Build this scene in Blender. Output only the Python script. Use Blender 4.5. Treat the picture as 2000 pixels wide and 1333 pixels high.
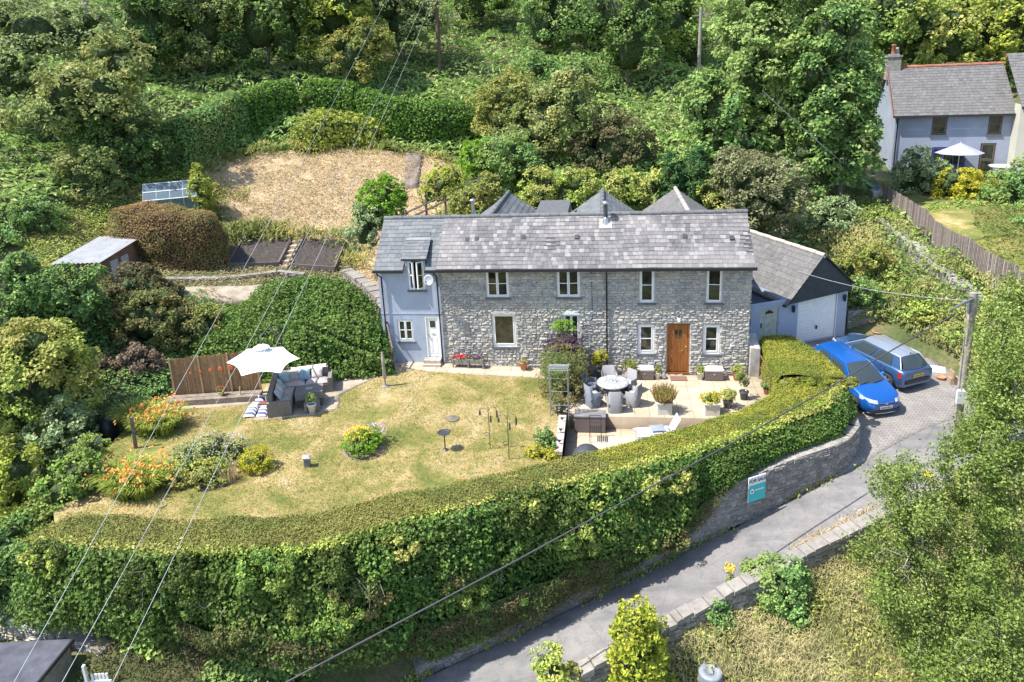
import bpy, bmesh, math, random
import numpy as np
from mathutils import Vector, Matrix

for o in list(bpy.data.objects): bpy.data.objects.remove(o)
SC = bpy.context.scene
COL = SC.collection
R = math.radians
random.seed(7)
rng = np.random.default_rng(11)

# ------------------------------------------------------------------ camera
cam = bpy.data.cameras.new("drone_camera")
co = bpy.data.objects.new("drone_camera", cam); COL.objects.link(co)
cam.sensor_width = 36.0
cam.lens = 24.65
cam.shift_y = -0.0797
cam.clip_start = 0.1; cam.clip_end = 2000
_r = Vector((0.99091044, 0.12698909, -0.04438765)); _u = Vector((0.0091191, 0.2657937, 0.9639868)); _f = Vector((-0.13421377, 0.95562936, -0.26221972))
_m = Matrix((( _r.x, _u.x, -_f.x), (_r.y, _u.y, -_f.y), (_r.z, _u.z, -_f.z))).to_4x4()
_m.translation = Vector((0.0071, -27.0139, 12.3606))
co.matrix_world = _m
SC.camera = co

# ------------------------------------------------------------------ light
SUN = Vector((-0.57, -0.21, 1.0)).normalized()      # towards the sun
elev = math.asin(SUN.z); azim = math.atan2(SUN.x, SUN.y)
w = bpy.data.worlds.new("World"); SC.world = w; w.use_nodes = True
nt = w.node_tree; nt.nodes.clear()
sky = nt.nodes.new('ShaderNodeTexSky'); sky.sky_type = 'NISHITA'; sky.sun_disc = False
sky.sun_elevation = elev; sky.sun_rotation = azim
bg = nt.nodes.new('ShaderNodeBackground'); bg.inputs[1].default_value = 0.15
wo = nt.nodes.new('ShaderNodeOutputWorld')
nt.links.new(sky.outputs[0], bg.inputs[0]); nt.links.new(bg.outputs[0], wo.inputs[0])
sl = bpy.data.lights.new("sun", 'SUN'); sl.energy = 4.6; sl.angle = R(0.53); sl.color = (1.0, 0.95, 0.86)
so = bpy.data.objects.new("sun", sl); COL.objects.link(so)
so.rotation_euler = SUN.to_track_quat('Z', 'Y').to_euler()
SC.view_settings.view_transform = 'Standard'; SC.view_settings.look = 'None'
SC.view_settings.exposure = 1.0; SC.view_settings.gamma = 1.0
SC.render.engine = 'CYCLES'
SC.cycles.max_bounces = 8
SC.cycles.transparent_max_bounces = 8

# ------------------------------------------------------------------ materials
def nmat(name):
    m = bpy.data.materials.new(name); m.use_nodes = True
    t = m.node_tree; t.nodes.clear()
    out = t.nodes.new('ShaderNodeOutputMaterial'); p = t.nodes.new('ShaderNodeBsdfPrincipled')
    t.links.new(p.outputs[0], out.inputs[0])
    return m, t, p, out
def N(t, ty, **k):
    n = t.nodes.new(ty)
    for a, v in k.items():
        if a.startswith('i_'):
            n.inputs[int(a[2:])].default_value = v
        else: setattr(n, a, v)
    return n
def rgb(c): return (c[0], c[1], c[2], 1.0)
def noise(t, scale, detail=3, rough=.55, coord=None, dist=0.0):
    n = t.nodes.new('ShaderNodeTexNoise'); n.inputs['Scale'].default_value = scale
    n.inputs['Detail'].default_value = detail; n.inputs['Roughness'].default_value = rough; n.inputs['Distortion'].default_value = dist
    if coord is None:
        g = t.nodes.new('ShaderNodeNewGeometry'); coord = g.outputs['Position']
    t.links.new(coord, n.inputs['Vector']); return n.outputs['Fac']
def ramp(t, fac, stops):
    r = t.nodes.new('ShaderNodeValToRGB'); e = r.color_ramp.elements
    while len(e) < len(stops): e.new(.5)
    for k, (p, c) in enumerate(stops): e[k].position = p; e[k].color = rgb(c)
    t.links.new(fac, r.inputs[0]); return r.outputs[0]
def mixc(t, fac, a, b, mode='MIX'):
    m = t.nodes.new('ShaderNodeMix'); m.data_type = 'RGBA'; m.blend_type = mode
    for s, v in ((0, fac), (6, a), (7, b)):
        if hasattr(v, 'links') or hasattr(v, 'is_linked'): t.links.new(v, m.inputs[s])
        else: m.inputs[s].default_value = v if s == 0 else rgb(v)
    return m.outputs[2]
def island(t):
    g = t.nodes.new('ShaderNodeNewGeometry'); return g.outputs['Random Per Island']
def bump(t, p, h, strength=.5, dist=.02):
    b = t.nodes.new('ShaderNodeBump'); b.inputs['Strength'].default_value = strength; b.inputs['Distance'].default_value = dist
    t.links.new(h, b.inputs['Height']); t.links.new(b.outputs[0], p.inputs['Normal'])
_mc = {}
def M(name, c, rough=.6, metal=0., var=.12, scale=4., bmp=0., coat=0., spec=None):
    """plain painted / plastic / wood colour with a little dirt noise"""
    if name in _mc: return _mc[name]
    m, t, p, o = nmat(name)
    f = noise(t, scale, 4, .6)
    a = tuple(v*(1-var*1.6) for v in c); b = tuple(min(1, v*(1+var)) for v in c)
    t.links.new(ramp(t, f, [(.3, a), (.7, b)]), p.inputs['Base Color'])
    p.inputs['Roughness'].default_value = rough; p.inputs['Metallic'].default_value = metal
    p.inputs['Coat Weight'].default_value = coat
    if spec is not None: p.inputs['Specular IOR Level'].default_value = spec
    if bmp: bump(t, p, noise(t, scale*8, 4, .6), bmp, .01)
    _mc[name] = m; return m
def leafmat(name, cols, big=.6, transl=.33, rough=.55, bigc=None):
    """cols: ramp over leaves (dark .. light); bigc: colour that patches drift to"""
    if name in _mc: return _mc[name]
    m, t, p, o = nmat(name)
    k = len(cols)
    c = ramp(t, island(t), [((i+.5)/k, cc) for i, cc in enumerate(cols)])
    if bigc is not None:
        f = ramp(t, noise(t, big, 3, .5), [(.42, (0, 0, 0)), (.62, (1, 1, 1))])
        fb = t.nodes.new('ShaderNodeMath'); fb.operation = 'MULTIPLY'; fb.inputs[1].default_value = .75
        t.links.new(f, fb.inputs[0])
        c = mixc(t, fb.outputs[0], c, bigc)
    v = ramp(t, noise(t, big*3.1, 2, .5), [(.3, (.72, .72, .72)), (.7, (1.25, 1.25, 1.25))])
    c = mixc(t, 1.0, c, v, 'MULTIPLY')
    t.links.new(c, p.inputs['Base Color']); p.inputs['Roughness'].default_value = rough
    p.inputs['Specular IOR Level'].default_value = .2
    tr = t.nodes.new('ShaderNodeBsdfTranslucent'); t.links.new(c, tr.inputs[0])
    mx = t.nodes.new('ShaderNodeMixShader'); mx.inputs[0].default_value = transl
    t.links.new(p.outputs[0], mx.inputs[1]); t.links.new(tr.outputs[0], mx.inputs[2]); t.links.new(mx.outputs[0], o.inputs[0])
    _mc[name] = m; return m
def islmat(name, cols, rough=.7, bmp=.3, bscale=30., extra=None, spec=.3):
    """per-piece colour (stones, slates, boards)"""
    if name in _mc: return _mc[name]
    m, t, p, o = nmat(name); k = len(cols)
    c = ramp(t, island(t), [((i+.5)/k, cc) for i, cc in enumerate(cols)])
    v = ramp(t, noise(t, bscale*.4, 4, .65), [(.25, (.7, .7, .7)), (.75, (1.2, 1.2, 1.2))])
    c = mixc(t, 1.0, c, v, 'MULTIPLY')
    if extra: c = extra(t, c)
    t.links.new(c, p.inputs['Base Color']); p.inputs['Roughness'].default_value = rough
    p.inputs['Specular IOR Level'].default_value = spec
    if bmp: bump(t, p, noise(t, bscale, 4, .65), bmp, .012)
    _mc[name] = m; return m

# ------------------------------------------------------------------ mesh helpers
class MB:
    def __init__(s): s.v = []; s.f = []; s.m = []; s.sm = []
    def add(s, vs, fs, mi=0, smooth=False):
        o = len(s.v); s.v += [tuple(v) for v in vs]
        for f in fs: s.f.append([i+o for i in f]); s.m.append(mi); s.sm.append(smooth)
        return s
    def box(s, x0, y0, z0, x1, y1, z1, mi=0, M_=None):
        vs = [Vector((x, y, z)) for z in (z0, z1) for y in (y0, y1) for x in (x0, x1)]
        if M_ is not None: vs = [M_ @ v for v in vs]
        return s.add(vs, [(0, 2, 3, 1), (4, 5, 7, 6), (0, 1, 5, 4), (2, 6, 7, 3), (0, 4, 6, 2), (1, 3, 7, 5)], mi)
    def cbox(s, c, d, rz=0., rx=0., ry=0., mi=0):
        M_ = Matrix.Translation(c) @ Matrix.Rotation(rz, 4, 'Z') @ Matrix.Rotation(ry, 4, 'Y') @ Matrix.Rotation(rx, 4, 'X')
        a, b, e = d[0]/2, d[1]/2, d[2]/2
        return s.box(-a, -b, -e, a, b, e, mi, M_)
    def tube(s, pts, r, n=8, mi=0, cap=True, smooth=True):
        pts = [Vector(p) for p in pts]; rs = r if hasattr(r, '__len__') else [r]*len(pts)
        rings = []; up = Vector((0, 0, 1))
        for i, p in enumerate(pts):
            d = (pts[min(i+1, len(pts)-1)]-pts[max(i-1, 0)])
            if d.length < 1e-9: d = Vector((0, 0, 1))
            d.normalize()
            a = d.cross(up)
            if a.length < .05: a = d.cross(Vector((1, 0, 0)))
            a.normalize(); b = d.cross(a)
            rings.append([p+(a*math.cos(2*math.pi*k/n)+b*math.sin(2*math.pi*k/n))*rs[i] for k in range(n)])
        vs = [v for rg in rings for v in rg]; fs = []
        for i in range(len(pts)-1):
            for k in range(n): fs.append((i*n+k, i*n+(k+1) % n, (i+1)*n+(k+1) % n, (i+1)*n+k))
        s.add(vs, fs, mi, smooth)
        if cap: s.add(rings[0], [tuple(range(n))[::-1]], mi); s.add(rings[-1], [tuple(range(n))], mi)
        return s
    def lathe(s, prof, c=(0, 0, 0), n=20, mi=0, smooth=True, rx=0, sx=1, sy=1):
        vs = []; fs = []
        for (r_, z) in prof:
            for k in range(n):
                a = 2*math.pi*k/n; vs.append(Vector((r_*math.cos(a)*sx+c[0], r_*math.sin(a)*sy+c[1], z+c[2])))
        for i in range(len(prof)-1):
            for k in range(n): fs.append((i*n+k, i*n+(k+1) % n, (i+1)*n+(k+1) % n, (i+1)*n+k))
        return s.add(vs, fs, mi, smooth)
    def prism(s, poly, z0, z1, mi=0, mside=None):
        n = len(poly)
        zt = z1 if hasattr(z1, '__len__') else [z1]*n
        zb = z0 if hasattr(z0, '__len__') else [z0]*n
        vs = [(p[0], p[1], zb[i]) for i, p in enumerate(poly)]+[(p[0], p[1], zt[i]) for i, p in enumerate(poly)]
        s.add(vs, [tuple(range(n))[::-1]], mi if mside is None else mside)
        s.f.append([len(s.v)-n+i for i in range(n)]); s.m.append(mi); s.sm.append(False)
        o = len(s.v)-2*n
        for i in range(n):
            s.f.append([o+i, o+(i+1) % n, o+n+(i+1) % n, o+n+i]); s.m.append(mi if mside is None else mside); s.sm.append(False)
        return s
    def ball(s, c, r, n=10, m=7, mi=0, rz=None):
        rz = rz or r
        prof = [(max(1e-4, r*math.sin(math.pi*i/m)), -rz*math.cos(math.pi*i/m)) for i in range(m+1)]
        return s.lathe(prof, c, n, mi)
    def build(s, name, mats, parent=None, off=None, bevel=0):
        me = bpy.data.meshes.new(name)
        vs = s.v
        if parent is not None and off is None: off = parent.get('_o', None)
        if off is not None: vs = [(v[0]-off[0], v[1]-off[1], v[2]-off[2]) for v in vs]
        me.from_pydata([tuple(v) for v in vs], [], s.f)
        mats = mats if isinstance(mats, (list, tuple)) else [mats]
        for m in mats: me.materials.append(m)
        me.polygons.foreach_set('material_index', s.m); me.polygons.foreach_set('use_smooth', s.sm)
        me.update()
        o = bpy.data.objects.new(name, me); COL.objects.link(o)
        if parent is not None: o.parent = parent
        if bevel:
            b = o.modifiers.new('bevel', 'BEVEL'); b.width = bevel; b.segments = 2; b.limit_method = 'ANGLE'
        return o
def tag(o, label, cat, group=None, kind=None):
    if label: o['label'] = label
    if cat: o['category'] = cat
    if group: o['group'] = group
    if kind: o['kind'] = kind
    return o
def thing(name, label, cat, loc=(0, 0, 0), rz=0., group=None):
    o = bpy.data.objects.new(name, None); COL.objects.link(o)
    o.location = loc; o.rotation_euler = (0, 0, rz); o.empty_display_size = .2
    return tag(o, label, cat, group)
def struct(o): o['kind'] = 'structure'; return o
def dup(root, loc, rz=0., label=None, scale=None):
    r = root.copy(); COL.objects.link(r); r.location = loc; r.rotation_euler = (0, 0, rz)
    if scale: r.scale = (scale,)*3
    if label: r['label'] = label
    for ch in list(root.children):
        c = ch.copy(); COL.objects.link(c); c.parent = r
        for g in list(ch.children):
            d = g.copy(); COL.objects.link(d); d.parent = c
    return r
def npmesh(name, V, F, mats, parent=None, mi=None, smooth=False):
    me = bpy.data.meshes.new(name); V = np.asarray(V, np.float32); F = np.asarray(F, np.int32)
    k = F.shape[1]; n = len(F)
    me.vertices.add(len(V)); me.vertices.foreach_set('co', V.ravel())
    me.loops.add(n*k); me.loops.foreach_set('vertex_index', F.ravel())
    me.polygons.add(n); me.polygons.foreach_set('loop_start', np.arange(0, n*k, k, dtype=np.int32))
    try: me.polygons.foreach_set('loop_total', np.full(n, k, np.int32))
    except Exception: pass
    mats = mats if isinstance(mats, (list, tuple)) else [mats]
    for m in mats: me.materials.append(m)
    if mi is not None: me.polygons.foreach_set('material_index', np.asarray(mi, np.int32))
    me.polygons.foreach_set('use_smooth', np.full(n, smooth))
    me.update(calc_edges=True); me.validate()
    o = bpy.data.objects.new(name, me); COL.objects.link(o)
    if parent is not None: o.parent = parent
    return o

# ------------------------------------------------------------------ value noise for shapes
_G = rng.random((32, 32, 32))
def vn(P, s=1.0, off=0.):
    q = np.asarray(P)*s+off; i = np.floor(q).astype(int); f = q-i; f = f*f*(3-2*f); r = 0
    for a in (0, 1):
        for b in (0, 1):
            for c in (0, 1):
                wgt = (f[..., 0] if a else 1-f[..., 0])*(f[..., 1] if b else 1-f[..., 1])*(f[..., 2] if c else 1-f[..., 2])
                r = r+wgt*_G[(i[..., 0]+a) % 32, (i[..., 1]+b) % 32, (i[..., 2]+c) % 32]
    return r
def unit(a): return a/np.maximum(np.linalg.norm(a, axis=-1, keepdims=True), 1e-9)
def inpoly(x, y, poly):
    x = np.asarray(x); y = np.asarray(y); r = np.zeros(x.shape, bool); n = len(poly)
    for i in range(n):
        x1, y1 = poly[i][:2]; x2, y2 = poly[(i+1) % n][:2]
        c = ((y1 > y) != (y2 > y)) & (x < (x2-x1)*(y-y1)/((y2-y1)+1e-12)+x1); r ^= c
    return r

# ------------------------------------------------------------------ foliage
def cards(P, Nn, size, aspect=.6, spread=.7, along=None):
    """rhombic leaves at P facing roughly Nn"""
    n = len(P); size = np.broadcast_to(size, (n,))*rng.uniform(.65, 1.35, n)
    nn = unit(Nn+rng.normal(0, spread, (n, 3)))
    if along is None: t = rng.normal(0, 1, (n, 3))
    else: t = along+rng.normal(0, .35, (n, 3))
    t = unit(t-nn*np.sum(t*nn, 1, keepdims=True)); b = np.cross(nn, t)
    h = (size/2)[:, None]; wd = h*aspect
    V = np.stack([P-t*h, P+b*wd-t*h*.1, P+t*h, P-b*wd-t*h*.1], 1)
    V[:, 1] += nn*h*.25; V[:, 3] += nn*h*.25
    F = np.arange(n*4).reshape(n, 4)
    return V.reshape(-1, 3), F
def sph(n):
    v = rng.normal(0, 1, (n, 3)); return unit(v)
_ico = {}
def ico(sub=3):
    if sub not in _ico:
        bm = bmesh.new(); bmesh.ops.create_icosphere(bm, subdivisions=sub, radius=1)
        _ico[sub] = (np.array([v.co[:] for v in bm.verts]), np.array([[v.index for v in f.verts] for f in bm.faces])); bm.free()
    return _ico[sub]
def crown(name, blobs, nclump, nleaf, size, mat, core, clump=.35, aspect=.6, flat=0., parent=None, low=-.72, droop=0., strand=0., coresc=.55, off=(0, 0, 0), spread=.48):
    """blobs: (cx,cy,cz,rx,ry,rz). leaf clumps over the union of the blobs, dark inner core; one mesh"""
    if low > -.78 and not strand:
        ex = []
        for b in blobs:
            if min(b[3], b[5]) > .45:
                for _ in range(3):
                    d_ = rng.normal(0, 1, 3); d_[2] = abs(d_[2])*.8; d_ /= np.linalg.norm(d_); k_ = rng.uniform(.32, .52); ex.append((b[0]+d_[0]*b[3]*.82, b[1]+d_[1]*b[4]*.82, b[2]+d_[2]*b[5]*.85, b[3]*k_, b[4]*k_, b[5]*k_*rng.uniform(.8, 1.3)))
        blobs = list(blobs)+ex
    B = np.array(blobs, float); area = (B[:, 3]*B[:, 4]*B[:, 5])**(2/3); share = area/area.sum()
    P = []; Nn = []
    for k in range(len(B)):
        nc = max(3, int(nclump*share[k])); d = sph(nc*2); d = d[d[:, 2] > low][:nc]
        rr = 1+rng.normal(0, .07, (len(d), 1))-rng.random((len(d), 1))**3*.35
        rr = rr*(1+(vn(d*1.7, 1, k*2.7+B[k, 0])-.5)[:, None]*(.55 if low > -.78 or strand else .12)+(vn(d*4.1, 1, k*1.3+B[k, 1])-.5)[:, None]*(.3 if low > -.78 or strand else .1))
        C = B[k, :3]+d*B[k, 3:]*rr
        # drop clumps buried in other blobs
        keep = np.ones(len(C), bool)
        for j in range(len(B)):
            if j != k: keep &= (((C-B[j, :3])/B[j, 3:])**2).sum(1) > .62
        C = C[keep]; d = d[keep]
        if not len(C): continue
        nl = max(3, int(nleaf/nclump)); cr = clump*rng.uniform(.6, 1.35, len(C))
        q = sph(len(C)*nl).reshape(len(C), nl, 3); q = unit(q+d[:, None, :]*.75)
        rad = cr[:, None, None]*(.55+.45*rng.random((len(C), nl, 1)))
        pp = C[:, None, :]+q*rad*np.array([1, 1, .8])
        if strand:
            u_ = rng.random((len(C), nl)); pp = C[:, None, :]+rng.normal(0, 1, (len(C), nl, 3))*np.array([.075, .075, .03])*(1+1.6*(1-u_[..., None])); pp[..., 2] -= u_*strand*rng.uniform(.4, 1.3, (len(C), 1)); q = q*np.array([1, 1, .3])
        if droop: pp[..., 2] -= (rng.random((len(C), nl))**2)*droop
        P.append(pp.reshape(-1, 3)); Nn.append((q*.6+d[:, None, :]*.3+np.array([-.25, -.15, 1.0+flat])).reshape(-1, 3))
    P = np.concatenate(P); Nn = unit(np.concatenate(Nn))
    V, F = cards(P, Nn, size, aspect, spread)
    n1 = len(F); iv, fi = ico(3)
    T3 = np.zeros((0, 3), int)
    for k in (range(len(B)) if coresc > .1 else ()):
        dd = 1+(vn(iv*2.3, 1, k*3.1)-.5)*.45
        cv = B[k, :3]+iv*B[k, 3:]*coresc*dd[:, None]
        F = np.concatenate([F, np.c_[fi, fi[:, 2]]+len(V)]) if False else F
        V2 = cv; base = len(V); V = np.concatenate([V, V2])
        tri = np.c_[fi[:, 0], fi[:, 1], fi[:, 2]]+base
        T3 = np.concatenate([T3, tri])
    return mixmesh(name, V-np.array(off), F, T3, [mat, core], parent)
def mixmesh(name, V, F4, F3, mats, parent=None):
    me = bpy.data.meshes.new(name); V = np.asarray(V, np.float32)
    n4, n3 = len(F4), len(F3)
    me.vertices.add(len(V)); me.vertices.foreach_set('co', V.ravel())
    li = np.concatenate([np.asarray(F4, np.int32).ravel(), np.asarray(F3, np.int32).ravel()])
    me.loops.add(len(li)); me.loops.foreach_set('vertex_index', li)
    me.polygons.add(n4+n3)
    me.polygons.foreach_set('loop_start', np.concatenate([np.arange(n4)*4, n4*4+np.arange(n3)*3]).astype(np.int32))
    for m in mats: me.materials.append(m)
    me.polygons.foreach_set('material_index', np.concatenate([np.zeros(n4), np.ones(n3)]).astype(np.int32))
    me.polygons.foreach_set('use_smooth', np.concatenate([np.zeros(n4, bool), np.ones(n3, bool)]))
    me.update(calc_edges=True); me.validate()
    o = bpy.data.objects.new(name, me); COL.objects.link(o)
    if parent is not None: o.parent = parent
    return o
def gridpts(G, dens):
    """random points + normals over a grid of 3-D points G[i,j]"""
    A = G[:-1, :-1].reshape(-1, 3); B = G[1:, :-1].reshape(-1, 3); C = G[1:, 1:].reshape(-1, 3); D = G[:-1, 1:].reshape(-1, 3)
    cr = np.cross(C-A, D-B); ar = np.linalg.norm(cr, axis=1)/2; n = int(ar.sum()*dens)
    k = rng.choice(len(A), n, p=ar/ar.sum()); u = rng.random((n, 1)); v = rng.random((n, 1))
    P = A[k]*(1-u)*(1-v)+B[k]*u*(1-v)+C[k]*u*v+D[k]*(1-u)*v
    return P, unit(cr[k])
def subdiv(L, step):
    """resample polyline list of columns: L is list of rows (each row list of points) -> fine grid"""
    L = np.array(L, float)
    def rs(A, axis):
        A = np.moveaxis(A, axis, 0); d = np.linalg.norm(np.diff(A, axis=0), axis=-1).mean(axis=1); n = np.maximum(1, np.ceil(d/step)).astype(int)
        out = []
        for i in range(len(d)):
            for q in range(n[i]): out.append(A[i]+(A[i+1]-A[i])*(q/n[i]))
        out.append(A[-1]); return np.moveaxis(np.array(out), 0, axis)
    return rs(rs(L, 0), 1)
def hedgemesh(name, rows, dens, size, mat, core, parent=None, rough=.12, ns=1.2, lift=.05, aspect=.65, inset=.08, up=.3, step=.3, spread=.6, flip=1, seed=0.):
    """rows: list of polylines (inner foot, inner top, outer top, outer foot): leaf skin over a noisy body"""
    G = subdiv(rows, step)
    du = np.gradient(G, axis=0); dv = np.gradient(G, axis=1); nn = unit(np.cross(du, dv))*flip
    h = (vn(G, ns, seed)-.5)*2*rough+(vn(G, ns*3, seed+5)-.5)*rough
    G2 = G+nn*h[..., None]
    P, Nn = gridpts(G2, dens); Nn = Nn*flip
    P = P+Nn*(rng.random((len(P), 1))*lift*2-lift*.3)
    V, F = cards(P, unit(Nn+np.array([-.15, 0, up*1.7])), size, aspect, spread*.8)
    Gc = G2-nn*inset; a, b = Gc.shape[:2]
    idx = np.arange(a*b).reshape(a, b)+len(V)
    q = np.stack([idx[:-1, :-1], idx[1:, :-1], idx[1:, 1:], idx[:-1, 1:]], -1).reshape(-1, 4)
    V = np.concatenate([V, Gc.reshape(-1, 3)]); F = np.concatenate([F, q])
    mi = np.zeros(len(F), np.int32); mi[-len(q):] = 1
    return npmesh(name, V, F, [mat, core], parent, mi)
CP=np.array([-30.0,-25.0,-6.0,-10.0,-25.0,-6.0,10.0,-25.0,-5.0,30.0,-25.0,-4.0,60.0,-25.0,-2.0,60.0,0.0,0.0,-60.0,-25.0,-4.0,-1.2,-13.3,-4.7,2.0,-12.2,-4.0,5.0,-10.9,-3.3,8.0,-9.6,-2.7,12.0,-9.0,-2.2,18.0,-8.0,-1.6,3.0,-15.0,-4.4,10.0,-13.0,-3.4,16.0,-14.0,-3.0,7.42,-5.58,-1.3,8.62,-7.68,-1.35,5.55,-6.6,-1.7,6.75,-8.7,-1.75,3.73,-7.54,-2.1,4.93,-9.64,-2.15,2.27,-8.29,-2.4,3.47,-10.39,-2.45,0.87,-9.06,-2.7,2.07,-11.16,-2.75,-0.73,-9.83,-3.1,0.47,-11.93,-3.15,-2.76,-10.88,-3.5,-1.56,-12.98,-3.55,-5.18,-12.04,-4.0,-3.98,-14.14,-4.05,-8.0,-13.3,-4.5,-6.8,-15.4,-4.55,-19.0,-12.0,-1.9,-15.0,-13.2,-1.8,-11.0,-13.4,-1.9,-7.5,-13.3,-2.5,-11.0,-14.5,-2.7,-12.0,-17.0,-5.0,-17.0,-15.5,-4.2,-25.0,-12.0,-2.6,-13.0,-7.0,-1.0,-5.0,-5.0,-1.0,1.0,-3.0,-1.3,5.0,-2.0,-1.0,0.0,2.0,-0.8,-6.0,2.0,-0.4,-13.0,-1.0,-0.4,-9.0,-9.0,-1.5,-2.0,-8.0,-1.6,3.0,-5.2,-1.3,-17.0,-5.0,0.2,-18.5,-8.0,-1.2,-22.0,-10.0,-3.0,-22.0,-4.0,0.3,-28.0,-5.0,0.0,-16.5,-1.5,0.6,-40.0,-10.0,-1.0,-20.0,0.0,1.2,-30.0,0.0,1.5,9.0,0.0,-0.6,10.0,3.9,-0.3,11.5,-1.7,-0.95,12.7,0.0,-0.7,11.9,-3.0,-1.2,9.0,-4.0,-1.15,13.0,2.2,-0.3,7.0,3.0,-0.4,8.0,7.0,-0.3,14.0,-4.0,-1.3,12.2,5.2,0.5,13.5,7.5,1.6,12.3,10.0,2.2,14.6,2.6,0.7,15.5,0.0,0.4,17.0,-3.0,0.3,14.3,9.0,2.2,14.2,12.2,3.2,12.5,14.0,3.0,15.8,15.5,3.8,15.75,9.5,3.4,16.0,5.65,2.9,16.6,3.1,2.4,17.5,10.5,3.9,18.5,5.0,3.2,21.0,10.0,3.9,19.0,21.0,4.3,25.0,22.0,4.6,30.0,12.0,4.2,33.0,22.0,4.6,25.0,28.0,5.2,18.0,28.0,5.6,-8.0,4.0,0.8,0.0,8.0,2.0,5.0,9.0,2.2,9.0,11.0,2.4,-6.0,8.0,2.0,-9.6,3.0,1.0,-11.5,3.0,1.3,-12.0,6.0,2.1,-15.0,4.5,1.5,-10.3,22.4,5.5,-12.9,15.2,4.4,-20.42,0.79,2.65,-18.56,1.83,2.54,-17.16,4.06,2.52,-20.48,2.95,2.89,-19.56,5.91,3.11,-17.3,6.7,2.81,-14.26,7.12,2.39,-20.05,8.98,3.88,-17.63,9.55,3.5,-14.67,9.98,3.06,-21.3,9.76,4.46,-18.42,10.73,3.9,-14.8,11.76,3.6,-24.16,13.88,7.02,-20.96,17.27,7.29,-15.16,19.9,6.79,-17.27,14.54,5.3,-24.81,9.68,5.74,-23.25,10.57,5.59,-26.24,8.8,5.88,-23.66,2.72,3.67,-24.79,1.78,3.83,-25.24,5.93,4.56,-22.8,7.06,4.25,-26.67,2.79,5.09,-26.12,-0.81,5.09,-28.33,-3.22,5.79,-29.65,3.43,6.53,-32.6,1.02,7.09,-23.09,-1.39,3.41,-23.57,-3.92,3.87,-25.56,-6.15,4.29,-20.66,-3.9,2.16,-9.45,18.0,5.69,-39.12,2.49,9.7,-45.93,8.39,11.91,-50.41,12.41,13.88,-55.64,17.08,16.1,-65.33,25.78,20.37,-86.29,44.38,28.79,-36.06,6.15,9.14,-42.27,12.69,11.52,-46.33,17.13,13.63,-51.08,22.29,16.0,-59.87,31.9,20.57,-78.92,52.45,29.55,-31.97,10.11,8.52,-37.39,17.32,11.05,-40.92,22.19,13.32,-45.05,27.86,15.85,-52.7,38.4,20.72,-69.29,60.97,30.23,-26.58,14.14,7.85,-31.01,21.99,10.54,-33.88,27.28,12.94,-37.25,33.43,15.61,-43.47,44.86,20.74,-57.01,69.39,30.72,-20.18,18.73,7.08,-23.01,26.22,9.98,-25.1,31.86,12.49,-27.55,38.42,15.27,-32.07,50.62,20.59,-41.95,76.83,30.88,-11.95,21.53,6.49,-13.59,29.37,9.44,-14.8,35.25,12.0,-16.21,42.11,14.82,-18.83,54.85,20.2,-24.56,82.26,30.59,-2.82,19.9,6.44,-3.39,30.89,8.97,-3.67,36.88,11.49,-4.0,43.87,14.27,-4.61,56.86,19.58,-5.95,84.83,29.79,5.48,19.67,6.23,6.68,30.6,8.62,7.31,36.57,11.03,8.05,43.53,13.69,9.41,56.46,18.77,12.38,84.3,28.53,17.79,36.55,10.58,19.24,42.37,13.12,22.15,54.01,17.86,29.08,81.15,26.97,26.47,33.45,10.26,28.65,39.04,12.59,33.02,50.23,16.95,43.39,76.24,25.3,33.51,29.85,10.02,36.3,35.17,12.13,41.89,45.8,16.09,55.14,70.48,23.67,40.04,25.46,9.81,43.42,30.43,11.68,50.2,40.34,15.17,66.19,63.34,21.87,-4.02,13.79,4.99,1.95,13.94,4.83,7.59,13.28,4.83])
CP=CP.reshape(-1,3)
def _fit():
    P2=CP[:,:2]; d=np.hypot(P2[:,None,0]-P2[None,:,0],P2[:,None,1]-P2[None,:,1])
    n=len(CP); A=np.zeros((n+3,n+3)); A[:n,:n]=-d+np.eye(n)*.35*0-np.eye(n)*0.0
    A[:n,:n]-=0; A[:n,:n]+=np.eye(n)*(-0.0)
    A[np.arange(n),np.arange(n)]+=.25
    A[:n,n]=1; A[:n,n+1:]=P2; A[n,:n]=1; A[n+1:,:n]=P2.T
    return np.linalg.solve(A,np.concatenate([CP[:,2],[0,0,0]]))
CW=_fit()
def T(x,y):
    """height of the hillside"""
    x=np.asarray(x,float); y=np.asarray(y,float); s=x.shape; xf=x.ravel(); yf=y.ravel(); out=np.empty(len(xf))
    for i in range(0,len(xf),20000):
        a=xf[i:i+20000]; b=yf[i:i+20000]
        d=np.hypot(a[:,None]-CP[None,:,0],b[:,None]-CP[None,:,1])
        out[i:i+20000]=-d@CW[:-3]+CW[-3]+CW[-2]*a+CW[-1]*b
    return out.reshape(s)

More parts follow.
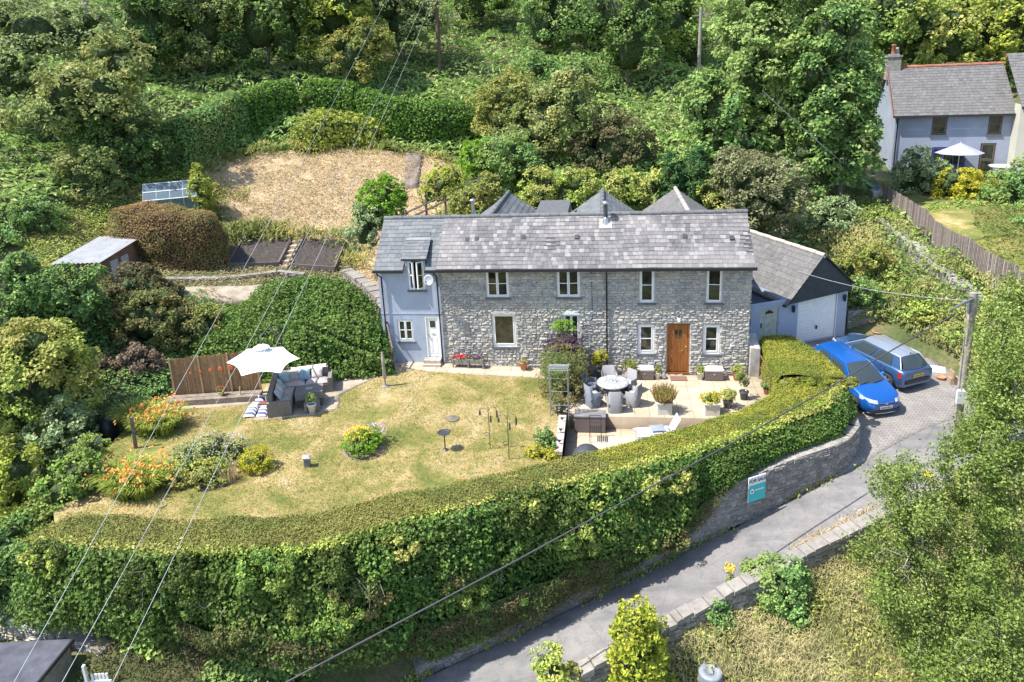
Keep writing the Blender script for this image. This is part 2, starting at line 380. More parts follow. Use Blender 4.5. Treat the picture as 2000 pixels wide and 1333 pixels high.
# ------------------------------------------------------------------ the ground
def extra_ground(): pass
def ground_mat():
    m, t, p, o = nmat('ground_earth')
    f = noise(t, .35, 4, .6)
    c = ramp(t, f, [(.3, (.050, .070, .020)), (.5, (.085, .10, .032)), (.7, (.18, .145, .08))])
    g = ramp(t, noise(t, 6, 4, .7), [(.3, (.6, .6, .6)), (.7, (1.3, 1.3, 1.3))])
    t.links.new(mixc(t, 1.0, c, g, 'MULTIPLY'), p.inputs['Base Color']); p.inputs['Roughness'].default_value = .95
    bump(t, p, noise(t, 9, 4, .7), .8, .05); return m
def dry_mat():
    m, t, p, o = nmat('dry_hay')
    c = ramp(t, noise(t, 1.3, 5, .7, dist=1.5), [(.25, (.32, .22, .12)), (.45, (.48, .36, .21)), (.62, (.58, .45, .28)), (.8, (.38, .32, .14))])
    g = ramp(t, noise(t, 16, 4, .75), [(.3, (.65, .62, .6)), (.7, (1.3, 1.3, 1.3))])
    t.links.new(mixc(t, 1.0, c, g, 'MULTIPLY'), p.inputs['Base Color']); p.inputs['Roughness'].default_value = 1
    bump(t, p, noise(t, 5, 5, .75), 1.0, .18); return m
def lawn_mat(name='lawn_grass', bias=0.):
    m, t, p, o = nmat(name)
    c = ramp(t, noise(t, .55, 5, .62, dist=.6), [(.34+bias, (.105, .135, .026)), (.46+bias, (.20, .19, .050)), (.56+bias, (.32, .25, .10)), (.68+bias, (.42, .32, .17))])
    c2 = ramp(t, noise(t, 3.2, 4, .65), [(.35, (.72, .82, .62)), (.55, (1, 1, 1)), (.75, (1.22, 1.1, 1.1))])
    c3 = ramp(t, noise(t, 22, 3, .7), [(.3, (.72, .72, .7)), (.7, (1.25, 1.25, 1.25))])
    t.links.new(mixc(t, 1.0, mixc(t, 1.0, c, c2, 'MULTIPLY'), c3, 'MULTIPLY'), p.inputs['Base Color']); p.inputs['Roughness'].default_value = .95
    bump(t, p, noise(t, 30, 3, .7), .7, .03); return m
def asphalt_mat():
    m, t, p, o = nmat('asphalt')
    c = ramp(t, noise(t, .5, 4, .6, dist=.5), [(.3, (.14, .137, .142)), (.6, (.195, .19, .192)), (.8, (.245, .235, .225))])
    g = ramp(t, noise(t, 60, 2, .6), [(.3, (.75, .75, .75)), (.7, (1.25, 1.25, 1.25))])
    g2 = ramp(t, noise(t, 2.2, 5, .7, dist=1.), [(.35, (.82, .82, .84)), (.5, (1, 1, 1)), (.62, (1.08, 1.06, 1.02))])
    ge = t.nodes.new('ShaderNodeNewGeometry'); mp = t.nodes.new('ShaderNodeMapping'); mp.inputs['Rotation'].default_value = (0, 0, R(-30)); mp.inputs['Scale'].default_value = (.12, 1.3, 1)
    t.links.new(ge.outputs['Position'], mp.inputs[0]); st_ = ramp(t, noise(t, 2.0, 3, .5, coord=mp.outputs[0]), [(.35, (.84, .84, .86)), (.5, (1, 1, 1)), (.65, (1.1, 1.08, 1.05))])
    cr = t.nodes.new('ShaderNodeTexVoronoi'); cr.feature = 'DISTANCE_TO_EDGE'; cr.inputs['Scale'].default_value = .32
    t.links.new(ge.outputs['Position'], cr.inputs['Vector']); ck = ramp(t, cr.outputs[0], [(.0, (.80, .80, .80)), (.006, (1, 1, 1))])
    c = mixc(t, 1.0, mixc(t, 1.0, c, st_, 'MULTIPLY'), ck, 'MULTIPLY')
    t.links.new(mixc(t, 1.0, mixc(t, 1.0, c, g, 'MULTIPLY'), g2, 'MULTIPLY'), p.inputs['Base Color']); p.inputs['Roughness'].default_value = .9
    bump(t, p, noise(t, 50, 2, .6), .4, .01); return m
def brick_mat(name, c1, c2, mort, bw, bh, off, rot=0., msize=.012, orig=(0, 0), offset=.5, rough=.9, stain=None):
    m, t, p, o = nmat(name)
    g = t.nodes.new('ShaderNodeNewGeometry'); mp = t.nodes.new('ShaderNodeMapping'); mp.vector_type = 'TEXTURE'
    mp.inputs['Location'].default_value = (orig[0], orig[1], 0); mp.inputs['Rotation'].default_value = (0, 0, rot)
    t.links.new(g.outputs['Position'], mp.inputs[0])
    b = t.nodes.new('ShaderNodeTexBrick'); b.offset = offset; b.inputs['Scale'].default_value = 1
    b.inputs['Brick Width'].default_value = bw; b.inputs['Row Height'].default_value = bh; b.inputs['Mortar Size'].default_value = msize
    b.inputs['Color1'].default_value = rgb(c1); b.inputs['Color2'].default_value = rgb(c2); b.inputs['Mortar'].default_value = rgb(mort)
    t.links.new(mp.outputs[0], b.inputs['Vector'])
    c = mixc(t, 1.0, b.outputs['Color'], ramp(t, noise(t, 1.1, 5, .65), [(.3, (.80, .78, .76)), (.7, (1.15, 1.15, 1.15))]), 'MULTIPLY')
    c = mixc(t, 1.0, c, ramp(t, noise(t, 25, 3, .65), [(.3, (.86, .86, .86)), (.7, (1.1, 1.1, 1.1))]), 'MULTIPLY')
    t.links.new(c, p.inputs['Base Color']); p.inputs['Roughness'].default_value = rough
    bump(t, p, b.outputs['Fac'], -.4 if False else .3, .004); return m
stone_cols = [(.33, .32, .305), (.41, .395, .365), (.46, .44, .41), (.51, .49, .45), (.43, .39, .34), (.45, .445, .43), (.37, .36, .35)]
def stain(t, c):
    c = mixc(t, 1.0, c, ramp(t, noise(t, .55, 4, .6, dist=.8), [(.32, (.74, .76, .80)), (.5, (1, 1, 1)), (.7, (1.14, 1.08, .98))]), 'MULTIPLY')
    return mixc(t, ramp(t, noise(t, 1.6, 4, .65), [(.56, (0, 0, 0)), (.72, (.6, .6, .6))]), c, (.50, .47, .42))
m_stone = islmat('rubble_stone', stone_cols, .85, .6, 22, extra=stain)
m_stone_old = islmat('weathered_stone', [(.16, .15, .135), (.24, .22, .19), (.31, .285, .25), (.22, .19, .15), (.36, .33, .30)], .9, .6, 22)
m_mortar_d = M('dirty_mortar', (.27, .255, .23), .95, var=.3, scale=4, bmp=.5)
m_mortar = M('lime_mortar', (.42, .40, .37), .95, var=.25, scale=3, bmp=.5)
m_earth = ground_mat()

# hillside terrain as one grid reaching far behind the trees
xs = np.concatenate([np.arange(-160, -50, 6.), np.arange(-50, 45, .8), np.arange(45, 160, 6.)])
ys = np.concatenate([np.arange(-60, -24, 4.), np.arange(-24, 62, .8), np.arange(62, 180, 5.)])
X, Y = np.meshgrid(xs, ys, indexing='ij'); Z = T(X, Y)
Z += (vn(np.stack([X, Y, X*0], -1), .35)-.5)*.35*np.clip((Y-10)/15, 0, 1)
PLAT = [(-17.4, -4.6), (-17.2, -3.4), (-13.6, -2.2), (-9.6, -.2), (-9.6, 4.6), (6.2, 4.6), (6.6, 2.5), (10.8, 4.6), (13.2, 2.0), (14.2, -1.6), (8.6, -5.2), (-5, -12.2), (-7.6, -12.7), (-11.2, -12.8), (-15.4, -12.2)]
for i in range(len(xs)):
    pass
ins = inpoly(X, Y, PLAT); Z[ins] = np.minimum(Z[ins], -1.0-.0*X[ins]); 
ROADN = [(-14, -15.6, -5.2), (-8, -13.3, -4.2), (-5.18, -12.04, -3.7), (-2.76, -10.88, -3.2), (-.73, -9.83, -2.8), (.87, -9.06, -2.4), (2.27, -8.29, -2.1), (3.73, -7.54, -1.8), (5.55, -6.6, -1.4), (7.42, -5.58, -1.0), (9.0, -4.4, -.85), (11, -2.7, -.7), (13.5, -.9, -.6), (18, 0.6, -.4), (26, 2.5, 0)]
ROADS = [(-13, -18.2, -5.2), (-6.9, -15.3, -4.2), (-4.0, -13.9, -3.7), (-1.7, -12.75, -3.2), (.35, -11.75, -2.75), (1.9, -10.9, -2.4), (3.3, -10.2, -2.05), (4.8, -9.5, -1.7), (6.7, -8.5, -1.3), (8.5, -7.6, -1.0), (10.0, -6.5, -.9), (11.7, -4.9, -.8), (14.4, -3.4, -.65), (19.5, -2.9, -.4), (27, -.6, 0)]
rp = [(a[0], a[1]) for a in ROADN]+[(a[0], a[1]) for a in ROADS[::-1]]
ins = inpoly(X, Y, rp); 
def road_z(x, y):
    a = np.array(ROADN); k = np.argsort(a[:, 0]); return np.interp(x, a[k, 0], a[k, 2])
Z[ins] = np.minimum(Z[ins], road_z(X[ins], Y[ins])-.5)
idx = np.arange(X.size).reshape(X.shape)
F = np.stack([idx[:-1, :-1], idx[1:, :-1], idx[1:, 1:], idx[:-1, 1:]], -1).reshape(-1, 4)
struct(npmesh('ground', np.stack([X, Y, Z], -1).reshape(-1, 3), F, m_earth, smooth=True))

def patch(name, poly, zf, mat, step=.25, skirt=0, lift=0.):
    """sheet over a polygon, height from zf(x,y)"""
    bm = bmesh.new(); vs = [bm.verts.new((p[0], p[1], 0)) for p in poly]; f = bm.faces.new(vs)
    if f.normal.z < 0: bmesh.ops.reverse_faces(bm, faces=[f])
    x0 = min(p[0] for p in poly); x1 = max(p[0] for p in poly); y0 = min(p[1] for p in poly); y1 = max(p[1] for p in poly)
    for a in np.arange(x0+step, x1, step):
        bmesh.ops.bisect_plane(bm, geom=bm.verts[:]+bm.edges[:]+bm.faces[:], plane_co=(a, 0, 0), plane_no=(1, 0, 0))
    for b in np.arange(y0+step, y1, step):
        bmesh.ops.bisect_plane(bm, geom=bm.verts[:]+bm.edges[:]+bm.faces[:], plane_co=(0, b, 0), plane_no=(0, 1, 0))
    vv = list(bm.verts); P = np.array([v.co[:] for v in vv]); zz = zf(P[:, 0], P[:, 1])+lift
    for v, z in zip(vv, zz): v.co.z = z
    for f in bm.faces:
        f.smooth = True
        f.normal_update()
    if skirt:
        be = [e for e in bm.edges if len(e.link_faces) == 1]
        r = bmesh.ops.extrude_edge_only(bm, edges=be)
        for v in [g for g in r['geom'] if isinstance(g, bmesh.types.BMVert)]: v.co.z -= skirt
    me = bpy.data.meshes.new(name); bm.normal_update(); bm.to_mesh(me); bm.free(); me.materials.append(mat)
    o = bpy.data.objects.new(name, me); COL.objects.link(o); return o
def LZ(x, y): return np.interp(x, [-17, -9.5, -7, -3.5, -.6], [.48, .47, .41, .27, .03])+0*np.asarray(y)
LAWN = [(-17.4, -4.9), (-17.2, -3.6), (-13.6, -2.3), (-9.4, -.2), (-9.4, .05), (-1.5, .05), (-1.5, -8.2), (-2.7, -9.3), (-5, -10.6), (-7.7, -12.1), (-11.2, -12.3), (-15.2, -12.1), (-16.6, -10.5)]
m_lawn = lawn_mat('lawn_grass', -.045)
struct(patch('lawn', LAWN, lambda x, y: LZ(x, y)+(vn(np.stack([x, y, 0*x], -1), .6)-.5)*.05, m_lawn, .3, skirt=1.6))
m_pave = brick_mat('sandstone_paving', (.42, .35, .26), (.475, .40, .305), (.25, .20, .145), .522, .522, 0, orig=(.448, -3.70), offset=0, msize=.011)
m_pave2 = brick_mat('sandstone_paving_path', (.40, .33, .245), (.45, .375, .29), (.24, .20, .15), .522, .46, 0, orig=(.2, 0), offset=0, msize=.012)
m_pave3 = M('worn_concrete_flag', (.36, .30, .23), .9, var=.2, scale=2.5, bmp=.2)
struct(patch('patio', [(-1.5, .1), (-1.5, -3.70), (4.6, -3.70), (7.3, -2.9), (7.3, .9), (6.2, .9), (5.7, .1)], lambda x, y: 0*x, m_pave, 3, skirt=.6))
struct(patch('lower_patio', [(-1.5, -3.69), (-1.5, -7.6), (2.2, -6.2), (4.7, -4.8), (4.7, -3.69)], lambda x, y: 0*x-.485, m_pave, 3, skirt=.6))
struct(patch('garden_path', [(-9.3, .04), (-9.3, -.25), (-8.0, -.75), (-7.0, -.98), (-3.2, -1.0), (-1.5, -.95), (-1.5, .04)], LZ, m_pave2, .4, lift=.012, skirt=.03))
struct(patch('terrace_paving', [(-12.75, -5.45), (-10.6, -4.95), (-9.95, -4.35), (-10.3, -3.3), (-9.3, -1.5), (-8.0, -.75), (-9.3, -.25), (-11.6, -1.3), (-13.6, -2.4), (-13.5, -4.3)], LZ, m_pave3, .5, lift=.014, skirt=.03))
struct(patch('side_path', [(-17.2, -4.95), (-16.9, -4.2), (-13.55, -3.6), (-13.55, -4.25)], LZ, m_pave3, .5, lift=.015, skirt=.03))
m_asph = asphalt_mat()
b = MB(); n = len(ROADN)
for i in range(n): b.v += [ROADN[i], ((ROADN[i][0]+ROADS[i][0])/2, (ROADN[i][1]+ROADS[i][1])/2, (ROADN[i][2]+ROADS[i][2])/2+.04), ROADS[i]]
for i in range(n-1):
    for k in (0, 1): b.f.append([i*3+k, i*3+k+1, (i+1)*3+k+1, (i+1)*3+k]); b.m.append(0); b.sm.append(True)
struct(b.build('road', m_asph))
m_sett = brick_mat('block_paving', (.22, .205, .195), (.275, .255, .24), (.14, .13, .125), .20, .10, .5, rot=R(-36), msize=.012)
def DZ(x, y):   # driveway falls from garage to the road
    d = (-(x-10.7)*.42+(y-4.6)*.907); return np.clip(-.0+d*.085, -1.1, .03)
DRIVE = [(6.2, 2.45), (10.75, 4.6), (12.6, 4.4), (13.6, 2.0), (14.2, -1.2), (13.5, -1.55), (11, -2.95), (9.0, -4.45), (7.42, -5.6), (7.2, -3.0), (7.3, .9), (6.2, .9)]
def DZ2(x, y):
    a = np.array([(7.42, -5.58, -1.0), (9.0, -4.4, -.85), (11, -2.9, -.7), (13.5, -1.5, -.6)]); zr = np.interp(x, a[:, 0], a[:, 2]); yr = np.interp(x, a[:, 0], a[:, 1])
    g = -.02; yg = np.interp(x, [6.2, 10.7, 13], [2.6, 4.6, 4.0]); f = np.clip((y-yr)/(yg-yr), 0, 1); return zr+.012+(g-zr)*f**.8
struct(patch('driveway', DRIVE, DZ2, m_sett, .5, skirt=.3))
# dry cut-grass bank behind the house
DRY = [(-20.6, 8.3), (-22.72, 10.9), (-24.7, 13.05), (-24.2, 15.5), (-21.9, 17.8), (-19.0, 20.2), (-14.9, 21.0), (-11.85, 21.8), (-9.3, 20.6), (-8.9, 17.0), (-9.5, 12.0), (-9.8, 6.0), (-12.6, 5.6), (-14.0, 10.1), (-18.2, 9.9), (-19.5, 9.4)]
m_dry = dry_mat()
struct(patch('dry_grass', DRY, lambda x, y: T(x, y)+(vn(np.stack([x, y, 0*x], -1), 1.1)-.5)*.22, m_dry, .4, lift=.22, skirt=.5))

# ================================================================== the cottage
m_grey = M('grey_blue_render', (.36, .41, .52), .85, var=.08, scale=1.5, bmp=.15)
m_white = M('white_paint', (.80, .80, .80), .45, var=.04)
m_black = M('black_plastic', (.022, .023, .026), .4, var=.1)
m_lead = M('lead_grey', (.20, .20, .21), .6, var=.15)
m_sill = M('slate_sill', (.11, .115, .125), .6, var=.2)
def glass_mat():
    m, t, p, o = nmat('window_glass')
    c = ramp(t, noise(t, 2.0, 3, .6), [(.35, (.012, .014, .012)), (.65, (.045, .05, .035))])
    t.links.new(c, p.inputs['Base Color']); p.inputs['Roughness'].default_value = .04; p.inputs['Specular IOR Level'].default_value = .9
    return m
m_glass = glass_mat()
def lichen(t, c):
    f = noise(t, .55, 3, .5); g = t.nodes.new('ShaderNodeNewGeometry')
    return mixc(t, ramp(t, f, [(.45, (.0, .0, .0)), (.62, (.42, .42, .42))]), c, (.29, .27, .265))
m_slate = islmat('old_slate', [(.115, .113, .12), (.135, .13, .138), (.15, .145, .152), (.125, .121, .13), (.165, .158, .165), (.175, .168, .173), (.205, .198, .20), (.27, .26, .26)], .75, .35, 18, extra=lichen)
m_slate_b = islmat('plain_slate', [(.115, .125, .14), (.15, .16, .175), (.13, .14, .155), (.18, .19, .20), (.155, .165, .17)], .7, .3, 18)
m_slate_g = islmat('composite_slate', [(.13, .128, .13), (.15, .146, .147), (.14, .136, .138), (.165, .16, .16), (.12, .118, .12)], .85, .3, 18)
m_ridge = islmat('ridge_tile', [(.12, .125, .135), (.155, .16, .17), (.135, .14, .15)], .75, .3, 18)
m_under = M('roof_underlay', (.06, .06, .065), .9)

def slates(mb, org, ux, us, L, S, wmin, wmax, row, tilt=.02, over=.0, mi=0, clip=None, wob=.0):
    """org eaves corner; ux unit along eaves; us unit up the slope; L length; S slope length"""
    org = Vector(org); ux = Vector(ux).normalized(); us = Vector(us).normalized(); un = ux.cross(us)
    nr = int(round(S/row)); row = S/nr
    for r_ in range(nr):
        s = -(.5*wmin)*(r_ % 2)-random.random()*.03
        while s < L:
            wd = random.uniform(wmin, wmax); a = max(s, 0); b = min(s+wd-.006, L)
            if b-a > .03:
                if clip is None or clip((a+b)/2, (r_+.5)*row):
                    s0 = r_*row; s1 = min(s0+row*1.15, S+.01); j = random.uniform(-.003, .004); dj = random.uniform(-.006, .006)
                    w1 = wob*(math.sin(a*.9)+.6*math.sin(a*2.3+1))*math.sin(min(1, s0/S)*math.pi+.3)
                    p = [org+ux*a+us*(s0+dj)+un*(tilt+j+w1), org+ux*b+us*(s0+dj)+un*(tilt+j+w1), org+ux*b+us*s1+un*(.004+w1), org+ux*a+us*s1+un*(.004+w1)]
                    q = [v-un*.012 for v in p[:2]]
                    mb.add(p+q, [(0, 1, 2, 3), (4, 5, 1, 0)], mi)
            s += wd
    c = [org, org+ux*L, org+ux*L+us*S, org+us*S]
    mb.add([v-un*.03 for v in c], [(0, 1, 2, 3)], 1); return mb
def ridge(mb, a, b, r=.11, step=.42, mi=0):
    a = Vector(a); b = Vector(b); n = max(1, int((b-a).length/step)); d = (b-a)/n
    for i in range(n):
        mb.tube([a+d*i+Vector((0, 0, .012*(i % 2))), a+d*(i+.97)+Vector((0, 0, .012*(i % 2)))], [r+.006, r], 8, mi, True, True)
def wall_plane(mb, org, ux, L, H, holes, th=.35, mi=0, mrev=None, back=True):
    """vertical wall face with reveals; holes (x0,z0,x1,z1) from org"""
    org = Vector(org); ux = Vector(ux).normalized(); un = ux.cross(Vector((0, 0, 1))); up = Vector((0, 0, 1)); mrev = mi if mrev is None else mrev
    xs_ = sorted({0, L}|{h[0] for h in holes}|{h[2] for h in holes}); zs_ = sorted({0, H}|{h[1] for h in holes}|{h[3] for h in holes})
    for i in range(len(xs_)-1):
        for k in range(len(zs_)-1):
            cx, cz = (xs_[i]+xs_[i+1])/2, (zs_[k]+zs_[k+1])/2
            if any(h[0] < cx < h[2] and h[1] < cz < h[3] for h in holes): continue
            q = [org+ux*a+up*b for a, b in ((xs_[i], zs_[k]), (xs_[i+1], zs_[k]), (xs_[i+1], zs_[k+1]), (xs_[i], zs_[k+1]))]
            mb.add(q, [(0, 1, 2, 3)], mi)
    for h in holes:
        c = [(h[0], h[1]), (h[2], h[1]), (h[2], h[3]), (h[0], h[3])]
        for i in range(4):
            a, b = c[i], c[(i+1) % 4]
            q = [org+ux*a[0]+up*a[1], org+ux*b[0]+up*b[1]]; mb.add([q[0], q[1], q[1]-un*.16, q[0]-un*.16], [(0, 1, 2, 3)], mrev)
    return mb
def stones(mb, org, ux, L, H, holes=(), mi=1, hmin=.07, hmax=.155, lmin=.10, lmax=.34, dep=.055, pad=.02, zf=None):
    """rubble facing: one rough block per stone"""
    org = Vector(org); ux = Vector(ux).normalized(); un = ux.cross(Vector((0, 0, 1))); up = Vector((0, 0, 1)); z = 0.
    while z < H-.03:
        h = min(random.uniform(hmin, hmax), H-z); s = -random.random()*.2
        while s < L:
            l = random.uniform(lmin, lmax)*(1 if h > .1 else .8)
            segs = [(max(s, 0), min(s+l, L))]
            for o_ in holes:
                new = []
                for a, b in segs:
                    if z+h > o_[1]-pad+.02 and z < o_[3]+pad-.02 and b > o_[0]-pad and a < o_[2]+pad:
                        if a < o_[0]-pad: new.append((a, o_[0]-pad))
                        if b > o_[2]+pad: new.append((o_[2]+pad, b))
                    else: new.append((a, b))
                segs = new
            for a, b in segs:
                if b-a < .05: continue
                if zf and not zf((a+b)/2, z+h/2): continue
                parts = [(z, z+h)] if (h < .13 or random.random() < .7) else [(z, z+h/2), (z+h/2, z+h)]
                for (z0, z1) in parts:
                    g = .008; j = lambda k=.017: random.uniform(-k, k); d = random.uniform(.3, 1)*dep; e = .018
                    A = [(a+g+j(.006), z0+g+j()), (b-g+j(.006), z0+g+j()), (b-g+j(.006), z1-g+j()), (a+g+j(.006), z1-g+j())]
                    Cx = sum(p[0] for p in A)/4; Cz = sum(p[1] for p in A)/4
                    Bf = [(p[0]+(Cx-p[0])*.16+j(), p[1]+(Cz-p[1])*.2+j()) for p in A]
                    dd = [d+j(.014) for _ in range(4)]
                    vs = [org+ux*p[0]+up*p[1]+un*.001 for p in A]+[org+ux*p[0]+up*p[1]+un*max(.004, q) for p, q in zip(Bf, dd)]
                    vs.append(org+ux*Cx+up*Cz+un*(d+random.uniform(.0, .02)))
                    mb.add(vs, [(0, 1, 5, 4), (1, 2, 6, 5), (2, 3, 7, 6), (3, 0, 4, 7), (4, 5, 8), (5, 6, 8), (6, 7, 8), (7, 4, 8)], mi)
            s += l
        z += h
    return mb
def window(parent, x0, z0, x1, z1, y=0., leaves=2, bars=1, inset=.07, open_=0., sill=True, name='window', fr=.055, mf=None, arch=0.):
    """casement: frame, pane, sill; facing -y"""
    mf = mf or m_white
    f = MB(); yy = y+inset
    f.box(x0, yy-.03, z0, x0+fr, yy+.05, z1); f.box(x1-fr, yy-.03, z0, x1, yy+.05, z1)
    f.box(x0+fr, yy-.029, z0, x1-fr, yy+.049, z0+fr*1.2); f.box(x0+fr, yy-.029, z1-fr, x1-fr, yy+.049, z1)
    iw = (x1-x0-2*fr); n = leaves
    for k in range(n):
        a = x0+fr+iw*k/n; b_ = x0+fr+iw*(k+1)/n; s = .045
        hinge = a if k == 0 else b_
        ang = (open_ if k == 0 else -open_)
        M_ = Matrix.Translation((hinge, yy-.02, 0)) @ Matrix.Rotation(-ang, 4, 'Z') @ Matrix.Translation((-hinge, -(yy-.02), 0))
        zb, zt = z0+fr*1.2, z1-fr
        f.box(a+.004, yy-.045, zb, a+s, yy+.02, zt, 0, M_); f.box(b_-s, yy-.045, zb, b_-.004, yy+.02, zt, 0, M_)
        f.box(a+s, yy-.044, zb, b_-s, yy+.019, zb+s, 0, M_); f.box(a+s, yy-.044, zt-s, b_-s, yy+.019, zt, 0, M_)
        for q in range(bars):
            zz = zb+(zt-zb)*(q+1)/(bars+1); f.box(a+s, yy-.04, zz-.013, b_-s, yy+.015, zz+.013, 0, M_)
    fo = f.build(name, mf, parent)
    g = MB()
    for k in range(n):
        a = x0+fr+iw*k/n; b_ = x0+fr+iw*(k+1)/n
        hinge = a if k == 0 else b_; ang = (open_ if k == 0 else -open_)
        M_ = Matrix.Translation((hinge, yy-.02, 0)) @ Matrix.Rotation(-ang, 4, 'Z') @ Matrix.Translation((-hinge, -(yy-.02), 0))
        g.box(a+.04, yy-.018, z0+fr*1.2+.03, b_-.04, yy-.008, z1-fr-.03, 0, M_)
    go = g.build('pane', m_glass, None); go.parent = fo
    if open_ > .3:
        g = MB().box(x0+fr, yy+.02, z0+fr, x1-fr, yy+.05, z1-fr); k_ = g.build('dark_interior', M('room_dark', (.02, .016, .014), .9)); k_.parent = fo
    if sill:
        s = MB(); s.box(x0-.07, y-.075, z0-.075, x1+.07, y+.06, z0-.002); so_ = s.build('sill', m_sill); so_.parent = fo
    return fo

house = thing('cottage', 'long grey stone cottage with slate roof and a blue-grey rendered left end', 'cottage')
XL, XJ, XR = -9.45, -6.86, 5.57
EZ, RZ, YR = 4.72, 6.36, 1.84
W1 = [(-4.90, 3.34, -3.97, 4.50), (-2.00, 3.34, -1.08, 4.50), (1.28, 3.10, 1.86, 4.55), (3.87, 3.10, 4.48, 4.58)]
WB = (-4.74, 1.17, -3.76, 2.62); WM = (-1.80, 1.17, -1.12, 2.62); WR = [(1.23, .92, 1.87, 2.17), (3.80, .92, 4.44, 2.17)]; DR = (2.38, .10, 3.27, 2.22)
holes = [(a[0]-XJ, a[1]+.6, a[2]-XJ, a[3]+.6) for a in W1+[WB, WM]+WR+[DR]]
b = MB(); wall_plane(b, (XJ, 0, -.6), (1, 0, 0), XR-XJ, EZ+.6, holes, mi=0)
stones(b, (XJ, 0, -.6), (1, 0, 0), XR-XJ, EZ+.55, holes, 1, zf=lambda a, z: z > .45)
# right gable, rear, left
def gable(mb, x, d, y0=0, y1=3.68, mi=0):
    mb.add([(x, y0, -.6), (x, y1, -.6), (x, y1, EZ), (x, YR, RZ-.03), (x, y0, EZ)], [(0, 1, 2, 3, 4) if d > 0 else (4, 3, 2, 1, 0)], mi)
gable(b, XR, 1)
stones(b, (XR, .0, -.6), (0, 1, 0), 3.68, EZ+.6, (), 1, zf=lambda a, z: z > .45)
b.add([(XL, 3.68, -.6), (XR, 3.68, -.6), (XR, 3.68, EZ), (XL, 3.68, EZ)], [(3, 2, 1, 0)], 0)
# arch lintel above middle window
b.build('stone_wall', [m_mortar, m_stone], house)
b = MB(); n = 8; pts = [(WM[0]-.02, WM[3]-.01)]+[(WM[0]-.02+(WM[2]-WM[0]+.04)*k/n, WM[3]-.01+.16*math.sin(math.pi*k/n)**.7+.02) for k in range(n+1)]+[(WM[2]+.02, WM[3]-.01)]
b.add([(p[0], -.05, p[1]) for p in pts]+[(p[0], .05, p[1]) for p in pts], [tuple(range(len(pts)))]+[(i, i+len(pts), (i+1) % len(pts)+len(pts), (i+1) % len(pts)) for i in range(len(pts))][::1])
b.build('arched_lintel', m_white, house)
b = MB(); b.add([(p[0]*1+(.0), -.052, p[1]) for p in [(WB[0]-.03, WB[3]), (WB[2]+.03, WB[3]), (WB[2]+.03, WB[3]+.10), ((WB[0]+WB[2])/2, WB[3]+.17), (WB[0]-.03, WB[3]+.10)]], [(0, 1, 2, 3, 4)]); b.build('lintel', M('pale_lintel', (.50, .48, .45), .8), house)
# rendered left end
DW = (-8.14, 3.69, -7.46, 4.97); LW = (-8.81, 1.40, -8.12, 2.37); LD = (-7.62, .68, -6.98, 2.52)
b = MB(); hl = [(a[0]-XL, a[1]+.6, a[2]-XL, min(a[3], EZ)+.6) for a in (DW, LW, LD)]
wall_plane(b, (XL, -.03, -.6), (1, 0, 0), XJ+.02-XL, EZ+.6, hl, mi=0)
b.add([(XL, -.03, -.6), (XL, 3.68, -.6), (XL, 3.68, EZ), (XL, YR, RZ-.03), (XL, -.03, EZ)], [(4, 3, 2, 1, 0)], 0)
b.add([(XJ+.02, -.03, -.6), (XJ+.02, .0, -.6), (XJ+.02, .0, EZ), (XJ+.02, -.03, EZ)], [(0, 1, 2, 3)], 0)
b.box(XL-.0, -.045, 2.62, XJ-.0, -.03, 2.66, 0)
b.build('rendered_wall', m_grey, house)
# roofs
ov = .27; sl = math.hypot(YR+ov, RZ-EZ+.12); us = Vector((0, YR+ov, RZ-EZ+.12)).normalized()
b = MB(); slates(b, (XJ, -ov, EZ-.10), (1, 0, 0), us, XR+.08-XJ, sl, .15, .24, .19, wob=.032)
b.add([(XJ, YR, RZ), (XR+.08, YR, RZ), (XR+.08, 3.95, EZ-.1), (XJ, 3.95, EZ-.1)], [(0, 1, 2, 3)][::1], 0)
for xx in (-5.75, -5.35, -3.4, -1.2, 1.9, 3.1, 4.9):
    s = .55*sl+random.uniform(-.15, .1); p = Vector((xx, -ov, EZ-.1))+us*s; b.cbox(p+Vector((0, 0, .035)), (.17, .19, .05), rx=math.atan2(us.z, us.y), mi=1)
b.build('slate_roof', [m_slate, m_under], house)
b = MB(); dxa, dxb = -8.28, -7.34; o1_ = Vector((XL-.09, -ov-.02, EZ-.12)); s0_ = .70
slates(b, o1_, (1, 0, 0), us, dxa-XL+.09, sl-.02, .30, .42, .21); slates(b, (dxb, o1_.y, o1_.z), (1, 0, 0), us, XJ-dxb, sl-.02, .30, .42, .21); slates(b, Vector((dxa, o1_.y, o1_.z))+us*s0_, (1, 0, 0), us, dxb-dxa, sl-.02-s0_, .30, .42, .21)
b.add([(XL-.09, YR, RZ-.02), (XJ, YR, RZ-.02), (XJ, 3.95, EZ-.12), (XL-.09, 3.95, EZ-.12)], [(0, 1, 2, 3)], 0)
b.build('left_roof', [m_slate_b, m_under], house)
b = MB(); ridge(b, (XL-.1, YR, RZ-.03), (XR+.1, YR, RZ-.01)); b.build('ridge_tiles', m_ridge, house)
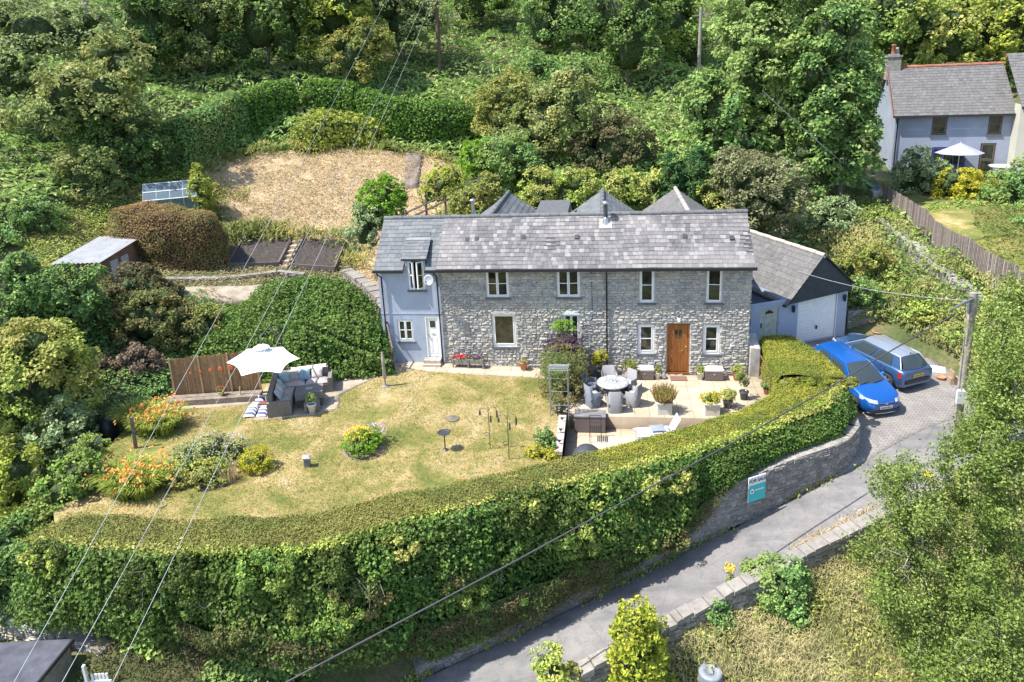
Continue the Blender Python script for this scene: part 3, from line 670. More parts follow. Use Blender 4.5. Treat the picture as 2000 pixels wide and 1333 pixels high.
# bargeboards / eaves
b = MB(); b.box(XJ-.05, -ov-.13, EZ-.20, XR+.12, -ov-.01, EZ-.09); b.box(XL-.1, -ov-.12, EZ-.22, -8.26, -ov-.02, EZ-.11); b.box(-7.36, -ov-.12, EZ-.22, XJ-.05, -ov-.02, EZ-.11); b.box(XJ, -.20, EZ-.26, XR+.05, -.001+.0, EZ-.2)
b.build('gutter', m_black, house)
for (x, z0, y, xt) in ((-6.93, .5, -.10, -6.98), (-.02, .05, -.10, -.02), (-9.28, 1.2, -.12, -9.38)):
    b = MB(); b.tube([(xt, -ov-.05, EZ-.2), (xt, -ov-.05, EZ-.28), (x, y, EZ-.45), (x, y, z0)], .036, 8); b.build('downpipe', m_black, house)
b = MB(); b.tube([(-1.18*.87+.42, -.03, EZ-.3), (-1.18*.87+.42, -.03, 2.3)], .012, 5); b.build('cable', m_black, house)
# windows and doors
window(house, *W1[0], open_=.10); window(house, *W1[1], open_=.10); window(house, *W1[2], leaves=1); window(house, *W1[3], leaves=1, open_=.12)
window(house, *WB, leaves=1, bars=0, fr=.07); window(house, *WM, leaves=2); window(house, *WR[0], leaves=1, fr=.07); window(house, *WR[1], leaves=1, fr=.07)
window(house, *LW, y=-.03, leaves=2, open_=.05); window(house, DW[0], DW[1], DW[2], DW[3], y=-.035, open_=.75, inset=.04)
m_oak = islmat('oak_boards', [(.26, .095, .025), (.32, .12, .032), (.29, .105, .028), (.24, .085, .024)], .5, .2, 20)
d = MB(); x0, z0, x1, z1 = DR
d.box(x0, .02, z0, x0+.07, .12, z1); d.box(x1-.07, .02, z0, x1, .12, z1); d.box(x0+.07, .021, z1-.07, x1-.07, .119, z1); d.box(x0-.02, -.04, z0-.05, x1+.02, .1, z0+.0)
for k in range(6):
    a = x0+.075+k*(x1-x0-.15)/6; w_ = (x1-x0-.15)/6
    if k in (2, 3):
        d.box(a+.003, .05, z0+.02, a+w_-.003, .09, z1-.62); d.box(a+.003, .05, z1-.30, a+w_-.003, .09, z1-.08)
    else: d.box(a+.003, .05, z0+.02, a+w_-.003, .09, z1-.08)
do = d.build('front_door', m_oak, house)
g = MB().box(x0+.075+(x1-x0-.15)/3-.02, .045, z1-.63, x0+.075+(x1-x0-.15)*2/3+.02, .055, z1-.29, 0); g.cbox(((x0+x1)/2, .04, z1-.46), (.02, .03, .32), mi=1); q = g.build('leaded_light', [m_glass, m_oak]); q.parent = do
g = MB(); g.box((x0+x1)/2-.1+.22, .03, 1.02, (x0+x1)/2+.2, .045, 1.07); g.tube([(x1-.14, .02, 1.25), (x1-.14, -.0, 1.2), (x1-.2, 0, 1.2)], .012, 6); q = g.build('handle', M('brass', (.55, .42, .2), .3, 1.)); q.parent = do
d = MB(); x0, z0, x1, z1 = LD
d.box(x0, -.02, z0, x0+.07, .08, z1+.0); d.box(x1-.07, -.02, z0, x1, .08, z1); d.box(x0+.07, -.019, z1-.07, x1-.07, .079, z1); d.box(x0+.075, .02, z0+.02, x1-.075, .055, z1-.08)
for (a0, b0, a1, b1) in ((.13, .15, .27, .9), (.36, .15, .50, .9)): d.box(x0+a0, .012, z0+b0, x0+a1, .021, z0+b1)
do = d.build('white_door', m_white, house); g = MB().box(x0+.22, .005, z1-.50, x0+.44, .022, z1-.22); q = g.build('door_pane', m_glass); q.parent = do
g = MB(); g.cbox((x0+.12, -.01, z0+.98), (.03, .05, .12)); g.cbox((x0+.33, .01, z0+1.05), (.14, .02, .03)); q = g.build('handle', M('chrome', (.7, .7, .7), .25, 1.)); q.parent = do
MB().box(-7.72, -.5, .36, -6.95, -.03, .52).box(-7.70, -.36, .52, -6.98, -.02, .66).build('doorstep', M('concrete_step', (.42, .36, .30), .9, var=.2), house)
# dormer
b = MB(); dx0, dx1 = -8.24, -7.38
b.add([(dx0, -.04, EZ-.15), (dx0, -.04, 5.06), (dx0, .62, 5.40)], [(0, 1, 2)]); b.add([(dx1, -.04, EZ-.15), (dx1, -.04, 5.06), (dx1, .62, 5.40)], [(2, 1, 0)])
b.box(dx0, -.05, EZ-.0, DW[0], .02, 5.06); b.box(DW[2], -.05, EZ-.0, dx1, .02, 5.06); b.box(DW[0], -.049, 4.97, DW[2], .02, 5.06)
b.build('dormer_wall', m_grey, house)
b = MB(); u2 = Vector((0, .95, .58)).normalized(); slates(b, (dx0-.10, -.20, 5.04), (1, 0, 0), u2, dx1-dx0+.2, 1.12, .28, .38, .19)
b.box(dx0-.11, -.23, 4.98, dx1+.11, -.13, 5.05, 1)
b.add([(dx0-.1, -.2, 5.0), (dx0-.1, .75, 5.58), (dx0-.1, .75, 5.5)], [(0, 1, 2)], 1); b.add([(dx1+.1, -.2, 5.0), (dx1+.1, .75, 5.58), (dx1+.1, .75, 5.5)], [(2, 1, 0)], 1)
b.build('dormer_roof', [m_slate_b, m_black], house)
MB().cbox(((dx0+dx1)/2, .78, 5.66), (dx1-dx0+.2, .14, .03), rx=.6).build('flashing', m_lead, house)
# satellite dish
b = MB(); prof = [(.001, 0), (.10, .008), (.2, .035), (.27, .07), (.27, .085), (.2, .05), (.1, .02), (.001, .012)]
b.lathe(prof, (0, 0, 0), 20); q = b.build('satellite_dish', M('dish_grey', (.36, .40, .44), .5), house); q.scale = (.85,)*3; q.location = (-7.16, -.42, 4.22); q.rotation_euler = (R(78), 0, R(-14))
g = MB().tube([(0, -.24, .04), (0, -.28, .14), (0, -.06, .34)], .012, 6); g.cbox((0, -.05, .35), (.05, .05, .07)); e = g.build('dish_arm', m_black); e.parent = q
g = MB().tube([(0, 0, 0), (0, .05, -.2), (0, .05, -.40)], .02, 6); e = g.build('dish_bracket', m_black); e.parent = q
# rear wings, three gabled roofs running back
for k, (cx_, hw) in enumerate(((-4.95, 1.72), (-.17, 1.62), (3.4, 1.95))):
    zr_, y1, pit = 6.28, 8.2, .70; b = MB(); dz = hw*pit; L = y1-YR
    usl = Vector((hw, 0, dz)).normalized(); S_ = math.hypot(hw, dz)
    slates(b, (cx_-hw, y1, zr_-dz), (0, -1, 0), usl, L, S_, .30, .42, .26)
    slates(b, (cx_+hw, YR, zr_-dz), (0, 1, 0), Vector((-hw, 0, dz)).normalized(), L, S_, .30, .42, .26)
    b.build('rear_roof', [m_slate_b if k < 2 else m_slate_g, m_under], house)
    b = MB(); ridge(b, (cx_, YR+.1, zr_), (cx_, y1+.02, zr_), .10); b.build('rear_ridge', m_ridge if k < 2 else M('pale_ridge', (.36, .33, .30), .8), house)
    b = MB(); zb = zr_-dz; b.add([(cx_-hw+.2, y1-.15, 0), (cx_+hw-.2, y1-.15, 0), (cx_+hw-.2, y1-.15, zb+.1), (cx_, y1-.15, zr_-.08), (cx_-hw+.2, y1-.15, zb+.1)], [(4, 3, 2, 1, 0)])
    b.add([(cx_-hw+.2, 3.6, 0), (cx_-hw+.2, y1-.15, 0), (cx_-hw+.2, y1-.15, zb+.1), (cx_-hw+.2, 3.6, zb+.1)], [(3, 2, 1, 0)]); b.add([(cx_+hw-.2, 3.6, 0), (cx_+hw-.2, y1-.15, 0), (cx_+hw-.2, y1-.15, zb+.1), (cx_+hw-.2, 3.6, zb+.1)], [(0, 1, 2, 3)])
    b.build('rear_wall', m_grey, house)
MB().box(-3.25, 3.0, 5.3, -1.75, 7.6, 5.92).build('link_roof', M('dark_flat_roof', (.10, .105, .115), .8), house)
m_steel = M('stainless_flue', (.55, .57, .60), .28, .9, var=.2)
b = MB(); b.tube([(-5.72, 2.4, 5.8), (-5.72, 2.4, 6.88)], .075, 12); b.lathe([(.075, 6.88), (.13, 6.90), (.13, 6.98), (.06, 7.02), (.0, 7.03)], (-5.72, 2.4, 0), 14); b.build('flue', m_steel, house)
b = MB(); b.tube([(-.03, 1.50, 5.9), (-.03, 1.50, 6.86)], .085, 12, 1); b.lathe([(.17, 5.98), (.13, 6.2), (.13, 6.26), (.09, 6.3)], (-.03, 1.5, 0), 14); b.lathe([(.09, 6.84), (.15, 6.86), (.15, 6.93), (.05, 6.98), (.0, 6.98)], (-.03, 1.5, 0), 14)
b.build('flue', [m_steel, M('dark_flue', (.13, .14, .16), .35, .8)], house)
MB().cbox((-.03, 1.42, 6.05), (.5, .48, .02), rx=math.atan2(us.z, us.y)).build('flue_flashing', M('pale_flashing', (.50, .45, .38), .7), house)
b = MB(); b.cbox((2.83, -.08, 2.40), (.10, .1, .16)); b.tube([(2.83, -.08, 2.46), (2.83, -.02, 2.58)], .02, 6, 1); b.build('porch_lamp', [m_white, m_black], house)

# ------------------------------------------------------------------ garage
gar = thing('garage', 'blue-grey rendered garage with dark clad gable and white up-and-over door', 'garage')
GA = Vector((6.1, 2.36, 0)); gd = Vector((.907, .421, 0)).normalized(); gb = Vector((-gd.y, gd.x, 0))
def gp(s, t, z): return GA+gd*s+gb*t+Vector((0, 0, z))
# s along front: 0 = link wall start, side door 0.42..1.5, garage 1.95..5.05
b = MB(); Ht = 2.12
hd = [(.46, .4, 1.42, 2.29), (2.42, .1, 4.55, 2.42)]
wall_plane(b, gp(0, 0, -.4), gd, 5.05, 2.95, hd, mi=0)
# cut the link wall down: build as two heights
b = MB(); wall_plane(b, gp(0, 0, -.4), gd, 1.75, Ht+.4, [hd[0]], mi=0); wall_plane(b, gp(1.75, 0, -.4), gd, 3.30, 2.62, [(2.42-1.75, .4, 4.55-1.75, 2.62)], mi=0)
def quad(mb, a, c, d_, e, mi=0): mb.add([a, c, d_, e], [(0, 1, 2, 3)], mi)
quad(b, gp(0, 0, Ht), gp(1.75, 0, Ht), gp(1.75, .22, Ht), gp(0, .22, Ht)); quad(b, gp(0, .22, 0), gp(1.75, .22, 0), gp(1.75, .22, Ht), gp(0, .22, Ht))
quad(b, gp(1.75, 6.4, -.4), gp(1.75, 0, -.4), gp(1.75, 0, 2.25), gp(1.75, 6.4, 2.25)); quad(b, gp(5.05, 0, -.4), gp(5.05, 6.4, -.4), gp(5.05, 6.4, 2.5), gp(5.05, 0, 2.5))
b.build('wall', m_grey, gar)
ap = 3.45; zl, zrr, za = 2.02, 2.55, 4.0; sL, sR = 1.72, 5.12
b = MB(); fr_ = -.16
for (off) in (0,):
    P0 = [gp(sL, fr_, zl-.04), gp(sL, fr_, 1.98), gp(sR, fr_, 2.20), gp(sR, fr_, zrr-.02), gp(ap, fr_, za-.05)]
    # clad boards between lower edge and the verges
    nb = 15
    for k in range(nb):
        z0 = 1.98+k*.14; z1 = z0+.125
        def span(z):
            l = sL if z <= zl else sL+(ap-sL)*(z-zl)/(za-zl)
            r_ = sR if z <= zrr else sR-(sR-ap)*(z-zrr)/(za-zrr)
            return l, r_
        l0, r0 = span(z0); l1, r1 = span(z1)
        low = lambda s: 1.98+.22*(s-sL)/(sR-sL)
        if r1-l1 < .05: continue
        l0 = max(l0, sL); 
        b.add([gp(l0, fr_+.0, max(z0, low(l0))), gp(r0, fr_, max(z0, low(r0))), gp(r1, fr_+.025, max(z1, low(r1)+.01)), gp(l1, fr_+.025, z1)], [(0, 1, 2, 3)])
    b.add([P0[i]+gb*.03 for i in range(5)], [(1, 2, 3, 4, 0)])
quad(b, gp(sL, fr_, 1.98), gp(sL, 0, 1.98), gp(sR, 0, 2.2), gp(sR, fr_, 2.2))
b.build('gable_cladding', M('dark_cladding', (.035, .042, .05), .6, var=.2), gar)
b = MB(); Lr = 7.0; S1 = math.hypot(ap-sL, za-zl); S2 = math.hypot(sR-ap, za-zrr)
u1 = (gd*(ap-sL)+Vector((0, 0, za-zl))).normalized(); u2 = (-gd*(sR-ap)+Vector((0, 0, za-zrr))).normalized()
slates(b, gp(sL-.06, Lr, zl-.05), -gb, u1, Lr-fr_+.05, S1+.05, .28, .36, .26)
slates(b, gp(sR+.05, fr_-.05, zrr-.05), gb, u2, Lr-fr_, S2+.05, .28, .36, .26)
b.build('roof', [m_slate_g, m_under], gar)
b = MB(); ridge(b, gp(ap, fr_-.06, za), gp(ap, Lr, za), .10, .5); b.build('ridge_tiles', M('buff_ridge', (.44, .38, .32), .8), gar)
b = MB(); b.tube([gp(sL-.09, fr_, zl-.1), gp(sL-.09, Lr, zl-.1)], .055, 8); b.tube([gp(sL+.02, 2.4, zl-.15), gp(sL+.0, 2.4, .2)], .04, 8)
b.tube([gp(sR+.07, fr_-.04, zrr-.06), gp(ap, fr_-.04, za+.03)], .035, 6); b.build('gutter', m_black, gar)
# garage door: horizontal ribs
b = MB(); x0, x1 = 2.42, 4.55; z0, z1 = .02, 2.20; nrib = 22
for k in range(nrib):
    a = z0+(z1-z0)*k/nrib; c = z0+(z1-z0)*(k+1)/nrib
    quad(b, gp(x0+.05, .075, a), gp(x1-.05, .075, a), gp(x1-.05, .06, c-.01), gp(x0+.05, .06, c-.01)); quad(b, gp(x0+.05, .06, c-.01), gp(x1-.05, .06, c-.01), gp(x1-.05, .075, c), gp(x0+.05, .075, c))
for (a0, a1) in ((x0, x0+.06), (x1-.06, x1)): quad(b, gp(a0, .03, z0-.05), gp(a1, .03, z0-.05), gp(a1, .03, z1+.05), gp(a0, .03, z1+.05))
gdo = b.build('garage_door', m_white, gar); b = MB(); b.cbox(gp((x0+x1)/2, .03, .62), (.05, .05, .16), rz=math.atan2(gd.y, gd.x)); b.cbox(gp((x0+x1)/2, .01, .66), (.12, .03, .03), rz=math.atan2(gd.y, gd.x)); q = b.build('handle', m_black); q.parent = gdo
m_sage = islmat('sage_boards', [(.44, .46, .38), (.48, .50, .42), (.46, .48, .40)], .6, .1, 14)
b = MB()
for k in range(6):
    a = .50+k*.147; 
    for q in (0,): quad(b, gp(a, .05, .02), gp(a+.141, .05, .02), gp(a+.141, .05, 1.86), gp(a, .05, 1.86))
for (a0, a1) in ((.46, .50), (1.38, 1.42)): b.box(0, 0, 0, .04, .06, 1.9, 0, Matrix.Translation(gp(a0, .02, 0)) @ Matrix.Rotation(math.atan2(gd.y, gd.x), 4, 'Z'))
b.box(0, 0, 0, .96, .06, .04, 0, Matrix.Translation(gp(.46, .02, 1.86)) @ Matrix.Rotation(math.atan2(gd.y, gd.x), 4, 'Z'))
sd = b.build('side_door', m_sage, gar)
b = MB(); pts = [(-.2, 0), (.2, 0), (.2, .05), (.1, .10), (0, .15), (-.1, .10), (-.2, .05)]
b.add([gp(.94+p[0], -.0, 1.66+p[1]) for p in pts]+[gp(.94+p[0], .03, 1.66+p[1]) for p in pts], [tuple(range(7))]+[(i, i+7, (i+1) % 7+7, (i+1) % 7) for i in range(7)]); q = b.build('name_plaque', M('black_iron', (.02, .02, .02), .4)); q.parent = sd
b = MB(); b.cbox(gp(.56, .02, 1.15), (.03, .04, .2), rz=math.atan2(gd.y, gd.x)); q = b.build('handle', m_black); q.parent = sd
for s_ in (2.12, 4.83):
    b = MB(); c = gp(s_, -.09, 1.72+(.0 if s_ < 3 else .12)); b.lathe([(.0, -.17), (.05, -.15), (.075, .08), (.085, .09), (.05, .15), (.0, .18)], c, 8, 0, False); b.cbox(c+gb*.05+Vector((0, 0, 0)), (.05, .1, .22), rz=math.atan2(gd.y, gd.x)); q = b.build('wall_lantern', m_black, gar)
# low pier beside the house corner
pier = MB(); pier.prism([(5.62, -.12), (6.02, -.12), (6.04, .1), (6.02, .9), (5.6, .9)], -.4, [1.25, 1.22, 1.2, 1.5, 1.5]); po = tag(pier.build('stone_pier', m_mortar, bevel=.03), 'pale mortared stone pier at the right corner of the cottage', 'pier')
# dark side alley floor

# ------------------------------------------------------------------ leaf palettes
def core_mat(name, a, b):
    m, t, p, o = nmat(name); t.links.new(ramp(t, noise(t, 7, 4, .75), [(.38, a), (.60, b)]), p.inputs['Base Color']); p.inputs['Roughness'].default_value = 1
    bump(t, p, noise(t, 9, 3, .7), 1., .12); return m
LM = dict(
 m_dark=leafmat('leaf_dark', [(0.076, 0.153, 0.044), (0.144, 0.240, 0.059), (0.251, 0.361, 0.094)]),
 m_dark2=leafmat('leaf_dark_glossy', [(0.076, 0.167, 0.051), (0.157, 0.273, 0.078), (0.307, 0.425, 0.121)], rough=.42),
 m_mid=leafmat('leaf_mid', [(0.132, 0.248, 0.061), (0.227, 0.363, 0.079), (0.348, 0.477, 0.113)], bigc=(0.348, 0.396, 0.098)),
 m_mid2=leafmat('leaf_mid_cool', [(0.106, 0.231, 0.072), (0.185, 0.331, 0.098), (0.295, 0.447, 0.140)], bigc=(0.286, 0.363, 0.098)),
 m_ash=leafmat('leaf_ash', [(0.185, 0.297, 0.086), (0.305, 0.429, 0.132), (0.450, 0.562, 0.191)], bigc=(0.243, 0.331, 0.098)),
 m_lime=leafmat('leaf_lime', [(0.236, 0.302, 0.045), (0.359, 0.422, 0.060), (0.509, 0.545, 0.087)], bigc=(0.277, 0.314, 0.074)),
 m_limeb=leafmat('leaf_lime_bright', [(0.250, 0.319, 0.038), (0.384, 0.437, 0.052), (0.518, 0.521, 0.078)]),
 m_lime2=leafmat('leaf_lime_soft', [(0.217, 0.322, 0.062), (0.366, 0.458, 0.094), (0.548, 0.594, 0.143)], bigc=(0.475, 0.429, 0.143)),
 m_bright=leafmat('leaf_bay', [(0.115, 0.252, 0.021), (0.192, 0.370, 0.028), (0.307, 0.487, 0.052)], rough=.4),
 m_yel=leafmat('leaf_gold', [(0.281, 0.300, 0.030), (0.450, 0.431, 0.036), (0.600, 0.544, 0.066)]),
 m_olive=leafmat('leaf_olive', [(0.205, 0.248, 0.079), (0.348, 0.363, 0.119), (0.512, 0.494, 0.184)], bigc=(0.205, 0.297, 0.094)),
 m_olive2=leafmat('leaf_olive_brown', [(0.153, 0.169, 0.054), (0.277, 0.255, 0.090), (0.414, 0.314, 0.138)], bigc=(0.138, 0.217, 0.063)),
 m_yolive=leafmat('leaf_yellow_olive', [(0.221, 0.230, 0.054), (0.346, 0.339, 0.079), (0.469, 0.422, 0.124)], bigc=(0.193, 0.266, 0.063)),
 m_greyg=leafmat('leaf_sage', [(0.227, 0.282, 0.119), (0.348, 0.396, 0.165), (0.491, 0.510, 0.237)], bigc=(0.205, 0.282, 0.094)),
 m_greyg2=leafmat('leaf_sage_cool', [(0.164, 0.248, 0.113), (0.286, 0.381, 0.172), (0.450, 0.510, 0.263)]),
 m_pale=leafmat('leaf_pale', [(.16, .19, .08), (.23, .25, .11), (.30, .31, .16)], bigc=(.27, .25, .14)),
 m_cyp=leafmat('leaf_cypress', [(0.032, 0.097, 0.029), (0.060, 0.144, 0.045), (0.097, 0.193, 0.060)]),
 m_brownish=leafmat('leaf_brown_green', [(.10, .10, .045), (.16, .145, .065), (.15, .18, .06)], bigc=(.20, .16, .09)),
 m_twig=leafmat('dead_twigs', [(0.169, 0.122, 0.085), (0.263, 0.188, 0.131), (0.338, 0.263, 0.188)]),
 m_beech=leafmat('copper_beech', [(0.217, 0.130, 0.061), (0.324, 0.207, 0.085), (0.423, 0.294, 0.131)], bigc=(0.295, 0.272, 0.095)),
 m_laurel=leafmat('leaf_laurel', [(0.067, 0.155, 0.025), (0.119, 0.245, 0.034), (0.224, 0.366, 0.060)], rough=.4),
 m_lawntop=leafmat('clipped_top', [(.16, .16, .036), (.22, .21, .052), (.28, .26, .075)], bigc=(.13, .165, .036), transl=.08),
 m_conif=leafmat('clipped_conifer', [(.19, .20, .024), (.27, .275, .034), (.34, .33, .05)], big=1.1, bigc=(.13, .19, .024), transl=.08),
 m_ivy=leafmat('leaf_ivy', [(0.043, 0.114, 0.026), (0.101, 0.202, 0.041), (0.212, 0.315, 0.071)], rough=.45, big=.5, bigc=(0.167, 0.249, 0.057)),
 m_privet=leafmat('leaf_privet', [(.07, .11, .03), (.12, .16, .045), (.18, .21, .06)], bigc=(.10, .16, .04)),
 m_fern=leafmat('bracken_frond', [(0.164, 0.282, 0.072), (0.286, 0.429, 0.119), (0.430, 0.562, 0.184)], big=.12, bigc=(0.348, 0.447, 0.151)),
 m_grass=leafmat('tall_grass', [(0.217, 0.241, 0.052), (0.344, 0.345, 0.086), (0.544, 0.466, 0.172)], big=.35, bigc=(0.136, 0.207, 0.044)),
 m_straw=leafmat('straw', [(.34, .26, .13), (.48, .38, .21), (.60, .49, .30)]),
 m_field=leafmat('field_grass', [(0.265, 0.277, 0.076), (0.423, 0.397, 0.127), (0.608, 0.529, 0.228)], big=.45, bigc=(0.661, 0.555, 0.278)),
 m_birch=leafmat('birch_leaf', [(0.079, 0.126, 0.030), (0.175, 0.253, 0.054), (0.263, 0.337, 0.083), (0.403, 0.471, 0.134)], big=1.0, bigc=(0.158, 0.235, 0.053), transl=.38),
 m_purple=leafmat('clematis_flower', [(.075, .045, .085), (.12, .075, .13), (.19, .13, .20)]),
 m_flower_o=leafmat('orange_petal', [(.80, .30, .06), (.85, .42, .10), (.82, .50, .16)], transl=.2),
 m_flower_y=leafmat('yellow_petal', [(.75, .50, .03), (.85, .62, .05), (.8, .7, .15)], transl=.2),
 m_flower_r=leafmat('red_petal', [(.55, .02, .05), (.70, .06, .10), (.75, .15, .2)], transl=.2),
 m_flower_p=leafmat('pink_petal', [(.55, .35, .45), (.65, .5, .55), (.6, .55, .6)], transl=.2),
 m_flower_v=leafmat('violet_petal', [(.10, .03, .20), (.18, .08, .30), (.4, .3, .1)], transl=.2),
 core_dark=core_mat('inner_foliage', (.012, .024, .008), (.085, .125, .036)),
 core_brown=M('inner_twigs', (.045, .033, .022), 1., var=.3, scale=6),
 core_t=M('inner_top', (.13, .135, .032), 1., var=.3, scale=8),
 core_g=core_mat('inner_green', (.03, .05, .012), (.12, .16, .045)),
)
m_bark = islmat('bark', [(.12, .10, .08), (.16, .135, .11)], .95, .8, 30)
m_branch = M('dead_branch', (.28, .25, .22), .9, var=.3, scale=5)

# ------------------------------------------------------------------ hedges
H_IN = [(-15.0, -11.7), (-11.3, -11.75), (-8.0, -11.4), (-5.5, -10.15), (-2.8, -8.95), (-.6, -7.9), (1.8, -6.65), (2.9, -6.0), (4.06, -5.25), (5.6, -3.9), (6.0, -2.9)]
H_OUT = [(-15.5, -12.75), (-11.2, -13.0), (-7.5, -12.75), (-4.9, -11.25), (-2.4, -10.0), (.17, -8.85), (2.6, -7.55), (3.9, -6.8), (5.2, -6.0), (7.3, -4.45), (8.15, -3.0)]
FOOT = [(-15.9, -13.0, -1.4), (-11.2, -13.25, -1.6), (-7.5, -13.0, -2.2), (-4.8, -11.75, -3.0), (-2.3, -10.5, -2.6), (.4, -9.15, -2.05), (2.0, -8.2, -1.55), (3.6, -7.35, -.40), (5.35, -6.3, -.02), (7.55, -5.0, .10), (8.55, -3.25, .12)]
TOPZ = [.85, .95, .98, 1.0, 1.0, 1.02, 1.05, 1.07, 1.08, 1.1, 1.12]
hz_in = [.1, .2, .2, .1, .05, -.2, -.4, -.4, -.4, -.1, 0]
front = thing('hedge', 'long curving hedge round the lawn with flat golden top and leafy face above the lane', 'hedge', (0, 0, 0))
ri = [(p[0], p[1], z) for p, z in zip(H_IN, hz_in)]; rt = [(p[0], p[1], z-.03) for p, z in zip(H_IN, TOPZ)]
rm = [((a[0]+b[0])/2, (a[1]+b[1])/2, z+.05) for a, b, z in zip(H_IN, H_OUT, TOPZ)]; ro = [(p[0], p[1], z-.05) for p, z in zip(H_OUT, TOPZ)]
k = 6
hedgemesh('clipped_top', [ri[:k], rt[:k], rm[:k], ro[:k]], 1300, .048, LM['m_lawntop'], LM['core_t'], front, rough=.07, lift=.03, up=.5, flip=1, spread=.8, inset=.035)
hedgemesh('conifer_top', [ri[k-1:], rt[k-1:], rm[k-1:], ro[k-1:]], 1600, .045, LM['m_conif'], LM['core_t'], front, rough=.05, lift=.03, up=.5, flip=1, spread=.8, inset=.03)
def lerp(a, b, t): return tuple(a[i]+(b[i]-a[i])*t for i in range(3))
mid1 = [(lambda q: (q[0]+.12, q[1]-.22, q[2]))(lerp(a, b, .3)) for a, b in zip(ro, FOOT)]; mid2 = [(lambda q: (q[0]+.12, q[1]-.22, q[2]))(lerp(a, b, .7)) for a, b in zip(ro, FOOT)]
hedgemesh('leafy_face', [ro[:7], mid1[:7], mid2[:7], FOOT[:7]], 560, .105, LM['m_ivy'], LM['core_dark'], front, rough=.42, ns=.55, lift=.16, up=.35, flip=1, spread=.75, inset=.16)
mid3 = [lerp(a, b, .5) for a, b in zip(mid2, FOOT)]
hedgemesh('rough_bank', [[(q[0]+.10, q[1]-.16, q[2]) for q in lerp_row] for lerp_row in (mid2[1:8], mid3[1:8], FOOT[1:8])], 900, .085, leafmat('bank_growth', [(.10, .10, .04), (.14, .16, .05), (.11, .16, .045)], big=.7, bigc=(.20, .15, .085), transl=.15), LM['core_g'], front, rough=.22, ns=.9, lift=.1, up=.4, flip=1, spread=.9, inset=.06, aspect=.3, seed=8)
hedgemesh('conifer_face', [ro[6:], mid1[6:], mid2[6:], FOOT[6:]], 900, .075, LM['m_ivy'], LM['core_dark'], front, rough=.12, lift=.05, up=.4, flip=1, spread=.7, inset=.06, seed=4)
ec = np.array(ro); tt = rng.random(9000)*(len(ec)-1.001); i_ = tt.astype(int); f_ = (tt-i_)[:, None]; q = ec[i_]*(1-f_)+ec[i_+1]*f_+rng.normal(0, 1, (9000, 3))*[.10, .10, .06]
V, F = cards(q, unit(rng.normal(0, .6, (9000, 3))+[0, -.3, .8]), .085, .6, .5); npmesh('edge_shoots', V, F, LM['m_lime2'], front)['kind'] = 'stuff'
# brown, thin patches with bare stems on the face, and trailing ivy shoots
def on_face(i, s, t, out=.0):
    a = lerp(ro[i], ro[i+1], s); b = lerp(FOOT[i], FOOT[i+1], s); q = lerp(a, b, t); return (q[0]+.14+out*.45, q[1]-.24-out, q[2])
def stalks(name, cs, mat, parent, n=14, L=.7, r=.012, spread=.5):
    b = MB()
    for c in cs:
        for k in range(n):
            p = Vector(c)+Vector((random.gauss(0, spread), random.gauss(0, .1), random.gauss(0, spread*.6))); d = Vector((random.gauss(0, .6), random.gauss(-.25, .2), random.gauss(-.3, .6))).normalized()*L*random.uniform(.5, 1)
            q = p+d*.5+Vector((random.gauss(0, .08), 0, random.gauss(0, .08))); b.tube([p, q, p+d], [r, r*.8, r*.4], 4)
    return b.build(name, mat, parent)
blobs_ = []
for i, s, t, rr in ((1, .1, .45, .5), (1, .55, .35, .55), (1, .9, .7, .55), (2, .3, .3, .5), (2, .6, .75, .6), (2, .95, .35, .5), (3, .3, .75, .5), (3, .65, .3, .55), (3, .9, .8, .5), (4, .3, .35, .5), (4, .6, .7, .55), (5, .1, .5, .5), (5, .5, .3, .4), (5, .8, .6, .45), (0, .5, .4, .5), (0, .8, .7, .5)):
    c = on_face(i, s, t, -.18); blobs_.append((c[0], c[1], c[2], rr*1.25, .42, rr))
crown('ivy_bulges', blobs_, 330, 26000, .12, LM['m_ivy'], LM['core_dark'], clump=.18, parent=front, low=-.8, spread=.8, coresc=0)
blobs_ = []
for i, s, t, rr in ((4, .75, .12, .35), (4, .95, .38, .3), (5, .35, .2, .3), (3, .98, .12, .35), (5, .75, .25, .25), (0, .2, .15, .4), (2, .75, .12, .3)):
    c = on_face(i, s, t, -.02); blobs_.append((c[0], c[1], c[2], rr*1.3, .3, rr))
crown('bramble_shoots', blobs_, 110, 7000, .11, LM['m_lime2'], LM['core_g'], clump=.2, parent=front, low=-.8, spread=.8, coresc=0)
for nm_, mt_, lst in (('privet_patch', 'm_privet', ((0, .3, .2, .6), (0, .75, .3, .7), (1, .05, .25, .6), (3, .85, .08, .45), (4, .2, .12, .5), (2, .15, .15, .4))), ('dry_patch', 'm_olive2', ((2, .35, .42, .55), (3, .1, .45, .5), (5, .6, .8, .45), (1, .45, .8, .5))), ('hazel_shoots', 'm_mid', ((1, .7, .15, .5), (2, .05, .55, .6), (4, .45, .45, .55), (5, .15, .7, .5), (3, .35, .6, .5)))):
    blobs_ = [(c[0], c[1], c[2], rr*1.4, .34, rr) for c, rr in ((on_face(i, s, t, -.04), rr) for i, s, t, rr in lst)]
    crown(nm_, blobs_, 190, 13000, .085, LM[mt_], LM['core_dark'], clump=.2, parent=front, low=-.9, spread=.9, coresc=0)
stalks('bare_stems', [on_face(2, .25, .28), on_face(2, .6, .33), on_face(3, .1, .25), on_face(3, .62, .42), on_face(1, .35, .5), on_face(0, .9, .35), on_face(5, .45, .18)], m_branch, front, 12, .75, .010, .3)

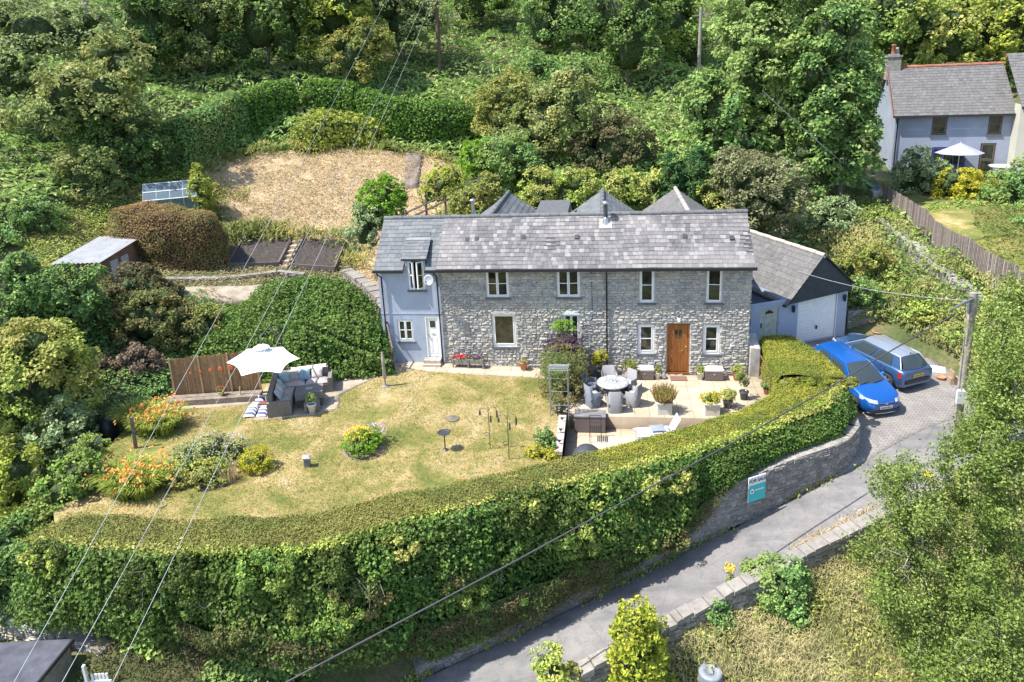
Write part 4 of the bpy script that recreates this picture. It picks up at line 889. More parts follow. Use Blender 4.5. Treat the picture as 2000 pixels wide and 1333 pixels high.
# clipped block at the right end, beside the patio steps
bl = thing('hedge', 'square-topped golden conifer hedge between the patio and the parked blue car', 'hedge')
o0 = [(6.15, .75), (6.1, -.6), (6.05, -2.0), (6.0, -3.0)]; o1 = [(7.5, .85), (8.1, -.8), (8.25, -2.0), (8.35, -3.1)]
zt = 1.42
rows = [[(p[0]-.02, p[1], -.2) for p in o0], [(p[0], p[1], zt-.22) for p in o0], [(p[0]+.12, p[1], zt) for p in o0], [((a[0]+b[0])/2, (a[1]+b[1])/2, zt+.03) for a, b in zip(o0, o1)], [(p[0]-.12, p[1], zt-.02) for p in o1], [(p[0], p[1], zt-.25) for p in o1], [(p[0]+.05, p[1], -.4) for p in o1]]
hedgemesh('clipped_body', rows, 1500, .045, LM['m_conif'], LM['core_t'], bl, rough=.06, lift=.03, up=.5, flip=-1, spread=.8, inset=.03)
for nm, q, s in (('clipped_back', .78, 1), ('clipped_front', -3.05, -1)):
    rr = [[(6.15, q, -.3), (6.9, q+.05*s, -.3), (7.7 if s > 0 else 8.5, q+.05*s, -.3)], [(6.2, q, zt-.1), (6.9, q+.05*s, zt), (7.6 if s > 0 else 8.35, q+.05*s, zt-.1)]]
    hedgemesh(nm, rr, 1200, .045, LM['m_conif'], LM['core_t'], bl, rough=.06, lift=.03, up=.3, flip=s, spread=.8, inset=.03)

crown('seam_growth', [(6.3+.42*k, -3.0+.03*(k % 2), 1.12+.02*(k % 3), .30, .22, .17) for k in range(6)], 60, 9000, .05, LM['m_conif'], LM['core_t'], clump=.10, parent=bl, low=-.9, coresc=.8)
# generic free-standing hedges: (foot line, half width, height)
def bodyhedge(name, label, line, hw, h, mat, size, dens, rough=.12, top=.8, z0=None, cat='hedge', core='core_dark', bulge=.15, up=.35, ns=1.0, lift=.08):
    L = np.array([p[:2] for p in line], float); d = unit(np.gradient(L, axis=0)); nrm = np.c_[-d[:, 1], d[:, 0]]
    z = np.array([p[2] if len(p) > 2 else float(T(p[0], p[1])) for p in line]); hh = np.broadcast_to(h, (len(line),)); ww = np.broadcast_to(hw, (len(line),))
    # closed ends
    L2 = np.r_[[L[0]-d[0]*ww[0]*.5], L, [L[-1]+d[-1]*ww[-1]*.5]]; n2 = np.r_[[nrm[0]], nrm, [nrm[-1]]]; z2 = np.r_[z[0], z, z[-1]]; h2 = np.r_[hh[0]*.55, hh, hh[-1]*.55]; w2 = np.r_[.05, ww, .05]
    prof = [(-1, -.3), (-1-bulge, .3), (-1-bulge*.6, .75), (-top, .97), (0, 1.03), (top, .97), (1+bulge*.6, .75), (1+bulge, .3), (1, -.3)]
    rows = [[(L2[i, 0]+n2[i, 0]*a*w2[i], L2[i, 1]+n2[i, 1]*a*w2[i], z2[i]+b*h2[i]) for i in range(len(L2))] for a, b in prof]
    o = hedgemesh(name, rows, dens, size, LM[mat], LM[core], None, rough=rough, lift=lift, up=up, flip=-1, inset=size*.8, ns=ns, step=.4)
    return tag(o, label, cat)
HEDGES_HERE = 1

# ------------------------------------------------------------------ ground cover nobody could count
GARD = [(15.9, 16.5), (15.9, 9.5), (16.1, 5.65), (16.9, 3.0), (30, 4), (40, 16), (40, 30), (17.5, 30), (16.5, 22)]
BANKR = [(10.9, 5.1), (12.6, 4.5), (13.5, 2.6), (14.2, .2), (15.5, -2.2), (19, -2), (17.5, 2.5), (16.3, 3.6), (15.9, 5.65), (15.4, 9.5), (15.2, 15.5), (13.5, 20), (8.5, 17), (7.6, 11.0), (10.2, 10.2)]
BEDS = [(-24, 1.5), (-9.8, .3), (-9.8, 6), (-13.5, 10.6), (-20.2, 10.2), (-24.0, 9)]
COURT = [(-10, 0), (6.2, 0), (11, 4.8), (8.2, 11.5), (4, 9.0), (-7, 9.0), (-10, 5)]
WSTRIP = [(13.9, 12.6), (14.0, 10), (14.1, 8.0), (14.2, 6.2), (14.5, 4.4), (15.3, 2.6), (16.1, 3.2), (15.4, 4.8), (15.1, 6.3), (15.0, 8), (14.9, 10.2), (14.8, 12.6)]
def spots(n, x0, x1, y0, y1, cond):
    x = rng.uniform(x0, x1, n); y = rng.uniform(y0, y1, n); k = cond(x, y); return x[k], y[k]
def scatter(name, x, y, size, mats, label, cat, hgt=.0, slope=.5, aspect=.35, tilt=.42, clumpn=.45, clumph=.7, zf=T, up=1.0, upright=False):
    z = zf(x, y); P = np.stack([x, y, z], -1); c = vn(P*[1, 1, 0], clumpn, 3.)
    c2 = vn(P*[1, 1, 0], clumpn*3.2, 9.)
    P[:, 2] += hgt*rng.random(len(x))+clumph*np.clip(c-.25, 0, 1)*1.4+clumph*.5*c2
    # slope of the clump surface gives light and dark sides
    e = .25; g = []
    for dx, dy in ((e, 0), (0, e)):
        Q = P*[1, 1, 0]+[dx, dy, 0]; g.append((clumph*1.4*(np.clip(vn(Q, clumpn, 3.)-.25, 0, 1)-np.clip(c-.25, 0, 1))+clumph*.5*(vn(Q, clumpn*3.2, 9.)-c2))/e)
    Nn = np.stack([-g[0], -g[1], np.ones(len(x))*up], -1)
    if upright:
        al = np.stack([rng.normal(0, .3, len(x)), rng.normal(0, .3, len(x)), np.ones(len(x))], -1); Nn = rng.normal(0, 1, (len(x), 3))*[.8, .8, .2]+[-.35, -.45, .8]
        V, F = cards(P, unit(Nn), size, aspect, .2, along=al)
    else:
        V, F = cards(P, unit(Nn), size, aspect, tilt)
    o = npmesh(name, V, F, mats); return tag(o, label, cat, kind='stuff')
def wild(x, y):
    k = ~(inpoly(x, y, [(-27.3, -.5), (-21.5, -.5), (-20, 6), (-21.5, 13), (-27, 13), (-28.5, 6)]) | inpoly(x, y, DRY) | inpoly(x, y, GARD) | inpoly(x, y, BANKR) | inpoly(x, y, BEDS) | inpoly(x, y, COURT) | inpoly(x, y, PLAT) | inpoly(x, y, rp))
    return k
x, y = spots(230000, -62, 52, 2, 74, lambda x, y: wild(x, y) & ((y > 8.5) | (x < -18)) & ((x+ y*.9 > -70)))
nearer = np.hypot(x, y+27); k = rng.random(len(x)) < np.clip(52/nearer, .35, 1)**1.3
x, y = x[k], y[k]
scatter('bracken', x, y, .48, LM['m_fern'], 'green bracken and low scrub covering the hillside', 'bracken', hgt=.25, clumph=1.1, clumpn=.38, aspect=.38)
x, y = spots(60000, 7, 18, -2.5, 21, lambda x, y: inpoly(x, y, BANKR) & ~inpoly(x, y, WSTRIP))
scatter('bank_grass', x, y, .24, leafmat('bank_blades', [(.12, .17, .035), (.20, .24, .06), (.33, .33, .12)], big=.4, bigc=(.52, .46, .20)), 'long yellow-green grass on the bank beside the garage', 'grass', hgt=.3, clumph=.55, clumpn=.6, aspect=.22, upright=True)
x, y = spots(11000, 10.5, 17, -2, 16, lambda x, y: inpoly(x, y, BANKR))
scatter('bank_weeds', x, y, .16, LM['m_mid'], 'leafy green weeds among the grass of the garage bank', 'weeds', hgt=.5, clumph=.5, clumpn=.5, aspect=.6)
x, y = spots(26000, -28.5, -20, -.5, 13, lambda x, y: inpoly(x, y, [(-27.3, -.5), (-21.5, -.5), (-20, 6), (-21.5, 13), (-27, 13), (-28.5, 6)]) & ~inpoly(x, y, BEDS))
scatter('yard_weeds', x, y, .14, LM['m_lime2'], 'short weeds between the shed and the greenhouse', 'weeds', hgt=.08, clumph=.2, clumpn=.8, aspect=.5)
m_hay = LM['m_straw']
x, y = spots(60000, -25.5, -6, 3, 23, lambda x, y: inpoly(x, y, DRY))
scatter('hay', x, y, .20, m_hay, 'cut straw-coloured grass lying on the dry bank', 'hay', hgt=.06, clumph=.30, clumpn=.9, aspect=.16, zf=lambda x, y: T(x, y)+.12, tilt=.5)
BQ = [[(-20.1, 9.06), (-17.63, 9.67), (-17.19, 6.76), (-19.56, 5.91)], [(-17.0, 9.69), (-14.67, 9.98), (-14.26, 7.12), (-16.57, 6.91)]]
x, y = spots(16000, -24, -9.5, 1.5, 11, lambda x, y: inpoly(x, y, BEDS) & ~inpoly(x, y, BQ[0]) & ~inpoly(x, y, BQ[1]))
scatter('bed_surround_grass', x, y, .16, m_hay, 'dry grass around the dug beds', 'grass', hgt=.05, clumph=.12, clumpn=.9, aspect=.25)
# unmown rim of the dry bank
rim = np.array(DRY+[DRY[0]]); tt = rng.random(9000)*(len(rim)-1); i_ = tt.astype(int); f_ = (tt-i_)[:, None]; q = rim[i_]*(1-f_)+rim[i_+1]*f_+rng.normal(0, .45, (9000, 2)); q = q[q[:, 1] > 7]
scatter('rough_grass_rim', q[:, 0], q[:, 1], .34, LM['m_grass'], 'rough unmown grass along the rim of the dry bank', 'grass', hgt=.25, clumph=.5, clumpn=.8, aspect=.2, upright=True)
# lawn sward
x, y = spots(120000, -17.3, -1.5, -12.3, 0, lambda x, y: inpoly(x, y, LAWN))
k = ~(inpoly(x, y, [(-12.75, -5.45), (-10.6, -4.95), (-9.95, -4.35), (-10.3, -3.3), (-9.3, -1.5), (-8.0, -.75), (-7, -1.0), (-1.5, -1.0), (-1.5, .1), (-11.6, 0), (-17.2, -3.5), (-17.2, -4.95), (-13.55, -4.25)]))
x, y = x[k], y[k]
m_sw = leafmat('sward', [(.19, .19, .05), (.30, .26, .09), (.42, .34, .16)], big=.5, bigc=(.20, .20, .05), transl=.2)
scatter('lawn_blades', x, y, .045, m_sw, 'short sun-bleached grass blades of the lawn', 'grass', hgt=.01, clumph=.02, clumpn=1.2, aspect=.3, zf=LZ, tilt=.9)
# lower field and the foot of the hedge
x, y = spots(260000, -2, 24, -17, -6, lambda x, y: (y < -8.6+.5*(x-3.5)*.95-.9) & ~inpoly(x, y, rp) & (y < -5.5) & (y > -16.5))
scatter('field_grass', x, y, .15, leafmat('field_blades', [(.20, .24, .05), (.34, .34, .11), (.50, .44, .20)], big=.5, bigc=(.56, .48, .26)), 'tall seeding grass in the field below the road wall', 'grass', hgt=.3, clumph=.55, clumpn=.7, aspect=.10, upright=True)
x, y = spots(30000, -2, 24, -17, -6, lambda x, y: (y < -8.6+.5*(x-3.5)*.95-.9) & ~inpoly(x, y, rp) & (y < -5.5) & (vn(np.stack([x, y, 0*x], -1), .45, 2.) > .5))
scatter('field_weeds', x, y, .09, LM['m_lime2'], 'leafy weeds among the field grass', 'weeds', hgt=.4, clumph=.5, clumpn=.7, aspect=.6)
x, y = spots(26000, -20, -5, -17, -12.6, lambda x, y: (x > -13.6) & ~inpoly(x, y, rp) & (y < -13.2+.0*x))
scatter('bank_litter', x, y, .12, leafmat('dry_litter', [(.12, .09, .055), (.22, .16, .09), (.10, .13, .035)], bigc=(.10, .16, .04)), 'dry stems and rubble weeds at the hedge foot', 'ground cover', hgt=.12, clumph=.35, clumpn=.7, aspect=.3)
x, y = spots(22000, -25, -16, -11, 3, lambda x, y: inpoly(x, y, [(-23, -11), (-17.2, -11), (-17.5, -4.5), (-17.3, -3.2), (-16.5, -2.2), (-18, 2), (-24, 2)]))
scatter('shade_weeds', x, y, .16, LM['m_mid2'], 'shaded ferns and weeds left of the lawn', 'weeds', hgt=.15, clumph=.45, clumpn=.8, aspect=.45)
# road verges
vr = []
for line, off, n in ((ROADN, .10, 5200), (ROADS, -.12, 4200)):
    a = np.array(line); tt = rng.random(n)*(len(a)-2)+.5; i_ = np.clip(tt.astype(int), 0, len(a)-2); f_ = (tt-i_)[:, None]; q = a[i_]*(1-f_)+a[i_+1]*f_
    d = unit(a[i_+1, :2]-a[i_, :2]); nr = np.c_[-d[:, 1], d[:, 0]]; q[:, :2] += nr*(off+rng.normal(0, .09, (n, 1))); keep = vn(q*[1, 1, 0], .7, 1.) > .42
    if line is ROADN: keep &= (q[:, 0] < 7.4)
    vr.append(q[keep])
q = np.concatenate(vr)
V, F = cards(q+np.c_[0*q[:, :2], rng.random(len(q))*.16], unit(rng.normal(0, .5, (len(q), 3))+[0, -.3, .5]), .11, .35, .3, along=np.tile([0, 0, 1.], (len(q), 1)))
tag(npmesh('verge_weeds', V, F, LM['m_lime2']), 'low weeds growing along both edges of the lane', 'weeds', kind='stuff')
a = np.array([(5.4, -9.0, -1.62), (8.2, -7.55, -1.05)]); n = 2600; f_ = rng.random((n, 1)); q = a[0]*(1-f_)+a[1]*f_; q[:, :2] += rng.normal(0, .16, (n, 2)); q[:, 2] += rng.random(n)*.35
V, F = cards(q, unit(rng.normal(0, .6, (n, 3))+[0, -.3, .4]), .20, .14, .2, along=np.tile([0, 0, 1.], (n, 1)))
tag(npmesh('verge_grass', V, F, LM['m_straw']), 'pale seeding grass along the inside of the road wall', 'grass', kind='stuff')
x, y = spots(26000, 15.9, 34, 3, 17, lambda x, y: inpoly(x, y, GARD) & (vn(np.stack([x, y, 0*x], -1), .35, 4.) > .47))
scatter('rough_lawn_growth', x, y, .17, leafmat('rough_lawn', [(.10, .15, .03), (.17, .21, .05), (.26, .27, .09)], bigc=(.20, .24, .06), transl=.2), 'tufts and weeds in the upper garden lawn', 'grass', hgt=.08, clumph=.35, clumpn=.6, aspect=.3)
# garden of the upper house
struct(patch('upper_garden', [(16.2, 16.3), (16.1, 9.5), (16.3, 5.8), (17.0, 3.4), (30, 5), (38, 16), (38, 22), (17.5, 22)], lambda x, y: T(x, y)+.05, lawn_mat('upper_lawn', .05), .6, skirt=.5))

# plants: name,label,category,group,leaf material,core,leaf size,density,clump radius,foot,trunk radius,blobs (x,y,z,rx,ry,rz)
PLANTS = [
 ('thicket','olive thicket with grey twigs on the far left slope below the bare leaning trunk','bushes','trees and tall bushes on the wild hillside','m_olive','core_dark',0.26,1.5,0.6,(-29.59,10.65,7.78),None,[(-29.03,11.08,11.85,2.21,2.07,1.86),(-27.58,12.14,9.96,1.52,1.35,1.09),(-30.93,9.55,10.86,1.87,1.67,1.37),(-27.75,12.02,13.5,1.49,1.42,1.31)],{}),
 ('thicket','grey-green scrub filling the top left corner of the slope','bushes','trees and tall bushes on the wild hillside','m_greyg','core_dark',0.26,1.4,0.6,(-35.22,12.71,9.86),None,[(-34.41,13.42,15.58,2.48,2.27,1.96),(-32.55,14.94,15.55,1.91,1.75,1.51),(-35.56,12.41,12.95,1.7,1.67,1.63)],{}),
 ('hill_tree','dark evergreen-looking tree right of the bare trunk at the top left','tree','trees and tall bushes on the wild hillside','m_dark','core_dark',0.3,1.4,0.8,(-35.79,26.16,13.04),0.16,[(-35.62,26.28,16.51,2.39,2.7,3.15),(-33.9,27.39,18.0,2.01,2.22,2.54),(-36.51,25.66,14.24,1.8,1.75,1.68)],{}),
 ('hill_tree','yellowish willow at the top edge between two dark trees on the left','tree','trees and tall bushes on the wild hillside','m_olive','core_dark',0.26,1.4,0.7,(-32.31,28.34,12.86),0.14,[(-31.78,28.65,17.0,2.05,2.53,3.24),(-30.32,29.46,17.95,1.65,1.86,2.17),(-33.04,27.91,14.88,1.64,1.76,1.95)],{}),
 ('hill_tree','deep green tall tree at the top edge left of the bright maple','tree','trees and tall bushes on the wild hillside','m_dark','core_dark',0.3,1.4,0.8,(-28.14,30.58,12.64),0.2,[(-28.2,30.55,16.72,2.32,2.63,3.1),(-29.63,29.82,15.16,1.68,1.8,1.99),(-26.29,31.44,15.86,1.92,2.41,3.15),(-26.75,31.23,18.29,2.53,2.4,2.22)],{}),
 ('hill_tree','bright yellow-green maple on the hill left of the long telegraph wires','tree','trees and tall bushes on the wild hillside','m_lime','core_dark',0.34,1.5,0.6,(-23.18,32.75,12.39),0.16,[(-22.48,33.01,17.37,2.59,2.64,2.72),(-24.01,32.42,15.78,1.64,1.68,1.73),(-21.21,33.47,16.1,1.74,1.87,2.06),(-22.82,32.89,19.81,2.56,2.34,2.02)],{}),
 ('hill_tree','dull sage-green tree just left of the tall brown telegraph pole','tree','trees and tall bushes on the wild hillside','m_greyg','core_dark',0.26,1.5,0.7,(-17.9,36.72,13.0),0.14,[(-17.62,36.8,16.5,2.5,2.46,2.39),(-19.19,36.34,18.26,2.02,2.07,2.13),(-15.79,37.27,17.51,1.82,1.86,1.91)],{}),
 ('shrub','yellow-green shrub below the bright maple on the hillside','shrub','trees and tall bushes on the wild hillside','m_yolive','core_dark',0.24,1.4,0.6,(-20.03,29.75,10.68),None,[(-19.92,29.79,13.9,1.98,2.02,2.09),(-18.85,30.16,15.05,1.24,1.26,1.3)],{}),
 ('hill_tree','pale feathery tree at the top edge right of the telegraph pole','tree','trees and tall bushes on the wild hillside','m_mid','core_dark',0.26,1.3,0.8,(-12.95,46.76,16.27),0.12,[(-13.31,46.69,18.74,3.09,2.83,2.44),(-10.72,47.11,19.6,2.83,2.67,2.43)],{}),
 ('hill_tree','mid-green tree at the top edge above the thin pale saplings','tree','trees and tall bushes on the wild hillside','m_mid2','core_dark',0.28,1.4,0.8,(-3.41,41.5,13.27),0.14,[(-3.31,41.51,17.35,3.07,3.03,2.98),(-5.72,41.35,15.66,1.91,2.05,2.26),(-0.99,41.58,15.89,2.13,2.27,2.49)],{}),
 ('hill_tree','dark hollow-looking tree in the middle of the slope left of the grey pole','tree','trees and tall bushes on the wild hillside','m_dark','core_dark',0.28,1.4,0.8,(2.02,33.85,10.06),0.16,[(2.02,33.85,13.74,1.89,2.46,3.32),(0.79,33.88,16.2,2.08,2.13,2.19),(2.84,33.82,16.08,1.87,1.99,2.18)],{}),
 ('hill_tree','broad green tree at the top edge beside the grey telegraph pole','tree','trees and tall bushes on the wild hillside','m_mid','core_dark',0.28,1.4,0.8,(5.78,38.93,11.94),0.14,[(5.73,38.94,15.41,2.24,2.48,2.83),(4.4,39.04,17.6,2.68,2.55,2.35),(7.08,38.81,13.19,1.58,1.71,1.9)],{}),
 ('thicket','tangle of bramble and young ash across the middle of the slope','bushes','trees and tall bushes on the wild hillside','m_mid2','core_dark',0.24,1.4,0.6,(-2.19,32.15,9.47),None,[(-2.15,32.15,11.51,2.08,1.78,1.32),(-5.87,31.89,12.07,1.59,1.44,1.23),(-0.1,32.19,10.2,1.42,1.31,1.14)],{}),
 ('hill_tree','huge pale ash with airy crown right of the grey telegraph pole','tree','trees and tall bushes on the wild hillside','m_ash','core_dark',0.26,1.9,0.8,(10.79,17.71,5.71),0.22,[(10.13,17.86,12.96,2.57,2.75,3.02),(8.83,18.13,10.66,1.86,2.03,2.28),(11.43,17.55,9.38,2.29,2.4,2.57),(9.44,18.01,15.86,2.68,2.36,1.88),(12.03,17.39,12.86,2.08,2.25,2.5),(9.24,18.05,7.9,1.57,1.6,1.65)],{}),
 ('hill_tree','dense dark tree between the pale ash and the upper white house','tree','trees and tall bushes on the wild hillside','m_dark2','core_dark',0.24,2.0,0.7,(13.35,14.91,3.96),0.2,[(12.82,15.08,8.06,1.79,2.11,2.59),(12.19,15.27,5.87,1.63,1.66,1.71),(13.04,15.01,10.3,1.48,1.67,1.95),(12.38,15.21,12.79,1.46,1.61,1.84),(13.52,14.86,6.91,1.22,1.52,1.98),(11.61,15.43,11.19,1.29,1.44,1.66)],{}),
 ('hill_tree','tall green tree at the top edge behind the dark tree beside the white house','tree','trees and tall bushes on the wild hillside','m_mid','core_dark',0.3,1.5,0.8,(21.09,31.29,11.28),0.16,[(20.45,31.52,15.37,2.1,2.23,2.42),(19.19,31.94,14.73,1.75,2.03,2.45),(21.26,31.23,13.12,1.54,1.57,1.62)],{}),
 ('hill_tree','bright green tree directly behind the chimney of the upper white house','tree','trees and tall bushes on the wild hillside','m_lime2','core_dark',0.3,1.6,0.7,(24.12,32.27,10.38),0.16,[(24.13,32.26,13.76,2.32,2.29,2.24),(22.99,32.72,12.33,1.58,1.61,1.66),(25.46,31.7,12.57,1.92,1.88,1.82)],{}),
 ('hill_tree','sunny yellow-green tree at the top right corner behind the slate roofs','tree','trees and tall bushes on the wild hillside','m_lime','core_dark',0.3,1.6,0.7,(29.37,32.1,11.28),0.16,[(29.1,32.23,13.87,2.29,2.18,2.01),(27.79,32.85,12.48,1.95,1.75,1.44),(30.52,31.51,12.32,1.51,1.55,1.59)],{}),
 ('hill_tree','mid-green tree cut by the top edge above the upper white house','tree','trees and tall bushes on the wild hillside','m_mid','core_dark',0.3,1.5,0.8,(30.95,40.21,14.59),0.16,[(30.44,40.44,16.48,3.03,2.55,1.82),(32.74,39.35,16.06,2.97,2.41,1.56),(28.03,41.47,16.5,2.21,2.07,1.86)],{}),
 ('bush','round olive hawthorn above the rear roofs left of the fern slope','bush','trees and tall bushes on the wild hillside','m_olive','core_dark',0.2,1.7,0.5,(-3.7,17.83,6.07),0.1,[(-3.94,17.81,8.68,1.94,2.12,2.39),(-2.3,17.93,9.88,1.6,1.77,2.03),(-5.58,17.64,8.1,1.46,1.56,1.71)],{}),
 ('bush','yellowish hawthorn beside the end of the clipped laurel hedge','bush','trees and tall bushes on the wild hillside','m_yolive','core_dark',0.2,1.7,0.5,(-6.63,19.01,7.33),None,[(-6.86,18.98,9.5,1.6,1.73,1.93),(-5.98,19.1,10.6,1.32,1.35,1.39)],{}),
 ('bush','shadowed bramble mound with grey dead stems above the middle rear roof','bush','trees and tall bushes on the wild hillside','m_brownish','core_dark',0.18,1.5,0.45,(0.83,16.98,5.75),None,[(0.52,16.98,7.35,2.05,1.87,1.6),(-1.06,16.97,6.76,1.59,1.49,1.34),(2.08,16.94,6.99,1.1,1.06,0.99)],{}),
 ('bush','big-leaved sycamore bush above the twin cypresses','bush','trees and tall bushes on the wild hillside','m_mid2','core_dark',0.26,1.8,0.5,(7.21,16.39,5.99),None,[(6.82,16.46,9.32,1.51,1.67,1.91),(5.63,16.63,10.54,1.15,1.14,1.11),(7.74,16.3,7.51,1.37,1.46,1.6),(6.3,16.53,7.22,1.23,1.39,1.62)],{}),
 ('bush','pale dry elder bush behind the garage roof','bush','trees and tall bushes on the wild hillside','m_pale','core_dark',0.17,1.8,0.45,(7.83,10.17,4.18),None,[(7.75,10.19,6.06,1.58,1.51,1.39),(6.5,10.43,6.32,1.07,1.14,1.26),(8.99,9.91,5.29,1.05,1.13,1.24),(8.05,10.12,4.73,1.6,1.35,0.98)],{}),
 ('cypress','dark pointed cypress behind the right rear roof,left one of the pair','cypress','pair of cypresses','m_cyp','core_dark',0.14,2.0,0.25,(3.6,11.32,4.99),None,[(3.58,11.32,6.25,0.5,0.85,1.39),(3.62,11.32,5.56,0.61,0.72,0.87)],{'low': -0.9}),
 ('cypress','dark pointed cypress behind the right rear roof,right one of the pair','cypress','pair of cypresses','m_cyp','core_dark',0.14,2.0,0.25,(4.75,11.19,4.99),None,[(4.72,11.2,6.38,0.55,0.9,1.44),(4.74,11.19,5.55,0.66,0.74,0.87)],{'low': -0.9}),
 ('bay_bush','bright round clipped bay bush on the dry bank above the left rear roof','bush',None,'m_bright','core_dark',0.13,2.2,0.2,(-7.7,14.78,5.67),None,[(-7.61,14.8,7.13,1.05,1.1,1.17)],{'low': -0.8}),
 ('bush','loose dark green shrub right of the bright round bay bush','bush',None,'m_mid2','core_dark',0.18,1.8,0.4,(-5.59,14.11,5.12),None,[(-5.51,14.12,6.8,1.27,1.38,1.53),(-6.37,13.99,7.6,1.06,0.99,0.89),(-4.64,14.23,6.0,1.07,1.09,1.12)],{}),
 ('round_tree','neat lollipop bay tree with vivid green ball crown beside the left roof end','tree',None,'m_bright','core_dark',0.11,2.6,0.18,(-11.51,7.1,4.63),0.07,[(-11.38,7.14,6.04,1.15,1.2,1.27)],{'low': -0.9}),
 ('shrub','upright grey-green shrub under the ball-shaped bay tree','shrub',None,'m_greyg2','core_dark',0.13,2.0,0.25,(-12.14,6.02,3.69),None,[(-12.14,6.02,4.76,0.62,0.78,1.03),(-11.61,6.21,5.36,0.51,0.58,0.68)],{}),
 ('shrub','yellow-green broom beside the timber rail fence on the dry bank','shrub',None,'m_lime','core_dark',0.13,1.6,0.3,(-8.74,9.45,5.46),None,[(-8.67,9.47,6.51,0.82,0.82,0.81),(-9.37,9.29,5.92,0.6,0.57,0.52),(-7.98,9.63,6.8,0.49,0.48,0.46)],{}),
 ('shrub','dry golden weeds behind the flue at the left end of the main roof','shrub',None,'m_yolive','core_dark',0.13,1.4,0.3,(-6.77,7.83,5.2),None,[(-6.74,7.84,5.87,0.84,0.81,0.77),(-7.39,7.71,5.64,0.52,0.56,0.61),(-6.06,7.96,6.49,0.57,0.61,0.66)],{}),
 ('weed_bank','sunlit nettle bank seen over the ridge between the left and middle rear roofs','weeds',None,'m_lime2','core_dark',0.14,1.5,0.35,(-2.71,11.89,4.28),None,[(-3.55,11.82,5.04,1.15,1.08,0.97),(-2.25,11.92,5.29,1.09,1.02,0.91),(-1.53,11.96,5.99,0.86,0.85,0.84),(-3.52,11.83,6.06,0.97,0.85,0.66)],{}),
 ('weed_bank','sunlit nettle bank seen over the ridge between the middle and right rear roofs','weeds',None,'m_lime2','core_dark',0.14,1.5,0.35,(1.57,11.95,4.19),None,[(1.43,11.96,5.2,0.85,0.87,0.9),(2.4,11.91,5.76,0.85,0.82,0.77),(0.87,11.98,5.93,0.85,0.8,0.72)],{}),
 ('weed_bank','nettles and grass behind the right end of the main ridge','weeds',None,'m_lime2','core_dark',0.14,1.5,0.35,(5.8,10.54,4.41),None,[(5.78,10.54,5.1,0.81,0.74,0.63),(5.38,10.6,5.78,0.65,0.64,0.62),(6.43,10.44,4.83,0.7,0.67,0.62)],{}),
 ('ivy_tree','tall ivy-clad tree with dark glossy leaves behind the greenhouse','tree','overgrown left garden edge','m_dark2','core_dark',0.17,2.2,0.4,(-28.85,11.34,4.23),None,[(-28.51,11.6,7.62,1.84,2.01,2.26),(-29.08,11.17,8.9,1.36,1.51,1.75),(-27.39,12.4,8.4,1.55,1.51,1.47),(-29.14,11.13,6.17,1.23,1.45,1.77),(-27.02,12.65,7.74,0.94,0.96,0.99)],{}),
 ('willow','pale willow bush left of the ivy-clad tree behind the shed','bush','overgrown left garden edge','m_olive','core_dark',0.17,2.0,0.4,(-29.0,8.04,4.38),None,[(-28.66,8.32,7.52,1.28,1.48,1.79),(-28.65,8.33,5.49,1.44,1.47,1.52),(-28.25,8.65,6.3,1.04,1.29,1.67)],{}),
 ('shrub','small lime shrub at the right end of the greenhouse','shrub',None,'m_lime','core_dark',0.12,1.8,0.22,(-22.67,9.52,5.73),None,[(-22.62,9.55,6.66,0.52,0.68,0.91),(-22.39,9.69,6.13,0.35,0.36,0.37)],{}),
 ('shrub','low elder sprouting between the shed and the ivy-clad tree','shrub','overgrown left garden edge','m_mid2','core_dark',0.16,1.7,0.4,(-28.7,3.65,4.37),None,[(-28.33,3.99,5.87,1.54,1.36,1.08),(-29.19,3.18,5.29,1.14,1.16,1.2)],{}),
 ('walnut_tree','big dark green tree at the left edge in front of the tin-roofed shed','tree','overgrown left garden edge','m_dark2','core_dark',0.17,2.3,0.45,(-22.68,-3.05,0.4),0.16,[(-22.3,-2.69,4.19,1.55,1.41,1.2),(-22.91,-3.27,3.42,1.44,1.38,1.3),(-21.81,-2.26,2.82,1.17,1.15,1.12),(-22.6,-2.97,1.97,1.68,1.54,1.33),(-23.04,-3.39,5.17,1.01,0.98,0.95)],{}),
 ('hazel_tree','sunlit yellow-green hazel filling the left edge below the dark tree','tree','overgrown left garden edge','m_lime2','core_dark',0.15,2.2,0.4,(-20.6,-7.33,-1.52),0.14,[(-19.96,-6.67,3.37,1.34,1.26,1.13),(-19.74,-6.46,1.7,1.28,1.31,1.35),(-20.5,-7.22,1.67,1.07,1.25,1.5),(-20.4,-7.12,0.01,1.28,1.23,1.15),(-19.26,-6.02,2.69,0.74,0.75,0.77)],{}),
 ('hazel_tree','bluish shaded bush between the hazel and the orange day lilies','bush','overgrown left garden edge','m_greyg2','core_dark',0.13,2.0,0.3,(-19.03,-7.87,-1.92),None,[(-18.84,-7.68,0.39,0.88,0.97,1.11),(-19.5,-8.34,-0.61,1.05,0.99,0.92),(-18.43,-7.29,0.97,0.62,0.71,0.84)],{}),
 ('bush','bright bush at the left edge level with the lower end of the lawn','bush','overgrown left garden edge','m_lime','core_dark',0.13,2.0,0.3,(-18.63,-10.35,-1.27),None,[(-18.43,-10.13,0.6,0.71,0.89,1.17),(-18.46,-10.16,-0.66,0.8,0.82,0.85)],{}),
 ('bush','dark bush at the lower left edge where the long hedge begins','bush','overgrown left garden edge','m_dark2','core_dark',0.12,2.0,0.3,(-16.86,-12.12,-1.9),None,[(-16.75,-12.0,-0.43,0.87,0.89,0.92),(-16.27,-11.48,-0.64,0.75,0.73,0.71),(-16.67,-11.91,-1.72,1.04,0.94,0.78),(-17.08,-12.38,-1.17,0.72,0.8,0.91),(-15.88,-11.08,-1.83,0.92,0.94,0.97)],{}),
